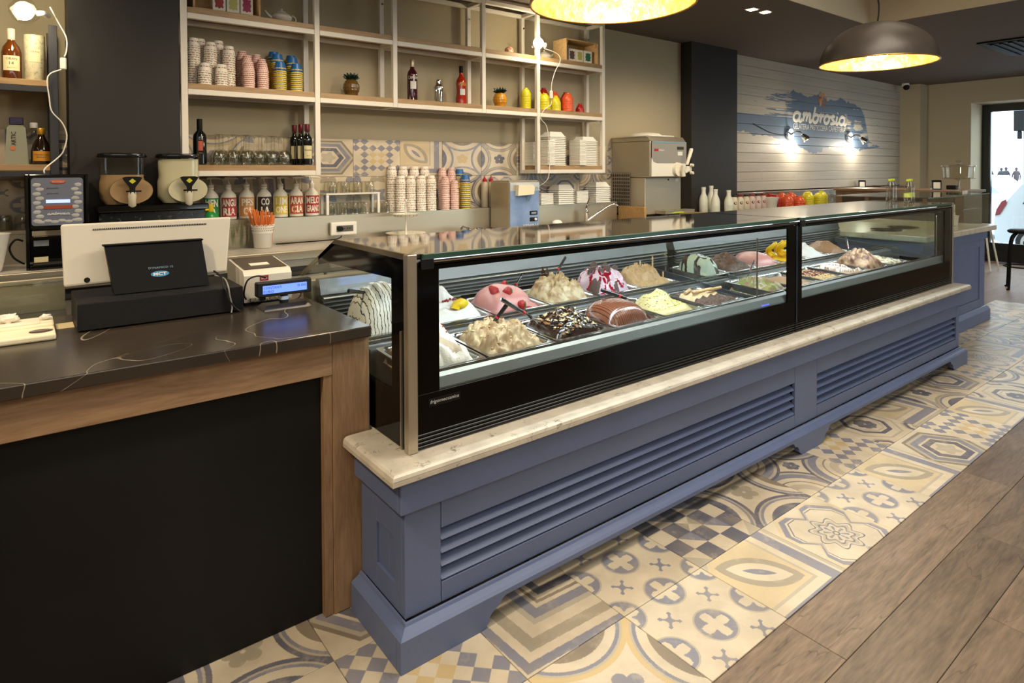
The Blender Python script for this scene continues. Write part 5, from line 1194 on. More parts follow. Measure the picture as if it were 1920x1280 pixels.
# F1 brown nougat ribbons
def f(a, c, x, y):
    v = 0
    for (ax, cc, s) in ((-.55, .35, .36), (-.25, -.35, .34), (.15, .25, .38), (.3, -.4, .36), (.62, .1, .30), (-.7, -.5, .25), (.0, .75, .3)):
        d = math.hypot(a-ax, c-cc)/s
        if d < 1: v = max(v, (1-d*d)**.6*(.62+.12*math.sin(d*13+math.atan2(c-cc, a-ax)*2)))
    return .38+v*.70+.26*fold(x, y, 2., 9., 8.)
t, P = mound(F[1], 'nougat_gelato', 'light brown rough-swirled ice cream with pale nuts, front row second tub', M_ic('nougat', '#a3825c', var=.5, vscale=22, col2='#c9b18a'), .085, f)
scatter(t, P, F[1], 110, .006, [mat('nut_pale', '#d9c08e', .5), mat('nut_gold', '#b98a3e', .4)], 'nut_pieces')
# F2 dark chocolate with almond flakes
def f(a, c, x, y): return .45+.75*G(a, c, .75, .15, 0)*(.4+.9*ridged(x, y, 15, 4, 3))
t, P = mound(F[2], 'dark_chocolate_gelato', 'dark chocolate ice cream strewn with almond flakes, front row third tub', mat('gelato_dark', '#1f120d', .25, coat=.3, var=.4, vscale=30, col2='#3a241a'), .078, f)
scatter(t, P, F[2], 260, .0105, [mat('almond_flake', '#d6bf88', .5), mat('almond_flake', '#e0cf9f'), mat('almond_brown', '#8a5a30', .4), mat('choc_chip', '#241510', .2), mat('choc_chip', '#241510', .2)], 'almond_flakes', (-.75, .9, -.85, .85))
# F3 milk chocolate dome
def f(a, c, x, y): return .28+1.0*dome_f(a*.98, c*.98, 2.2, 2.2)*(1+.012*math.sin(c*60))
t, P = mound(F[3], 'chocolate_dome_gelato', 'smooth milk-chocolate dome with thin dark drizzle lines, front row fourth tub', stripes('choc_drizzle', '#7a4730', '#3a1e13', 'x', 27, .86, .25, .8, .4), .070, f, nu=72, nv=64)
# F4 pistachio
def f(a, c, x, y): return .28+.95*G(a, c, .62, 0, .25)+.14*math.sin(9*math.hypot(a, c-.25)+1.2*math.atan2(c-.25, a))*(1-max(abs(a), abs(c))**4)+.08*fb3(x, y, 20)
t, P = mound(F[4], 'pistachio_gelato', 'pale yellow-green ice cream with chopped pistachios, front row fifth tub', M_ic('pistachio', '#c7b680', .35), .070, f)
scatter(t, P, F[4], 240, .0045, [mat('pistachio_nut', '#8f9c34', .5), mat('pistachio_nut2', '#c4b85a', .5)], 'pistachio_bits', (-.8, .9, -.5, .95))
# F5 wafers on crumble
def f(a, c, x, y): return .50+.22*fb3(x, y, 30, 4)+.30*(abs(c-.1) < .4)*(.5+.5*math.sin(a*14))*.6
t, P = mound(F[5], 'crumble_gelato', 'brown crumble ice cream topped with rolled wafers, front row sixth tub', [mat('gelato_crumble', '#5a3f35', .6, bump=1, bscale=500, var=.5, vscale=90, col2='#8d6f62'), M_ic('hazel', '#cdb48c')], .055, f, mi=lambda a, c, x, y: 1 if abs(c-.1) < .36 else 0)
for (a, c, r) in ((-.55, .35, .3), (-.1, .28, -.3), (.25, .1, -.3), (.6, -.1, -.25), (-.35, .0, -.35)):
    x = F[5][0]+(F[5][1]-F[5][0])*(a+1)/2; y = F[5][2]+(F[5][3]-F[5][2])*(c+1)/2; z = P((a+1)/2, (c+1)/2)[2]
    obj('wafer_roll', MB().cyl((x-.03, y-.03*r, z+.012), (x+.03, y+.04*r-.01, z+.022), .009, seg=12), mat('wafer', '#c9a878', .5, var=.3, vscale=60), t)
# rear row of the near case
def f(a, c, x, y): return .3+1.15*dome_f(a*.95, c*.9, 2., 2.)+.10*abs(math.sin(a*9))*(1-abs(c)**2)
t, P = mound(B_[0], 'drizzled_gelato', 'white domed ice cream with black chocolate drizzle seen through the side glass', stripes('milk_drizzle', '#ece6d6', '#1d130e', 'x', 22, .88, .35, 3.5), .130, f)
def f(a, c, x, y):
    return .35+1.0*G(a, c, .6, -.25, .25)*(.75+.35*fold(x, y, 9., 7., 5.))+.35*G(a, c, .35, .5, -.45)+.08*fb3(x, y, 20)
t, P = mound(B_[1], 'lemon_gelato', 'snow-white ice cream heap decorated with a lemon and berries', M_ic('snow', '#dddad4', .4, bump=.2), .112, f)
lx, ly = 1.60, 2.45; lz = top_at(P, B_[1], lx, ly)+.012
obj('lemon', MB().ball((lx, ly, lz), .036, .026, .026, 18, 12, disp=lambda d: 1+.25*abs(d.x)**8), mat('lemon_skin', '#e8c21a', .35, bump=.3, bscale=300), t)
obj('lemon_wedge', MB().prism([(lx-.06, lz-.008), (lx-.02, lz-.022), (lx-.012, lz), (lx-.045, lz+.004)], 'y', ly-.02, ly-.008), MATS['lemon_skin'], t)
b = MB()
for k in range(11): b.ball((lx-.05+.010*k-.03, ly+.02+rnd.uniform(-.008, .008), lz+.020+rnd.uniform(-.004, .006)), .0055, seg=10, rings=7)
obj('red_currants', b, mat('currant', '#7d0f1e', .2, coat=.5), t)
b = MB().ball((lx-.012, ly+.01, lz+.035), .022, .010, .003, 12, 6); obj('leaf', b, mat('mint_leaf', '#3f5a2a', .4), t)
def f(a, c, x, y): return .30+.95*dome_f((a+.12)*1.02, c*.98, 2., 2.)*(.9+.10*math.sin(5*a+3*c))+.22*fb3(x, y, 7)+.12
t, P = mound(B_[2], 'strawberry_gelato', 'smooth pink ice cream mound decorated with fresh strawberries', M_ic('pink', '#c98a85', .35, bump=.1), .082, f)
def berry(t, x, y, z, s, tilt):
    q = Matrix.Rotation(tilt, 3, 'X') @ Matrix.Rotation(.6, 3, 'Y'); b = MB(); b.lathe([(0, -s*1.2), (s*.35, -s), (s*.8, -s*.2), (s*.9, s*.35), (s*.55, s*.75), (0, s*.8)], (x, y, z), 14, 0, True, q, False)
    o = obj('strawberry', b, mat('strawberry_red', '#b51a1c', .25, coat=.4, bump=.6, bscale=350), t); b = MB()
    for k in range(5):
        a = 2*math.pi*k/5; p = q @ Vector((s*.7*math.cos(a), s*.7*math.sin(a), s*.85)); b.tube([Vector((x, y, z))+q @ Vector((0, 0, s*.8)), Vector((x, y, z))+p], [s*.25, s*.04], 5, flat=.3)
    obj('calyx', b, MATS['mint_leaf'], o)
for (x, y, s, tl_) in ((1.83, 2.50, .022, 2.6), (1.885, 2.46, .020, 1.2), (1.93, 2.41, .021, 1.5), (1.975, 2.405, .017, 2.0), (1.88, 2.395, .015, 1.2), (1.97, 2.60, .018, 1.0)):
    berry(t, x, y, top_at(P, B_[2], x, y)+.008, s*1.25, tl_)
def rosette(lst, base_=.3, tw=2.):
    def f(a, c, x, y):
        v = 0
        for (ax, cc, s, hh) in lst:
            d = math.hypot(a-ax, c-cc)/s
            if d < 1: v = max(v, hh*(1-d*d)**.8*(.80+.10*math.sin(math.atan2(c-cc, a-ax)*tw+d*16)))
        return base_+v*.92+.16*fold(x, y, tw, 9., 7.)
    return f
t, P = mound(B_[3], 'hazelnut_gelato', 'cream ice cream rosettes with biscuits and chocolate shards, rear row', M_ic('cream', '#cfbd98', .4, var=.5, vscale=30, col2='#9a764c'), .095, rosette([(-.55, .1, .5, 1.05), (0, .35, .45, 1.15), (.05, -.35, .45, .95), (.5, .3, .45, 1.0), (.55, -.4, .42, .8), (-.4, -.6, .35, .6)]))
for (a, c, col) in ((.0, .1, 0), (.25, .2, 0), (.3, -.1, 0), (-.1, .35, 1), (-.2, .5, 1)):
    x = B_[3][0]+(B_[3][1]-B_[3][0])*(a+1)/2; y = B_[3][2]+(B_[3][3]-B_[3][2])*(c+1)/2; z = P((a+1)/2, (c+1)/2)[2]
    if col: obj('chocolate_shard', MB().prism([(x-.02, z-.01), (x+.022, z-.005), (x-.006, z+.05)], 'y', y, y+.004), mat('shard_brown', '#3b2417', .3), t)
    else: obj('biscuit', MB().cyl((x, y, z-.01), (x+.018, y-.01, z+.035), .010, seg=10), MATS['wafer'], t)
def f(a, c, x, y): return .3+.95*dome_f(a, c, 2.2, 2.2)*(.65+.30*ridged(x, y, 12, 3, 5)+.25*fold(x, y, 6., 8., 6.))
t, P = mound(B_[4], 'amarena_gelato', 'lilac ice cream mound running with red cherry sauce and chocolate pieces, rear row', [M_ic('lilac', '#cdb3c0', .4), mat('cherry_sauce', '#8f0f24', .12, coat=.7), mat('gelato_grey_choc', '#5b4740', .6, bump=.6, bscale=200)], .098, f,
    mi=lambda a, c, x, y: 2 if fb3(x, y, 17, 3, 2) > .16 else (1 if abs(fb3(x, y, 12, 3, 8)) < .055 else 0), nu=80, nv=70)
for (a, c) in ((.05, -.15), (.3, .2), (-.2, .35), (.45, -.2), (-.5, .1)):
    x = B_[4][0]+(B_[4][1]-B_[4][0])*(a+1)/2; y = B_[4][2]+(B_[4][3]-B_[4][2])*(c+1)/2; z = P((a+1)/2, (c+1)/2)[2]
    obj('chocolate_slab', MB().prism([(x-.03, z-.012), (x-.022, z+.02), (x+.005, z+.034), (x+.03, z+.018), (x+.022, z-.016)], 'y', y-.012, y-.006), MATS['gelato_grey_choc'], t)
t, P = mound(B_[5], 'coffee_gelato', 'coffee-cream piped rosettes with upright wafers, rear row by the divider', M_ic('coffee', '#b59468', .4), .085, rosette([(-.6, .1, .42, .8), (-.15, -.2, .5, .9), (.3, -.1, .5, .95), (.1, .5, .45, 1.), (.6, .35, .4, .9), (-.3, .6, .35, .7)], .35, 4.))
for (x, y, h) in ((2.94, 2.52, .05), (3.03, 2.50, .06), (3.08, 2.46, .04)): z = top_at(P, B_[5], x, y); obj('wafer_stick', MB().box(x-.007, x+.007, y-.003, y+.003, z-.015, z+h, bev=.003), MATS['wafer'], t)
# far case
def f(a, c, x, y): return .4+.8*ridged(x, y, 14, 3, 1)*G(a, c, .9)
t, P = mound(F2[0], 'green_and_red_gelato', 'green and pink rough ice cream behind the glass divider', [M_ic('palegreen', '#b9bb6a'), M_ic('palepink', '#cf9a8f'), M_ic('milk', '#efe6d6')], .075, f, mi=lambda a, c, x, y: int(abs(fb3(x, y, 18, 2, 4))*14) % 3)
t, P = mound(F2[1], 'flat_brown_gelato', 'flat light brown ice cream, just right of the case joint', M_ic('caramel', '#a67d55'), .02, lambda a, c, x, y: .6+.2*fb3(x, y, 12))
t, P = mound(F2[2], 'berry_granola_gelato', 'ice cream covered with dark red berries and granola', M_ic('granola', '#c8ab78', .6, bump=.8), .03, lambda a, c, x, y: .6+.5*fb3(x, y, 40, 3))
scatter(t, P, F2[2], 150, .0075, [mat('berry_dark', '#4f1226', .3), mat('berry_dark', '#4f1226'), mat('berry_pink', '#a34a5a', .4)], 'berries', (-.9, .9, -.35, .45), 1.5); scatter(t, P, F2[2], 220, .0055, [mat('nut_pale', '#d9c08e'), mat('nut_gold', '#b98a3e')], 'granola_bits', (-.95, .95, -.95, .95), 1.)
t, P = mound(F2[3], 'marbled_gelato', 'smooth milk-brown ice cream with white cream swirls', [M_ic('milkbrown', '#9a7a62'), M_ic('milk', '#efe6d6')], .03, lambda a, c, x, y: .6+.9*(fb3(x, y, 9, 3, 2) > .06)*.8, mi=lambda a, c, x, y: 1 if fb3(x, y, 9, 3, 2) > .06 else 0)
t, P = mound(F2[4], 'chocolate_flake_gelato', 'tall beige and chocolate ruffled ice cream heap in the far case', M_ic('ruffle', '#c9a684', .4, var=.6, vscale=22, col2='#5d3423'), .105, lambda a, c, x, y: .35+.9*G(a, c, .75)*(.45+.55*fold(x, y, 6., 9., 8.))+.1)
t, P = mound(F2[5], 'stracciatella_gelato', 'cream ice cream with dark flakes in the last front tub', M_ic('straccia', '#ddcfae', .4, var=.6, vscale=40, col2='#3f2a20'), .04, lambda a, c, x, y: .5+.5*ridged(x, y, 18, 3))
t, P = mound(B2[0], 'mint_gelato', 'pale mint ice cream heap with dark chocolate streaks behind the divider', [M_ic('mint', '#cdd9c4'), mat('gelato_dark', '#1f120d')], .098, lambda a, c, x, y: .35+1.0*dome_f(a, c)*(.85+.2*ridged(x, y, 9, 2)), mi=lambda a, c, x, y: 1 if abs(fb3(x, y, 9, 2, 12)) < .045 else 0, nu=70, nv=60)
t, P = mound(B2[1], 'rough_chocolate_gelato', 'rough dark chocolate ice cream behind the mint one', mat('gelato_choc_rough', '#3d241a', .35, var=.5, vscale=40, col2='#7d5136', bump=.6, bscale=120), .10, lambda a, c, x, y: .35+.8*G(a, c, .8)*(.5+.6*ridged(x, y, 14)))
t, P = mound(B2[2], 'pink_gelato', 'pink ice cream next to the case joint', MATS['gelato_pink'], .07, lambda a, c, x, y: .35+.9*dome_f(a, c)+.1*fb3(x, y, 10))
t, P = mound(B2[3], 'mango_gelato', 'bright yellow curled ice cream in the far case', M_ic('mango', '#e0b512', .4), .03, lambda a, c, x, y: .6)
bt = MB()
for k in range(9):
    a = rnd.uniform(-.7, .7); x = 4.55+.14*a; y = 2.50+rnd.uniform(-.07, .07); P_ = []
    for j in range(12): q = j*.45; P_.append((x+.02*math.cos(q)*(1+j*.03), y+.025*math.sin(q), .93+j*.010+.02*(1-abs(a))))
    bt.tube(P_, [.022-.0013*j for j in range(12)], 8)
obj('curls', bt, MATS['gelato_mango'], t)
t, P = mound(B2[4], 'white_gelato', 'white ice cream heap in the rear row of the far case', MATS['gelato_snow'], .08, lambda a, c, x, y: .3+.9*G(a, c, .7)*(.8+.4*ridged(x, y, 10)))
t, P = mound(B2[5], 'coffee_brown_gelato', 'coffee brown ice cream in the last rear tub', M_ic('coffeeb', '#8f6a4c'), .09, lambda a, c, x, y: .3+.8*G(a, c, .8)*(.7+.4*ridged(x, y, 12)))
# spatulas
def spatula(p0, p1, lab, r=.0095):
    p0 = Vector(p0); p1 = Vector(p1); d = (p1-p0).normalized(); t = thing('gelato_spatula', lab, 'spatula', p1)
    L = (p1-p0).length; mid = p0+d*L*.72
    obj('handle', MB().tube([p0, p0+d*.01, mid-d*.01, mid], [r*.8, r, r*.85, r*.7], 10, flat=.7), mat('spatula_black', '#0f0f11', .2, coat=.5), t)
    obj('blade', MB().tube([mid-d*.004, mid+d*L*.1, p1], [r*.5, r*.55, r*1.5], 10, flat=.35), M_polish, t)
    u = d.cross(Vector((0, 1, 0))).normalized()
    h = bpy.data.objects[t.name]; b = MB().tube([p0+d*L*.50, p0+d*L*.56], [r*1.02, r*1.02], 10, flat=.72); obj('red_mark', b, mat('mark_red', '#b5231f', .4), [c for c in kids(t) if c.name.startswith('handle')][0])
spatula((1.507, 2.0, 1.083), (1.80, 2.115, .925), 'black-handled spatula leaning across into the dark chocolate')
spatula((1.600, 2.09, 1.040), (1.545, 2.15, .93), 'black-handled spatula standing in the light brown ice cream')
spatula((2.051, 2.55, 1.060), (1.95, 2.52, .97), 'black-handled spatula standing behind the pink ice cream')
spatula((2.296, 2.22, .995), (2.46, 2.14, .93), 'black-handled spatula lying above the chocolate dome')
spatula((2.42, 2.62, 1.105), (2.27, 2.57, 1.0), 'black-handled spatula behind the cream rosettes')
spatula((5.019, 2.25, 1.075), (4.90, 2.17, .95), 'black-handled spatula in the tall chocolate heap of the far case')
spatula((3.763, 2.27, 1.0), (3.55, 2.18, .93), 'black-handled spatula in the green and pink ice cream')
spatula((1.06, 2.46, 1.105), (1.26, 2.58, 1.05), 'black-handled spatula on the drizzled white ice cream')

# ================================================================== cash point on the dark counter
ZC = 1.0305
t = thing('cash_box', 'black textured steel cash drawer on the dark counter', 'cash drawer', (.42, 2.85, ZC))
obj('housing', MB().box(.147, .705, 2.69, 3.02, ZC+.006, 1.133, bev=.004, seg=2), mat('drawer_black', '#0a0b14', .4, spec=.35, bump=.9, bscale=700), t)
for x in (.18, .67):
    for y in (2.72, 2.99): obj('foot', MB().cyl((x, y, ZC), (x, y, ZC+.006), .012, seg=10), M_blackm, t)
t = thing('pos_terminal', 'white touch-screen till seen from behind with a black stand', 'till', (.42, 2.9, 1.134))
# leaning monitor shell
c = Vector((.415, 2.905, 1.285)); q = Matrix.Rotation(R(-12), 3, 'X')
b = MB().box(-.302, .302, -.012, .012, -.118, .118, bev=.008, seg=2)
for i, v in enumerate(b.v):
    k = 1 - .10*(.118-v[2])/.236*(1 if v[0] > 0 else .18); b.v[i] = (v[0]*k, v[1], v[2])
b.xf(Matrix.Translation(c) @ q.to_4x4()); obj('monitor_shell', b, mat('till_cream', '#d5cfc0', .35), t)
b = MB()
for k in range(64): x = -.20+.4*k/63; b.box(x-.0016, x+.0016, -.0145, -.0122, .088, .0945)
b.xf(Matrix.Translation(c) @ q.to_4x4()); obj('vent_holes', b, M_blackm, t, kind='stuff')
b = MB().cyl((-.225, -.012, -.10), (-.225, -.0135, -.10), .010, seg=16); b.xf(Matrix.Translation(c) @ q.to_4x4()); obj('port', b, M_blackm, t)
b = MB(); b.add([(.245, 2.845, 1.315), (.585, 2.845, 1.315), (.60, 2.79, 1.137), (.270, 2.79, 1.137), (.245, 2.87, 1.315), (.585, 2.87, 1.315), (.60, 2.87, 1.137), (.27, 2.87, 1.137)], [(3, 2, 1, 0), (4, 5, 6, 7), (0, 1, 5, 4), (1, 2, 6, 5), (2, 3, 7, 6), (3, 0, 4, 7)])
b.box(.238, .590, 2.838, 2.875, 1.3152, 1.322, bev=.003); obj('stand', b, mat('stand_black', '#09090b', .5, spec=.2), t)
SN = Vector((0, -.178, -.055)).normalized(); 
def onst(a, cc, d=0): # on the sloping stand face
    k = cc; return (.425+a, 2.8175-.0005+(k)*.309-.0015, 1.226+k)
l = obj('logo_oval', MB().add([onst(.032*math.cos(2*math.pi*i/28)*1.0, -.028+.011*math.sin(2*math.pi*i/28)) for i in range(28)], [tuple(range(28))]), mat('logo_blue', '#3a8fc4', .4), t)
b = MB().text('MCT', lambda a, cc, d: (lambda p: (p[0], p[1]-.001, p[2]))(onst(a, -.028+cc)), .012, .046, bold=.03); obj('lettering', b, M_lt, l)
b = MB().text('DYNAMICO 15', lambda a, cc, d: onst(a+.004, -.004+cc), .0075, .085); obj('lettering', b, mat('till_print_blue', '#8fa9c4', .4), t)
solo('till_cable', MB().tube([(.62, 2.80, 1.19), (.635, 2.74, 1.17), (.632, 2.70, 1.138), (.640, 2.685, 1.12), (.645, 2.683, 1.09), (.672, 2.68, 1.05), (.69, 2.675, 1.034)], .0035, 8), M_blackp, 'thin black cable hanging over the front of the cash drawer', 'cable')
solo('till_cable', MB().tube([(.625, 2.81, 1.17), (.65, 2.76, 1.16), (.648, 2.69, 1.138), (.652, 2.682, 1.10), (.66, 2.683, 1.06), (.655, 2.675, 1.034)], .003, 8), mat('cable_grey', '#8b8880', .4), 'thin grey cable hanging over the front of the cash drawer', 'cable')
# receipt printer
t = thing('receipt_printer', 'beige receipt printer with dark lid behind the customer display', 'printer', (.82, 2.92, ZC))
b = MB(); b.prism([(2.79, ZC+.012), (2.79, 1.155), (2.81, 1.175), (3.04, 1.200), (3.06, 1.19), (3.06, ZC+.012)], 'x', .735, .935); obj('housing', b, mat('printer_cream', '#cfc8b8', .45), t)
b = MB(); b.prism([(2.825, 1.1775), (2.825, 1.1805), (3.035, 1.2035), (3.035, 1.2005)], 'x', .745, .925); obj('lid', b, mat('printer_dark', '#4a4239', .35), t)
b = MB(); b.prism([(2.87, 1.186), (2.87, 1.188), (2.91, 1.1925), (2.91, 1.1905)], 'x', .785, .865); obj('slot_plate', b, M_white, t)
l = obj('brand_plate', MB().box(.80, .835, 2.7885, 2.7897, 1.130, 1.152), mat('plate_red', '#8f1c22', .4), t)
obj('lettering', MB().text('RCH', lambda a, cc, d: (.8175+a, 2.788, 1.139+cc), .007, .022), M_lt, l)
b = MB(); b.box(.745, .925, 2.80, 3.05, ZC+.001, ZC+.0115); obj('base', b, M_blackm, t)
for k in range(4): obj('plug', MB().box(.755+.04*k, .78+.04*k, 2.775, 2.7895, ZC+.016, ZC+.032, bev=.002), M_blackp if k % 2 else M_polish, t)
# customer display
t = thing('customer_display', 'small black customer display showing CONTANTI EURO 0.00 in blue', 'display', (.86, 2.66, ZC))
b = MB().box(.750, .975, 2.655, 2.695, 1.083, 1.143, bev=.004); hd = obj('display_housing', b, M_blackp, t)
sc_ = obj('screen', MB().box(.772, .953, 2.6525, 2.6548, 1.096, 1.129), mat('lcd_blue', '#5b78d8', .3, emit='#6f92ff', es=1.1), hd)
M_lcd = mat('lcd_ink', '#1a2270', .5)
b = MB().text('CONTANTI', lambda a, cc, d: (.812+a, 2.652, 1.1195+cc), .0105, .072); b.text('EURO', lambda a, cc, d: (.795+a, 2.652, 1.1045+cc), .0105, .040); b.text('0.00', lambda a, cc, d: (.931+a, 2.652, 1.118+cc), .0105, .036); o = obj('lettering', b, M_lcd, t)
obj('neck', MB().cyl((.865, 2.68, ZC+.018), (.865, 2.68, 1.0825), .018, .016, 18), M_blackp, t)
obj('neck_collar', MB().cyl((.865, 2.68, 1.062), (.865, 2.68, 1.076), .021, seg=18), mat('collar_blue_white', '#b9cbe6', .3), t)
b = MB(); x0, x1, y0, y1 = .765, .965, 2.615, 2.735; b.add([(x0, y0, ZC), (x1, y0, ZC), (x1, y1, ZC), (x0, y1, ZC), (x0+.02, y0+.035, ZC+.018), (x1-.02, y0+.035, ZC+.018), (x1-.02, y1-.02, ZC+.018), (x0+.02, y1-.02, ZC+.018)], [(0, 3, 2, 1), (4, 5, 6, 7), (0, 1, 5, 4), (1, 2, 6, 5), (2, 3, 7, 6), (3, 0, 4, 7)]); obj('base', b, mat('base_grey_black', '#2b2826', .4), t)
solo('display_cable', MB().tube([(.74, 2.78, 1.06), (.725, 2.755, 1.09), (.735, 2.74, 1.145), (.775, 2.74, 1.160), (.81, 2.735, 1.15)], .0035, 8), M_blackp, 'black cable looping up behind the customer display', 'cable')
solo('display_cable', MB().tube([(.90, 2.80, 1.065), (.94, 2.77, 1.085), (.965, 2.76, 1.07), (.955, 2.755, 1.045), (.925, 2.76, 1.035)], .003, 8), M_blackp, 'black cable looping right of the customer display neck', 'cable')
# change tray
t = thing('change_tray', 'cream plastic change tray with an oval brown emblem at the left edge', 'tray', (-.05, 2.75, ZC))
b = MB(); b.box(-.20, .085, 2.635, 2.78, ZC, 1.052, bev=.006, seg=2); b.box(-.20, .085, 2.78, 2.93, ZC, 1.060, bev=.006, seg=2); obj('body', b, M_cream_p, t)
obj('dish', MB().box(-.17, .045, 2.80, 2.91, 1.0605, 1.0625, bev=.001), mat('dish_cream', '#f3ecd6', .3), t)
l = obj('oval_emblem', MB().add([(.045+.034*math.cos(2*math.pi*i/30), 2.705+.030*math.sin(2*math.pi*i/30), 1.0530) for i in range(30)], [tuple(range(30))]), mat('emblem_brown', '#3d211b', .4), t)
obj('lettering', MB().text('MARESCOTTI', lambda a, cc, d: (.045+a, 2.709+cc, 1.0537), .010, .056), M_lt, l)
for i, (x, y, s) in enumerate(((-.045, 2.87, .030), (.062, 2.86, .017))):
    b = MB().ball((x, y, 1.063+s*.5), s, s*.7, s*.55, 14, 9, disp=lambda d: 1+.5*noise.noise(d*3+Vector((i*3., 0, 0)))); solo('crumpled_paper', b, M_whitep, ('larger crumpled white paper on the change tray', 'small crumpled white paper at the tray corner')[i], 'paper')
solo('paper_note', MB().box(.09, .145, 2.80, 2.90, ZC, ZC+.002), mat('note_yellow', '#cdbd8f', .6), 'yellowish paper slip between the tray and the cash drawer', 'paper')
# low glass guard behind the tray
t = thing('glass_pastry_guard', 'low curved glass guard with steel rail behind the change tray', 'display case', (-.4, 3.15, 1.03))
b = MB().prism([(3.08, 1.031), (3.08, 1.14), (3.10, 1.155), (3.20, 1.16), (3.20, 1.155), (3.105, 1.150), (3.086, 1.137), (3.086, 1.031)], 'x', -1.0, .135); obj('glass_front', b, M_glass, t)
obj('steel_rail', MB().box(-1.0, .135, 3.201, 3.22, 1.145, 1.165, bev=.003), M_steel, t); obj('steel_back', MB().box(-1.0, .135, 3.201, 3.215, 1.031, 1.1445), M_steel, t); obj('base', MB().box(-1.0, .135, 3.072, 3.22, .97, 1.030), M_dsteel, t)
# ================================================================== back counter goods
ZK = 1.0905
# hot chocolate dispenser
t = thing('chocolate_dispenser', 'tall black hot-chocolate dispenser with a grey printed front at the far left', 'drinks machine', (.15, 4.2, ZK))
X0_, X1_, Yf = .012, .285, 4.10
b = MB(); b.box(X0_, X0_+.016, Yf, 4.285, ZK, 1.588, bev=.003); b.box(X1_-.016, X1_, Yf, 4.285, ZK, 1.588, bev=.003); b.box(X0_+.0165, X1_-.0165, Yf+.10, 4.285, ZK+.03, 1.30, bev=.002); b.box(X0_+.0165, X1_-.0165, Yf+.002, 4.285, 1.30, 1.588, bev=.004)
obj('housing', b, M_black, t)
obj('base', MB().box(X0_+.0165, X1_-.0165, Yf-.012, Yf+.099, ZK, ZK+.025, bev=.004), M_black, t)
g = obj('drip_grid', MB().box(X0_+.03, X1_-.03, Yf-.005, Yf+.09, ZK+.0255, ZK+.030), M_dsteel, t)
P_ = []
for cx_, cz_, a0 in ((X1_-.040, 1.555, 0), (X0_+.040, 1.555, 90), (X0_+.040, 1.335, 180), (X1_-.040, 1.335, 270)):
    for k in range(5): P_.append((cx_+.015*math.cos(R(a0+22.5*k)), cz_+.015*math.sin(R(a0+22.5*k))))
fr = obj('front_print', MB().prism(P_, 'y', Yf-.004, Yf+.0015), mat('print_grey_blue', '#6f7586', .35), t)
fm = MB()
for side in (-1, 1):
    for k in range(9):
        z_ = 1.345+.0235*k; x_ = .1485+side*(.088-.012*(k % 2)); fm.ball((x_, Yf-.004, z_), .018, .0015, .010, 12, 6, disp=lambda d: 1+.25*noise.noise(d*3+Vector((k, side, 0))))
for k in range(6): fm.ball((.075+.03*k, Yf-.004, 1.338+.006*(k % 2)), .018, .0015, .008, 12, 6)
obj('cream_foam_border', fm, mat('print_foam', '#b3b2b0', .5), fr)
obj('brand_oval', MB().ball((.150, Yf-.005, 1.548), .035, .0018, .0115, 24, 8), mat('oval_orange', '#b5532e', .4), fr)
obj('lettering', MB().text('ANTONELLI', lambda a, c, d: (.150+a, Yf-.0075, 1.548+c), .007, .05), M_lt, fr)
obj('screen', MB().box(.098, .202, Yf-.006, Yf-.0042, 1.437, 1.455), mat('lcd_pale', '#aebfe0', .3, emit='#b6c8f0', es=.9), fr)
obj('button_strip', MB().box(.088, .212, Yf-.006, Yf-.0042, 1.405, 1.424, bev=.0008), mat('strip_rust', '#a0492f', .4), fr)
t2 = script_mesh(lambda a, c: (.152+a, Yf-.006, 1.380+c*.7), .019, .0014); obj('lettering', t2, M_lt, fr)
for z_, s in ((1.515, 'piccolo'), (1.487, 'grande')): obj('lettering', MB().text(s, lambda a, c, d: (.128+a+c*.3, Yf-.0055, z_+c), .010, .05), M_ink, fr)
obj('spout_bar', MB().box(X0_+.020, X1_-.020, Yf+.005, Yf+.09, 1.262, 1.299, bev=.006), M_chrome, t)
obj('inner_label', MB().box(.045, .11, Yf+.0985, Yf+.0999, 1.205, 1.235), M_lw, t); obj('inner_label', MB().box(.045, .105, Yf+.02, Yf+.022, 1.127, 1.155), mat('label_pale', '#d0c59a', .5), t)
solo('machine_cable', MB().tube([(.0, 4.16, 1.24), (-.03, 4.15, 1.25), (-.055, 4.15, 1.21), (-.04, 4.15, 1.16), (-.01, 4.16, 1.13), (.004, 4.17, 1.12)], .005, 8), M_blackm, 'black cable loop left of the chocolate dispenser', 'cable')
b = MB().lathe([(.045, .001), (.05, .01), (.085, .19), (.088, .195), (.083, .195), (.048, .012)], (-.135, 4.16, ZK), 28, cap=False); b.lathe([(0, .011), (.048, .012)], (-.135, 4.16, ZK), 28, cap=False)
solo('white_bucket', b, M_white, 'white tapered cup holder cut off at the left edge', 'container')
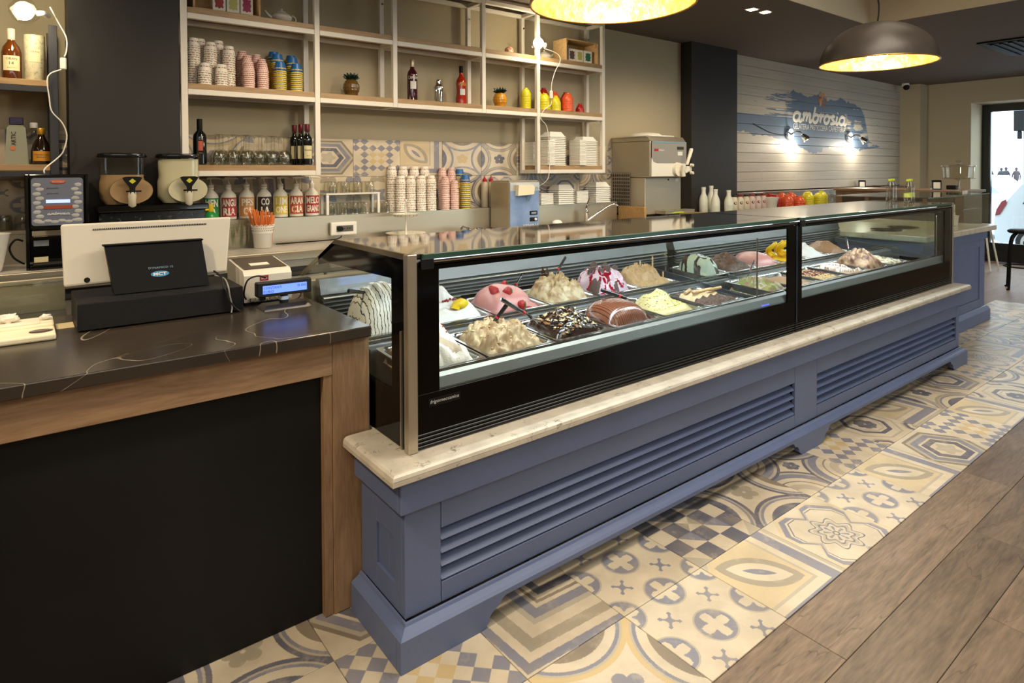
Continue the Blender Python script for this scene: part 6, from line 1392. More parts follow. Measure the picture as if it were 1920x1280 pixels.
# chilled drink dispensers
t = thing('twin_drink_dispenser', 'black floral-printed twin cold drink dispenser base below the two tanks', 'drinks machine', (.60, 4.2, ZK))
M_flor = marble('floral_black', '#191b1f', '#5b5c58', .25, 22, .05, .3)
obj('body', MB().box(.335, .875, 4.14, 4.31, ZK, 1.375, bev=.006), M_flor, t)
obj('tray', MB().box(.325, .885, 4.10, 4.315, 1.376, 1.410, bev=.005), M_black, t)
obj('brand_oval', MB().ball((.59, 4.138, 1.295), .05, .003, .02, 24, 8), mat('oval_red', '#b03a28', .4), t); obj('lettering', MB().text('ANTONELLI', lambda a, c, d: (.59+a, 4.1345, 1.297+c), .010, .07), M_lt, t)
for i, (xc, col, full, s) in enumerate(((.455, '#a28560', .62, 'caramel brown'), (.745, '#c9c3a4', .97, 'pale cream'))):
    t = thing('drink_tank', 'clear oval tank of %s drink with a black lid and lever tap' % s, 'drink tank', (xc, 4.2, 1.411))
    def ov(w_, d_, z, n=28): return [(xc+w_*math.copysign(abs(math.cos(2*math.pi*k/n))**.7, math.cos(2*math.pi*k/n)), 4.225+d_*math.copysign(abs(math.sin(2*math.pi*k/n))**.7, math.sin(2*math.pi*k/n)), z) for k in range(n)]
    def loft(L, m=0, capped=True):
        b = MB(); n = len(L[0]); vs = [p for r_ in L for p in r_]; fs = [(i_*n+k, i_*n+(k+1) % n, (i_+1)*n+(k+1) % n, (i_+1)*n+k) for i_ in range(len(L)-1) for k in range(n)]
        if capped: fs += [tuple(reversed(range(n))), tuple((len(L)-1)*n+k for k in range(n))]
        return b.add(vs, fs, 0, True)
    zt = 1.42+.262*full
    obj('drink', loft([ov(.085, .06, 1.415), ov(.112, .068, 1.45), ov(.112, .068, 1.54), ov(.105, .066, 1.57), ov(.108, .067, min(zt, 1.678))]), mat('drink_'+s.replace(' ', '_'), col, .25), t)
    obj('tank', loft([ov(.092, .066, 1.412), ov(.119, .074, 1.45), ov(.119, .074, 1.54), ov(.111, .072, 1.575), ov(.114, .073, 1.68)], capped=False), M_glassthin, t)
    obj('lid', loft([ov(.122, .080, 1.681), ov(.124, .082, 1.688), ov(.118, .078, 1.703), ov(.10, .06, 1.708)]), M_black, t)
    fx_ = xc+.035
    b = MB().cyl((fx_, 4.150, 1.492), (fx_, 4.132, 1.492), .1, .1, 36); b.v = [(fx_+(x-fx_)*1.05, y, 1.492+(z-1.492)*.74) for x, y, z in b.v]; obj('front_disc', b, MATS['drink_'+s.replace(' ', '_')], t)
    b = MB().tube([(fx_+.105*math.cos(q), 4.140, 1.492+.075*math.sin(q)) for q in np.linspace(0, 2*math.pi, 33)[:-1]], .003, 6, closed=True); obj('disc_rim', b, M_glassob, t)
    b = MB(); O = [(-.048, .075), (-.03, .080), (.03, .080), (.048, .075), (.042, .060), (.014, .02), (.012, -.02), (-.012, -.02), (-.014, .02), (-.042, .060)]
    b.prism([(fx_+a, 1.492+c) for a, c in O], 'y', 4.098, 4.108); lv = obj('tap_lever', b, M_blackm, t)
    obj('warning_sticker', MB().prism([(fx_-.017, 1.547), (fx_, 1.562), (fx_+.017, 1.547), (fx_, 1.532)], 'y', 4.0965, 4.0978), mat('sticker_yellow', '#c9c42a', .5), lv)
    obj('tap_axle', MB().cyl((fx_-.03, 4.112, 1.490), (fx_+.045, 4.112, 1.490), .0045, seg=8), M_blackm, t)
    obj('spout', MB().lathe([(.016, -.085), (.020, -.080), (.019, -.045), (.022, -.02), (.018, .0)], (fx_, 4.115, 1.485), 18), mat('spout_milky', '#cfc7b0', .3), t)
# syrup pump bottles
M_pump = mat('bottle_white', '#ded8c8', .4)
syr = (('MEN|TA', '#1f7a3c', 'green'), ('ANGU|RIA', '#a93238', 'red'), ('PES|CA', '#c98d52', 'peach orange'), ('CO|LA', '#2c1f22', 'black'), ('LIM|ONE', '#d2b93c', 'yellow'), ('ARAN|CIA', '#b34a26', 'orange'), ('MELO|GRANO', '#a51e26', 'crimson'))
for i, (x, (tx, col, cn)) in enumerate(zip((.985, 1.095, 1.212, 1.328, 1.440, 1.550, 1.665), syr)):
    y = 4.515; r = .0495
    t = thing('syrup_bottle', 'white pump bottle with a %s label reading %s' % (cn, tx.replace('|', ' ')), 'bottle', (x, y, Z_L))
    obj('body', MB().lathe([(.045, .001), (r, .006), (r, .148), (.044, .170), (.021, .196), (.0175, .200), (.0175, .208), (.020, .210), (.020, .216), (.014, .220)], (x, y, Z_L), 28), M_pump, t)
    obj('collar', MB().lathe([(.019, .2205), (.020, .223), (.0195, .236), (.012, .240), (.009, .252), (.007, .254)], (x, y, Z_L), 20), M_white, t)
    b = MB().cyl((x, y, Z_L+.254), (x, y, Z_L+.278), .0055, seg=12); b.tube([(x-.022, y, Z_L+.279), (x+.005, y, Z_L+.281), (x+.05, y-.004, Z_L+.279), (x+.062, y-.005, Z_L+.274)], [.007, .008, .005, .004], 10); obj('pump', b, M_white, t)
    a0 = math.atan2(-y, -x)*.35+(-math.pi/2)*.65; b = MB(); patch(b, (x, y, Z_L), r+.0008, a0, .115, .022, .150, n=16); l = obj('label', b, mat('syrup_'+cn.replace(' ', '_'), col, .5), t)
    b = MB(); l1, l2 = tx.split('|'); W_ = lambda s: .027*len(s)+.004
    f = wrap((x, y, Z_L), r+.0016, a0); b.text(l1, lambda a, c, d: f(a, c+.116), .050, min(.100, W_(l1)), bold=.035, align='CENTER'); b.text(l2, lambda a, c, d: f(a, c+.057), .050, min(.100, W_(l2)), bold=.035); obj('lettering', b, mat('lettering_cream', '#e9e0cc', .5), l)
# green squeeze bottle, straws pot and clear cups
t = thing('squeeze_bottle', 'green squeeze bottle with a yellow spout behind the till', 'bottle', (.955, 4.40, ZK))
obj('body', MB().lathe([(.044, .001), (.050, .008), (.051, .205), (.042, .232), (.020, .25)], (.955, 4.40, ZK), 24), mat('squeeze_green', '#1f8a44', .3), t)
b = MB().lathe([(.020, .2505), (.022, .255), (.021, .295), (.018, .298)], (.955, 4.40, ZK), 18); b.tube([(.945, 4.39, ZK+.265), (.920, 4.37, ZK+.262), (.902, 4.36, ZK+.245)], [.008, .006, .004], 8); obj('spout', b, mat('squeeze_yellow', '#d4b41e', .4), t)
PXc, PYc = 1.262, 4.33
t = thing('straw_pot', 'white lace-rimmed metal pot full of orange straws and spoons', 'pot', (PXc, PYc, ZK))
obj('pot', MB().lathe([(.052, .001), (.054, .003), (.063, .098), (.065, .100), (.065, .104), (.074, .148), (.0735, .148), (.0635, .102), (.061, .098), (.052, .006), (0, .006)], (PXc, PYc, ZK), 36, cap=False), M_white, t)
b = MB()
for k in range(16):
    q = 2*math.pi*k/16; c_ = (PXc+.0715*math.cos(q), PYc+.0715*math.sin(q), ZK+.146); b.tube([(c_[0]-.0105*math.sin(q)*math.cos(s), c_[1]+.0105*math.cos(q)*math.cos(s), c_[2]+.010*math.sin(s)) for s in np.linspace(0, math.pi, 7)], .0022, 5)
obj('lace_rim', b, M_white, t); b = MB()
for k in range(32):
    q = 2*math.pi*k/32
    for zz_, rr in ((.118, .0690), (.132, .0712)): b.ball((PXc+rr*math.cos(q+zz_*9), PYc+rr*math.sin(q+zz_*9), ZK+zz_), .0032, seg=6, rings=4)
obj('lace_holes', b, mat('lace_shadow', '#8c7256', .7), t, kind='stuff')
M_str = mat('straw_orange', '#d8742f', .4)
for k in range(30):
    q = rnd.uniform(0, 6.28); rr = rnd.uniform(.01, .05); x, y = PXc+rr*math.cos(q), PYc+rr*math.sin(q); ln = rnd.uniform(.235, .255); dx, dy = .035*math.cos(q)-.02, .03*math.sin(q)
    b = MB().tube([(x*.6+PXc*.4, y*.6+PYc*.4, ZK+.02), (x+dx, y+dy, ZK+ln)], .0042, 8); solo('straw', b, M_str, 'orange drinking straw standing in the white lace pot', 'straw', 'orange straws in the lace pot')
for k in range(6):
    x = PXc+.012+.010*k; b = MB().prism([(x-.011, ZK+.02), (x-.014+.01*k*.3, ZK+.19+.012*(k % 3)), (x+.012+.01*k*.3, ZK+.20+.010*(k % 2)), (x+.006, ZK+.02)], 'y', PYc-.028+.010*k, PYc-.026+.010*k); solo('ice_cream_spoon', b, M_str, 'flat orange plastic ice-cream spoon in the white lace pot', 'spoon', 'orange spoons in the lace pot')
cupg = None
for j, (x, y, n) in enumerate(((1.10, 4.34, 6), (1.165, 4.41, 7))):
    for k in range(n):
        if cupg is None:
            cupg = obj('clear_cup', MB().lathe([(.024, 0), (.036, .085), (.0385, .086), (.0385, .088), (.0355, .086)], (0, 0, 0), 20, cap=False), glass('cup_clear', '#fdfcf8', 1.0, .1, .06)); o = cupg
        else: o = cupg.copy(); COL.objects.link(o)
        o.location = (x, y, ZK+.001+k*.019); tag(o, 'clear plastic cup in the %s stack behind the till' % ('front' if j == 0 else 'rear'), 'cup', 'clear cups in the %s stack' % ('front', 'rear')[j])
# upside-down wine glasses on the lowest shelf
M_gls = glass('glassware', '#f3f3ee', 1.6, .01, .015)
wg = [None]
def wineglass(x, y, z, row):
    pr = [(r_*1.06, z_*1.14) for r_, z_ in [(.034, .001), (.0365, .012), (.038, .035), (.034, .062), (.022, .082), (.006, .090), (.0035, .10), (.0035, .158), (.008, .164), (.031, .170), (.032, .172)]]
    if wg[0] is None:
        wg[0] = thing('wine_glass', 'x', 'glass', (0, 0, 0)); b = MB().lathe(pr[:6], (0, 0, 0), 24, cap=False); b.lathe([(r_-.0015, z_+.0008) for r_, z_ in pr[:5]], (0, 0, 0), 24, cap=False); obj('bowl', b, M_gls, wg[0])
        obj('stem', MB().lathe(pr[5:9], (0, 0, 0), 12, cap=False), M_gls, wg[0]); obj('foot', MB().lathe(pr[8:], (0, 0, 0), 24, cap=True), M_gls, wg[0]); o = wg[0]; o.location = (x, y, z)
    else: o = dup(wg[0], (x, y, z))
    tag(o, 'stemmed wine glass upside down in the %s row of the lowest left shelf' % row, 'glass', 'wine glasses, %s row' % row)
for r_, (y, n) in enumerate(((4.36, 6), (4.435, 6), (4.51, 6))):
    for k in range(n): wineglass(1.005+.0825*k+(0, .041, .012)[r_], y, Z_C, ('front', 'middle', 'rear')[r_])
# little white rack with tumblers
t = thing('glass_rack', 'small white bench rack with tumblers above and below', 'rack', (1.97, 4.52, Z_L))
b = MB(); obj('shelf', MB().box(1.755, 2.185, 4.465, 4.59, Z_L+.148, Z_L+.160, bev=.002), M_white, t)
for x in (1.757, 2.163):
    for y in (4.467, 4.572): obj('leg', MB().box(x, x+.020, y, y+.016, Z_L+.001, Z_L+.1475, bev=.002), M_white, t)
tb = [None]
def tumbler(x, y, z, lab, grp, sx=1.):
    if tb[0] is None: tb[0] = obj('tumbler', MB().lathe([(.037, .001), (.036, .03), (.033, .075), (.028, .086), (0, .088)], (0, 0, 0), 20, cap=False, wob=lambda a, z_: 1+.03*math.cos(a*10)), M_gls); o = tb[0]
    else: o = tb[0].copy(); COL.objects.link(o)
    o.location = (x, y, z); tag(o, lab, 'glass', grp)
for k in range(4):
    for y in (4.495, 4.560): tumbler(1.81+.10*k, y, Z_L+.160, 'upside-down tumbler on top of the small white rack', 'tumblers on the rack')
for k in range(5):
    for y in (4.495, 4.560):
        if k < 4: tumbler(1.815+.085*k, y, Z_L, 'upside-down tumbler under the small white rack', 'tumblers under the rack')
for k in range(2): tumbler(2.235, 4.485+.075*k, Z_L, 'upside-down tumbler just right of the small white rack', 'tumblers right of the rack')
for k in range(5): tumbler(-.16+.08*(k % 3), 4.49+.07*(k//3), Z_L, 'upside-down tumbler on the ledge left of the chocolate dispenser', 'tumblers at the far left')
# two-tier stand
sx_, sy_ = 2.30, 4.27
t = thing('two_tier_stand', 'white two-tier pierced cake stand on the back counter', 'cake stand', (sx_, sy_, ZK))
def plate(z, r, h, nm):
    b = MB().lathe([(.045, 0), (r*.80, .004), (r, h), (r*1.01, h+.001), (r*.99, h+.001), (r*.79, .008), (0, .006)], (sx_, sy_, z), 48, cap=False); p = obj(nm, b, mat('plate_cream', '#e8e2cf', .35), t)
    b = MB()
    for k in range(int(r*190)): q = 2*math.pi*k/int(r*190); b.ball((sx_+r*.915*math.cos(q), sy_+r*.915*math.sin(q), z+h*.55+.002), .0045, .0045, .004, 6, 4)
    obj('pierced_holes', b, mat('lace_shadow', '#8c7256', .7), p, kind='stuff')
b = MB().lathe([(.06, .001), (.05, .010), (.012, .014), (.008, .02), (.006, .13)], (sx_, sy_, ZK), 24); b.lathe([(.006, .1301), (.006, .165), (.010, .166), (.006, .17), (.0055, .27), (.012, .28), (.012, .292), (0, .296)], (sx_, sy_, ZK), 20); obj('stem', b, M_white, t)
plate(ZK+.016, .150, .022, 'lower_plate'); plate(ZK+.155, .098, .026, 'upper_plate')
# socket on the steel upstand
t = thing('power_socket', 'white surface-mounted power socket on the steel upstand', 'socket', (1.865, 4.44, 1.14))
obj('box', MB().box(1.765, 1.965, 4.405, 4.4445, 1.128, 1.225, bev=.008, seg=2), M_white, t); obj('insert', MB().box(1.805, 1.935, 4.4025, 4.4048, 1.155, 1.200, bev=.001), M_polish, t)
obj('plug', MB().cyl((1.832, 4.404, 1.178), (1.832, 4.378, 1.178), .020, .017, 18), M_blackm, t)
for k in range(3): obj('socket_hole', MB().cyl((1.868+.02*k, 4.4026, 1.178), (1.868+.02*k, 4.4012, 1.178), .004, seg=8), M_blackm, t)
solo('power_cable', MB().tube([(1.84, 4.40, 1.127), (1.83, 4.40, 1.112), (1.76, 4.41, 1.100), (1.5, 4.425, 1.097), (1.38, 4.43, 1.096)], .004, 8), M_blackm, 'black cable running from the socket along the counter to the straw pot', 'cable')
# pile of metal tongs
t = thing('metal_tongs', 'tangled pile of small chrome tongs left of the cream machine', 'utensils', (2.93, 4.30, ZK))
for k in range(9):
    x = 2.84+.022*k+rnd.uniform(-.01, .01); y = 4.30+rnd.uniform(-.03, .03); z_ = ZK+.008+rnd.uniform(0, .035); obj('tong', MB().tube([(x-.045, y-.01, z_), (x-.01, y+.012, z_+.012), (x+.03, y-.008, z_-.002), (x+.05, y+.01, z_+.003)], [.004, .006, .005, .003], 6), M_chrome, t)
for i, (x, col) in enumerate(((3.22, 'left'), (3.29, 'right'))):
    t = thing('sauce_bottle', 'clear sauce bottle with a red cap behind the cream machine, the %s one' % col, 'bottle', (x, 4.53, Z_L))
    obj('body', MB().lathe([(.028, .001), (.031, .006), (.031, .20), (.018, .225)], (x, 4.53, Z_L), 20), mat('bottle_milky', '#b5a890', .4), t); b = MB().lathe([(.020, .2255), (.020, .245), (.010, .255), (.004, .278)], (x, 4.53, Z_L), 16); obj('cap', b, mat('cap_red', '#a3242a', .35), t)
# whipped cream machine
t = thing('cream_machine', 'steel whipped-cream machine with blue front marked KREAM 2.5', 'machine', (3.38, 4.33, ZK))
kx0, kx1, ky0, ky1 = 3.215, 3.548, 4.17, 4.435
b = MB().box(kx0, kx1, ky0+.002, ky1+.0, ZK+.012, 1.502, bev=.004); b.box(kx0+.005, kx1-.005, ky0+.01, ky1-.01, 1.5025, 1.512, bev=.003); obj('housing', b, M_steelz, t)
fp = obj('front_panel', MB().box(kx0+.006, kx1-.006, ky0-.004, ky0+.0015, ZK+.02, 1.495, bev=.001), mat('kream_blue', '#6f86b0', .35, var=.25, vscale=5, col2='#8ba0c4'), t)
obj('grey_header', MB().box(kx0+.006, kx1-.006, ky0-.006, ky0-.0042, 1.425, 1.495), mat('header_grey', '#b3b2aa', .3, .3), fp)
b = MB().prism([(kx0+.07, 1.475), (kx0+.225, 1.475), (kx0+.245, 1.455), (kx0+.235, 1.395), (kx0+.06, 1.385)], 'y', ky0-.045, ky0-.0065); obj('nozzle_cover', b, M_cream_p, t)
obj('nozzle', MB().lathe([(.018, 0), (.022, -.02), (.012, -.045)], (kx0+.18, ky0-.028, 1.384), 16), M_glassob, t)
obj('badge', MB().box(kx1-.09, kx1-.02, ky0-.008, ky0-.0062, 1.432, 1.456), mat('badge_grey', '#8e9aa8', .3), fp)
for z_ in (1.233, 1.178): obj('switch_plate', MB().box(kx1-.115, kx1-.03, ky0-.009, ky0-.0042, z_-.017, z_+.017, bev=.001), M_blackp, t)
obj('knob', MB().cyl((kx1-.055, ky0-.0095, 1.178), (kx1-.055, ky0-.018, 1.178), .013, .012, 16), M_white, t); obj('display', MB().box(kx1-.10, kx1-.045, ky0-.011, ky0-.0092, 1.225, 1.241), mat('badge_grey', '#8e9aa8', .3), t)
obj('lettering', MB().text('KREAM 2.5', lambda a, c, d: (kx1-.10+a, ky0-.0052, 1.130+c), .018, .165), M_lt, fp)
for x in (kx0+.03, kx1-.03):
    for y in (ky0+.03, ky1-.03): obj('foot', MB().cyl((x, y, ZK), (x, y, ZK+.0118), .014, seg=10), M_blackm, t)
# sink tap and brush
t = thing('sink_tap', 'chrome mixer tap with long swivel spout at the sink', 'tap', (4.30, 4.36, ZK))
obj('body', MB().lathe([(.028, .001), (.03, .004), (.024, .01), (.022, .09), (.025, .095), (.022, .12), (.012, .128)], (4.30, 4.36, ZK), 20), M_chrome, t)
obj('spout', MB().tube([(4.305, 4.345, ZK+.02), (4.40, 4.30, ZK+.09), (4.50, 4.26, ZK+.155), (4.56, 4.24, ZK+.175), (4.60, 4.23, ZK+.16)], .011, 10), M_chrome, t)
obj('lever', MB().tube([(4.30, 4.36, ZK+.125), (4.315, 4.365, ZK+.17), (4.345, 4.36, ZK+.24)], [.009, .007, .005], 8), M_chrome, t)
obj('sink_rim', MB().tube([(3.75, 4.10, ZK+.004), (4.72, 4.10, ZK+.004), (4.72, 4.40, ZK+.004), (3.75, 4.40, ZK+.004)], .004, 6, closed=True), M_polish, t)
t = thing('dish_brush', 'white dish brush lying beside the sink', 'brush', (3.85, 4.2, ZK))
obj('bristle_head', MB().ball((3.78, 4.20, ZK+.034), .055, .034, .030, 18, 12, disp=lambda d: 1+.05*noise.noise(d*14)), mat('brush_white', '#e9e6de', .8), t); obj('handle', MB().tube([(3.83, 4.20, ZK+.03), (3.92, 4.19, ZK+.015), (4.10, 4.18, ZK+.012), (4.22, 4.18, ZK+.016)], [.006, .006, .008, .009], 8), M_white, t)
# soft-serve machine
zr = 1.130
t = thing('soft_serve_machine', 'large steel soft-serve machine with white front and tap handle', 'machine', (5.2, 4.3, zr))
mx0, mx1, my0, my1 = 4.90, 5.47, 4.075, 4.585
obj('lower_body', MB().box(mx0, mx1, my0+.06, my1, zr+.02, 1.520, bev=.006), M_steelz, t)
b = MB(); b.box(mx0, mx1, my0, my1, 1.521, 1.885, bev=.012, seg=2); b.prism([(my0+.0, 1.886), (my0+.03, 1.925), (my1, 1.925), (my1, 1.886)], 'x', mx0+.002, mx1-.002); obj('upper_body', b, M_steel, t)
b = MB(); b.box(mx0+.015, mx1-.004, my0-.010, my0-.0005, 1.530, 1.720, bev=.006); obj('white_front', b, M_white, t)
fp = obj('grey_front', MB().prism([(mx0+.015, 1.725), (mx0+.015, 1.885), (mx1-.004, 1.885), (mx1-.004, 1.665), (mx0+.10, 1.665), (mx0+.04, 1.680)], 'y', my0-.0125, my0-.0103), mat('front_grey', '#8f8d88', .35), t)
obj('blue_stripe', MB().box(mx0+.02, mx1-.01, my0-.014, my0-.0127, 1.868, 1.880), mat('stripe_blue', '#6f93a8', .4), fp)
obj('red_badge', MB().box(mx0+.05, mx0+.115, my0-.0145, my0-.0127, 1.785, 1.808, bev=.0006), M_red, fp); obj('lettering', MB().text('OMEGA', lambda a, c, d: (mx0+.155+a, my0-.0132, 1.796+c), .016, .10), M_lt, fp)
obj('rating_plate', MB().box(mx1-.16, mx1-.05, my0-.0142, my0-.0127, 1.805, 1.835), M_dsteel, fp); obj('notice_sticker', MB().box(mx1-.15, mx1-.07, my0-.0142, my0-.0127, 1.745, 1.785), M_lw, fp)
M_tap = mat('tap_cream', '#e6e0cf', .3)
hx = mx1-.16
b = MB().cyl((hx, my0-.0105, 1.60), (hx, my0-.045, 1.60), .075, .07, 28); b.cyl((hx+.04, my0-.045, 1.60), (hx+.04, my0-.10, 1.60), .040, .034, 20); b.cyl((hx+.02, my0-.075, 1.64), (hx+.02, my0-.075, 1.53), .024, .020, 16); b.box(hx+.06, hx+.15, my0-.09, my0-.03, 1.575, 1.635, bev=.01); obj('tap_block', b, M_tap, t)
obj('tap_handle', MB().tube([(hx+.03, my0-.11, 1.65), (hx+.05, my0-.115, 1.70), (hx+.085, my0-.12, 1.79), (hx+.09, my0-.12, 1.815)], [.016, .017, .020, .016], 12), M_tap, t)
for z_ in (1.565, 1.645): obj('tap_knob', MB().cyl((hx+.12, my0-.092, z_), (hx+.12, my0-.125, z_), .018, .014, 14), M_tap, t)
obj('top_tray', MB().box(mx0-.01, mx1+.01, my0+.04, my1, 1.9255, 1.935, bev=.003), M_steel, t)
b = MB(); b.box(mx0+.08, mx1-.08, my0+.08, my1-.05, 1.9355, 1.952, bev=.006); b.lathe([(.17, .0), (.13, .025), (.05, .035), (0, .036)], ((mx0+mx1)/2, (my0+my1)/2+.03, 1.9525), 28, cap=False); obj('hopper_lid', b, M_white, t)
obj('lock', MB().cyl((mx0+.36, my0+.0595, 1.497), (mx0+.36, my0+.055, 1.497), .009, seg=12), M_blackm, t); obj('sticker', MB().box(mx1-.10, mx1-.05, my0+.0578, my0+.0595, 1.480, 1.510), M_lw, t)
gp = obj('vent_panel', MB().box(mx0-.004, mx0-.0005, 4.325, 4.575, 1.19, 1.57), mat('vent_back', '#3a3330', .6), t)
for k in range(10): obj('grille_bar', MB().box(mx0-.010, mx0-.0045, 4.325+.0268*k, 4.331+.0268*k, 1.19, 1.57), M_steel, gp)
for k in range(11): obj('grille_bar', MB().box(mx0-.0085, mx0-.0046, 4.325, 4.575, 1.19+.0365*k, 1.198+.0365*k), M_steel, gp)
obj('base', MB().box(mx0+.01, mx1-.01, my0+.07, my1-.01, zr-.0, zr+.0195), M_blackm, t)
b = MB(); b.box(mx0+.16, mx1+.06, my0-.07, my0+.058, zr+.022, zr+.050, bev=.004); b.box(mx0+.16, mx1+.06, my0-.07, my0+.05, zr+.0505, zr+.058); obj('drip_tray', b, M_steel, t)
obj('yellow_sticker', MB().prism([(mx0+.24, zr+.030), (mx0+.30, zr+.044), (mx0+.42, zr+.044), (mx0+.46, zr+.030)], 'y', my0-.073, my0-.0705), mat('sticker_lime', '#c6d62a', .4), t)
# white milk and yogurt bottles on the counter beyond
bp_ = [(.036, .001), (.040, .006), (.040, .13), (.034, .16), (.019, .20), (.019, .235), (.021, .238), (.021, .255), (0, .256)]
for i, (x, y, s) in enumerate(((6.17, 4.35, 'leftmost'), (6.36, 4.38, 'second'), (6.18, 4.20, 'front'), (6.44, 4.20, 'fourth'))):
    t = thing('milk_bottle', 'tall white milk bottle beyond the soft-serve machine, %s' % s, 'bottle', (x, y, ZK)); k = (1.2, 1.25, 1.12, 1.05)[i]
    b = MB().lathe([(r_*1.25, z_*k) for r_, z_ in bp_[:6]], (x, y, ZK), 22); obj('body', b, mat('bottle_white_gloss', '#dcdccd', .3), t); b = MB().lathe([(.026, .236*k), (.026, .256*k)], (x, y, ZK), 18); obj('cap', b, M_white, t)
    b = MB(); patch(b, (x, y, ZK), .0512, -2.2, .07, .03, .10); l = obj('label', b, mat('label_script', '#cfd0bf', .5), t)
cols = ('#4b3328', '#5a4436', '#a32b33', '#5a3436', '#7d2233', '#8a3a44')
for i in range(6):
    x = 6.58+.125*i; y = 4.22
    t = thing('yogurt_carton', 'small cream yogurt drink bottle with a round emblem, %s of six' % ('first', 'second', 'third', 'fourth', 'fifth', 'last')[i], 'bottle', (x, y, ZK))
    obj('body', MB().lathe([(.038, .001), (.042, .006), (.042, .15), (.030, .18), (.026, .186)], (x, y, ZK), 4+16), mat('yogurt_body_%d' % (i > 2), ('#d8cdb4', '#d9c2b8')[i > 2], .4), t); obj('cap', MB().lathe([(.026, .1865), (.028, .19), (.028, .208), (0, .209)], (x, y, ZK), 18), mat('ycap_%d' % (i % 2), ('#2b2424', '#8e2430')[i % 2], .4), t)
    f = wrap((x, y, ZK), .0428, -2.2); b = MB(); b.add([f(.018*math.cos(2*math.pi*k/20), .115+.018*math.sin(2*math.pi*k/20)) for k in range(20)], [tuple(range(20))]); obj('emblem', b, mat('yemb_%d' % i, cols[i], .4), t)
    b = MB(); patch(b, (x, y, ZK), .0424, -2.2, .06, .008, .022); obj('band', b, mat('yemb_%d' % i, cols[i], .4), t)
t = thing('lace_pot', 'empty white lace-rimmed pot beside the red plastic cups', 'pot', (7.28, 4.16, ZK))
obj('pot', MB().lathe([(.06, .001), (.075, .11), (.078, .113), (.088, .165), (.086, .165), (.072, .11), (.058, .005), (0, .005)], (7.28, 4.16, ZK), 30, cap=False), M_white, t)
# glass-domed cake plates
for i, x in enumerate((8.95, 9.25, 8.72)):
    if i == 2: continue
for i, (x, y) in enumerate(((8.86, 4.16), (9.10, 4.30), (9.24, 4.10))):
    t = thing('glass_cloche', 'glass dome with knob over a plate on the back counter, %s of three' % ('leftmost', 'middle', 'rightmost')[i], 'cloche', (x, y, ZK))
    obj('dome', MB().lathe([(.09, .05), (.09, .11), (.07, .145), (.03, .165), (.008, .168)], (x, y, ZK), 28, cap=False), M_gls, t); obj('knob', MB().ball((x, y, ZK+.182), .014), M_gls, t); obj('plate', MB().lathe([(.05, .001), (.05, .006), (.012, .012), (.012, .035), (.10, .044), (.105, .049), (0, .049)], (x, y, ZK), 28, cap=False), M_gls, t)
# water bottles on the roof of the far case
for i, (x, y) in enumerate(((5.74, 2.08), (5.93, 2.13), (5.80, 2.24), (5.99, 2.29))):
    t = thing('water_bottle', 'clear ribbed water bottle with lime cap on the far case, %s' % ('front left', 'front right', 'rear left', 'rear right')[i], 'bottle', (x, y, 1.3145))
    b = MB().lathe([(.026, .001), (.031, .008), (.030, .03), (.032, .05), (.029, .065), (.032, .08), (.029, .095), (.031, .125), (.025, .15), (.013, .172), (.012, .18)], (x, y, 1.3145), 22); obj('body', b, M_gls, t); obj('cap', MB().lathe([(.015, .1805), (.016, .183), (.0155, .198), (0, .199)], (x, y, 1.3145), 16), mat('cap_lime', '#b5c92c', .35), t); b = MB(); b.lathe([(.0325, .05), (.0325, .085)], (x, y, 1.3145), 22, cap=False); obj('label', b, mat('label_lime', '#b9c66a', .4), t) if i < 2 else None
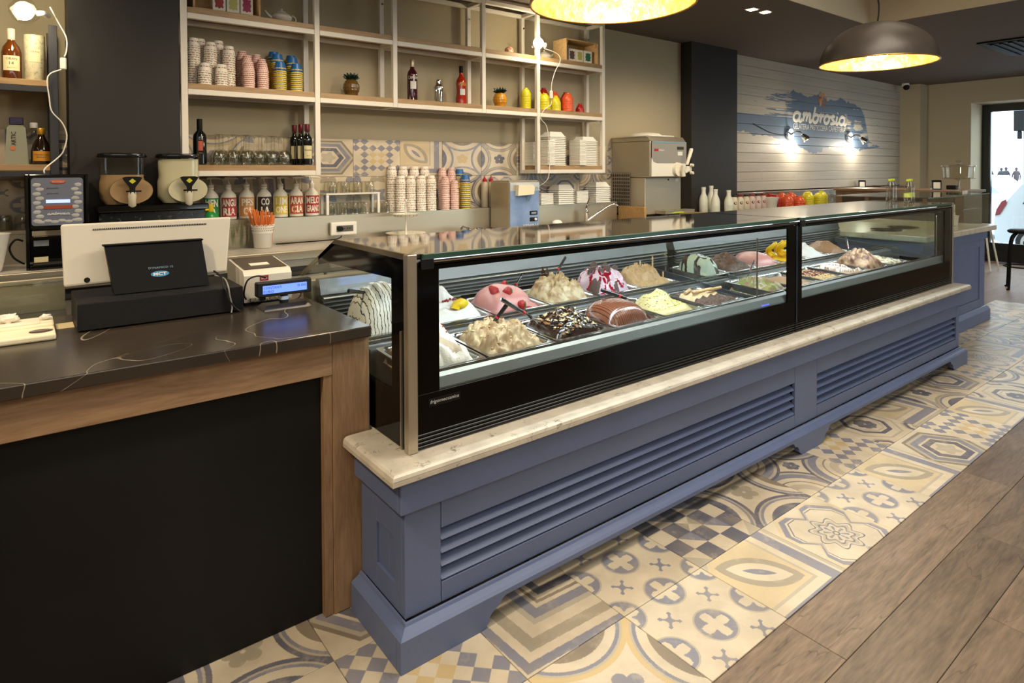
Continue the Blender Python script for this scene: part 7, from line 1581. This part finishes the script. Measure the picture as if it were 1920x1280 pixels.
# napkin holders, stand, tray
def napkin(x, y, z, rz, lab):
    t = thing('napkin_holder', lab, 'napkin holder', (x, y, z)); q = Matrix.Translation((x, y, z)) @ Matrix.Rotation(rz, 4, 'Z')
    b = MB().prism([(-.06, .001), (-.048, .10), (-.03, .115), (.03, .115), (.048, .10), (.06, .001)], 'y', -.05, .05).xf(q); obj('shell', b, M_black, t)
    b = MB().prism([(-.066, .015), (-.056, .09), (-.052, .09), (-.062, .015)], 'y', -.035, .035).xf(q); obj('napkins', b, M_whitep, t)
napkin(10.6, 4.51, 1.3035, .5, 'black napkin holder on the brown ledge under the mural'); napkin(8.72, 2.86, 1.3455, .5, 'black napkin holder on the wooden bar beyond the water bottles')
solo('sugar_box', MB().box(8.93, 9.05, 2.72, 2.82, 1.346, 1.395, bev=.005), M_blackm, 'small black box beside the bar napkin holder', 'box')
solo('ash_dish', MB().lathe([(.06, .001), (.075, .02), (.07, .02), (.05, .008), (0, .008)], (11.15, 4.51, 1.3035), 20, cap=False), M_dsteel, 'small dark dish right of the ledge napkin holder', 'dish')
cx_, cy_ = 7.70, 2.32; zc_ = 1.3385
t = thing('glass_cake_stand', 'footed glass cake stand with straight-sided lid on the pastry case', 'cake stand', (cx_, cy_, zc_))
obj('foot', MB().lathe([(.09, .001), (.085, .006), (.02, .014), (.012, .03), (.012, .13), (.03, .15), (.145, .155), (.15, .162), (0, .162)], (cx_, cy_, zc_), 32, cap=False), M_gls, t)
obj('lid', MB().lathe([(.125, .163), (.130, .168), (.138, .275), (.15, .285), (.15, .292), (.03, .30), (.012, .305), (.012, .315), (.028, .33), (.012, .345), (0, .346)], (cx_, cy_, zc_), 32, cap=False), M_gls, t)
solo('price_card', MB().box(7.50, 7.64, 2.22, 2.225, 1.3395, 1.375), M_whitep, 'small white price card at the foot of the glass cake stand', 'card')
solo('takeaway_cup', MB().lathe([(.030, .001), (.040, .10), (.043, .102), (.043, .108), (.012, .112), (.008, .118), (.006, .22), (0, .222)], (7.72, 2.36, .9995), 20, cap=False), M_white, 'white takeaway cup with straw inside the pastry case', 'cup')
# trays of pastry seen dimly inside the far glass case
for i, x in enumerate((6.65, 7.05)): solo('pastry_plate', MB().lathe([(.08, .001), (.14, .012), (.13, .012), (0, .006)], (x, 2.6, .9995), 24, cap=False), M_polish, 'round steel plate inside the pastry case, the %s one' % ('nearer', 'farther')[i], 'plate')
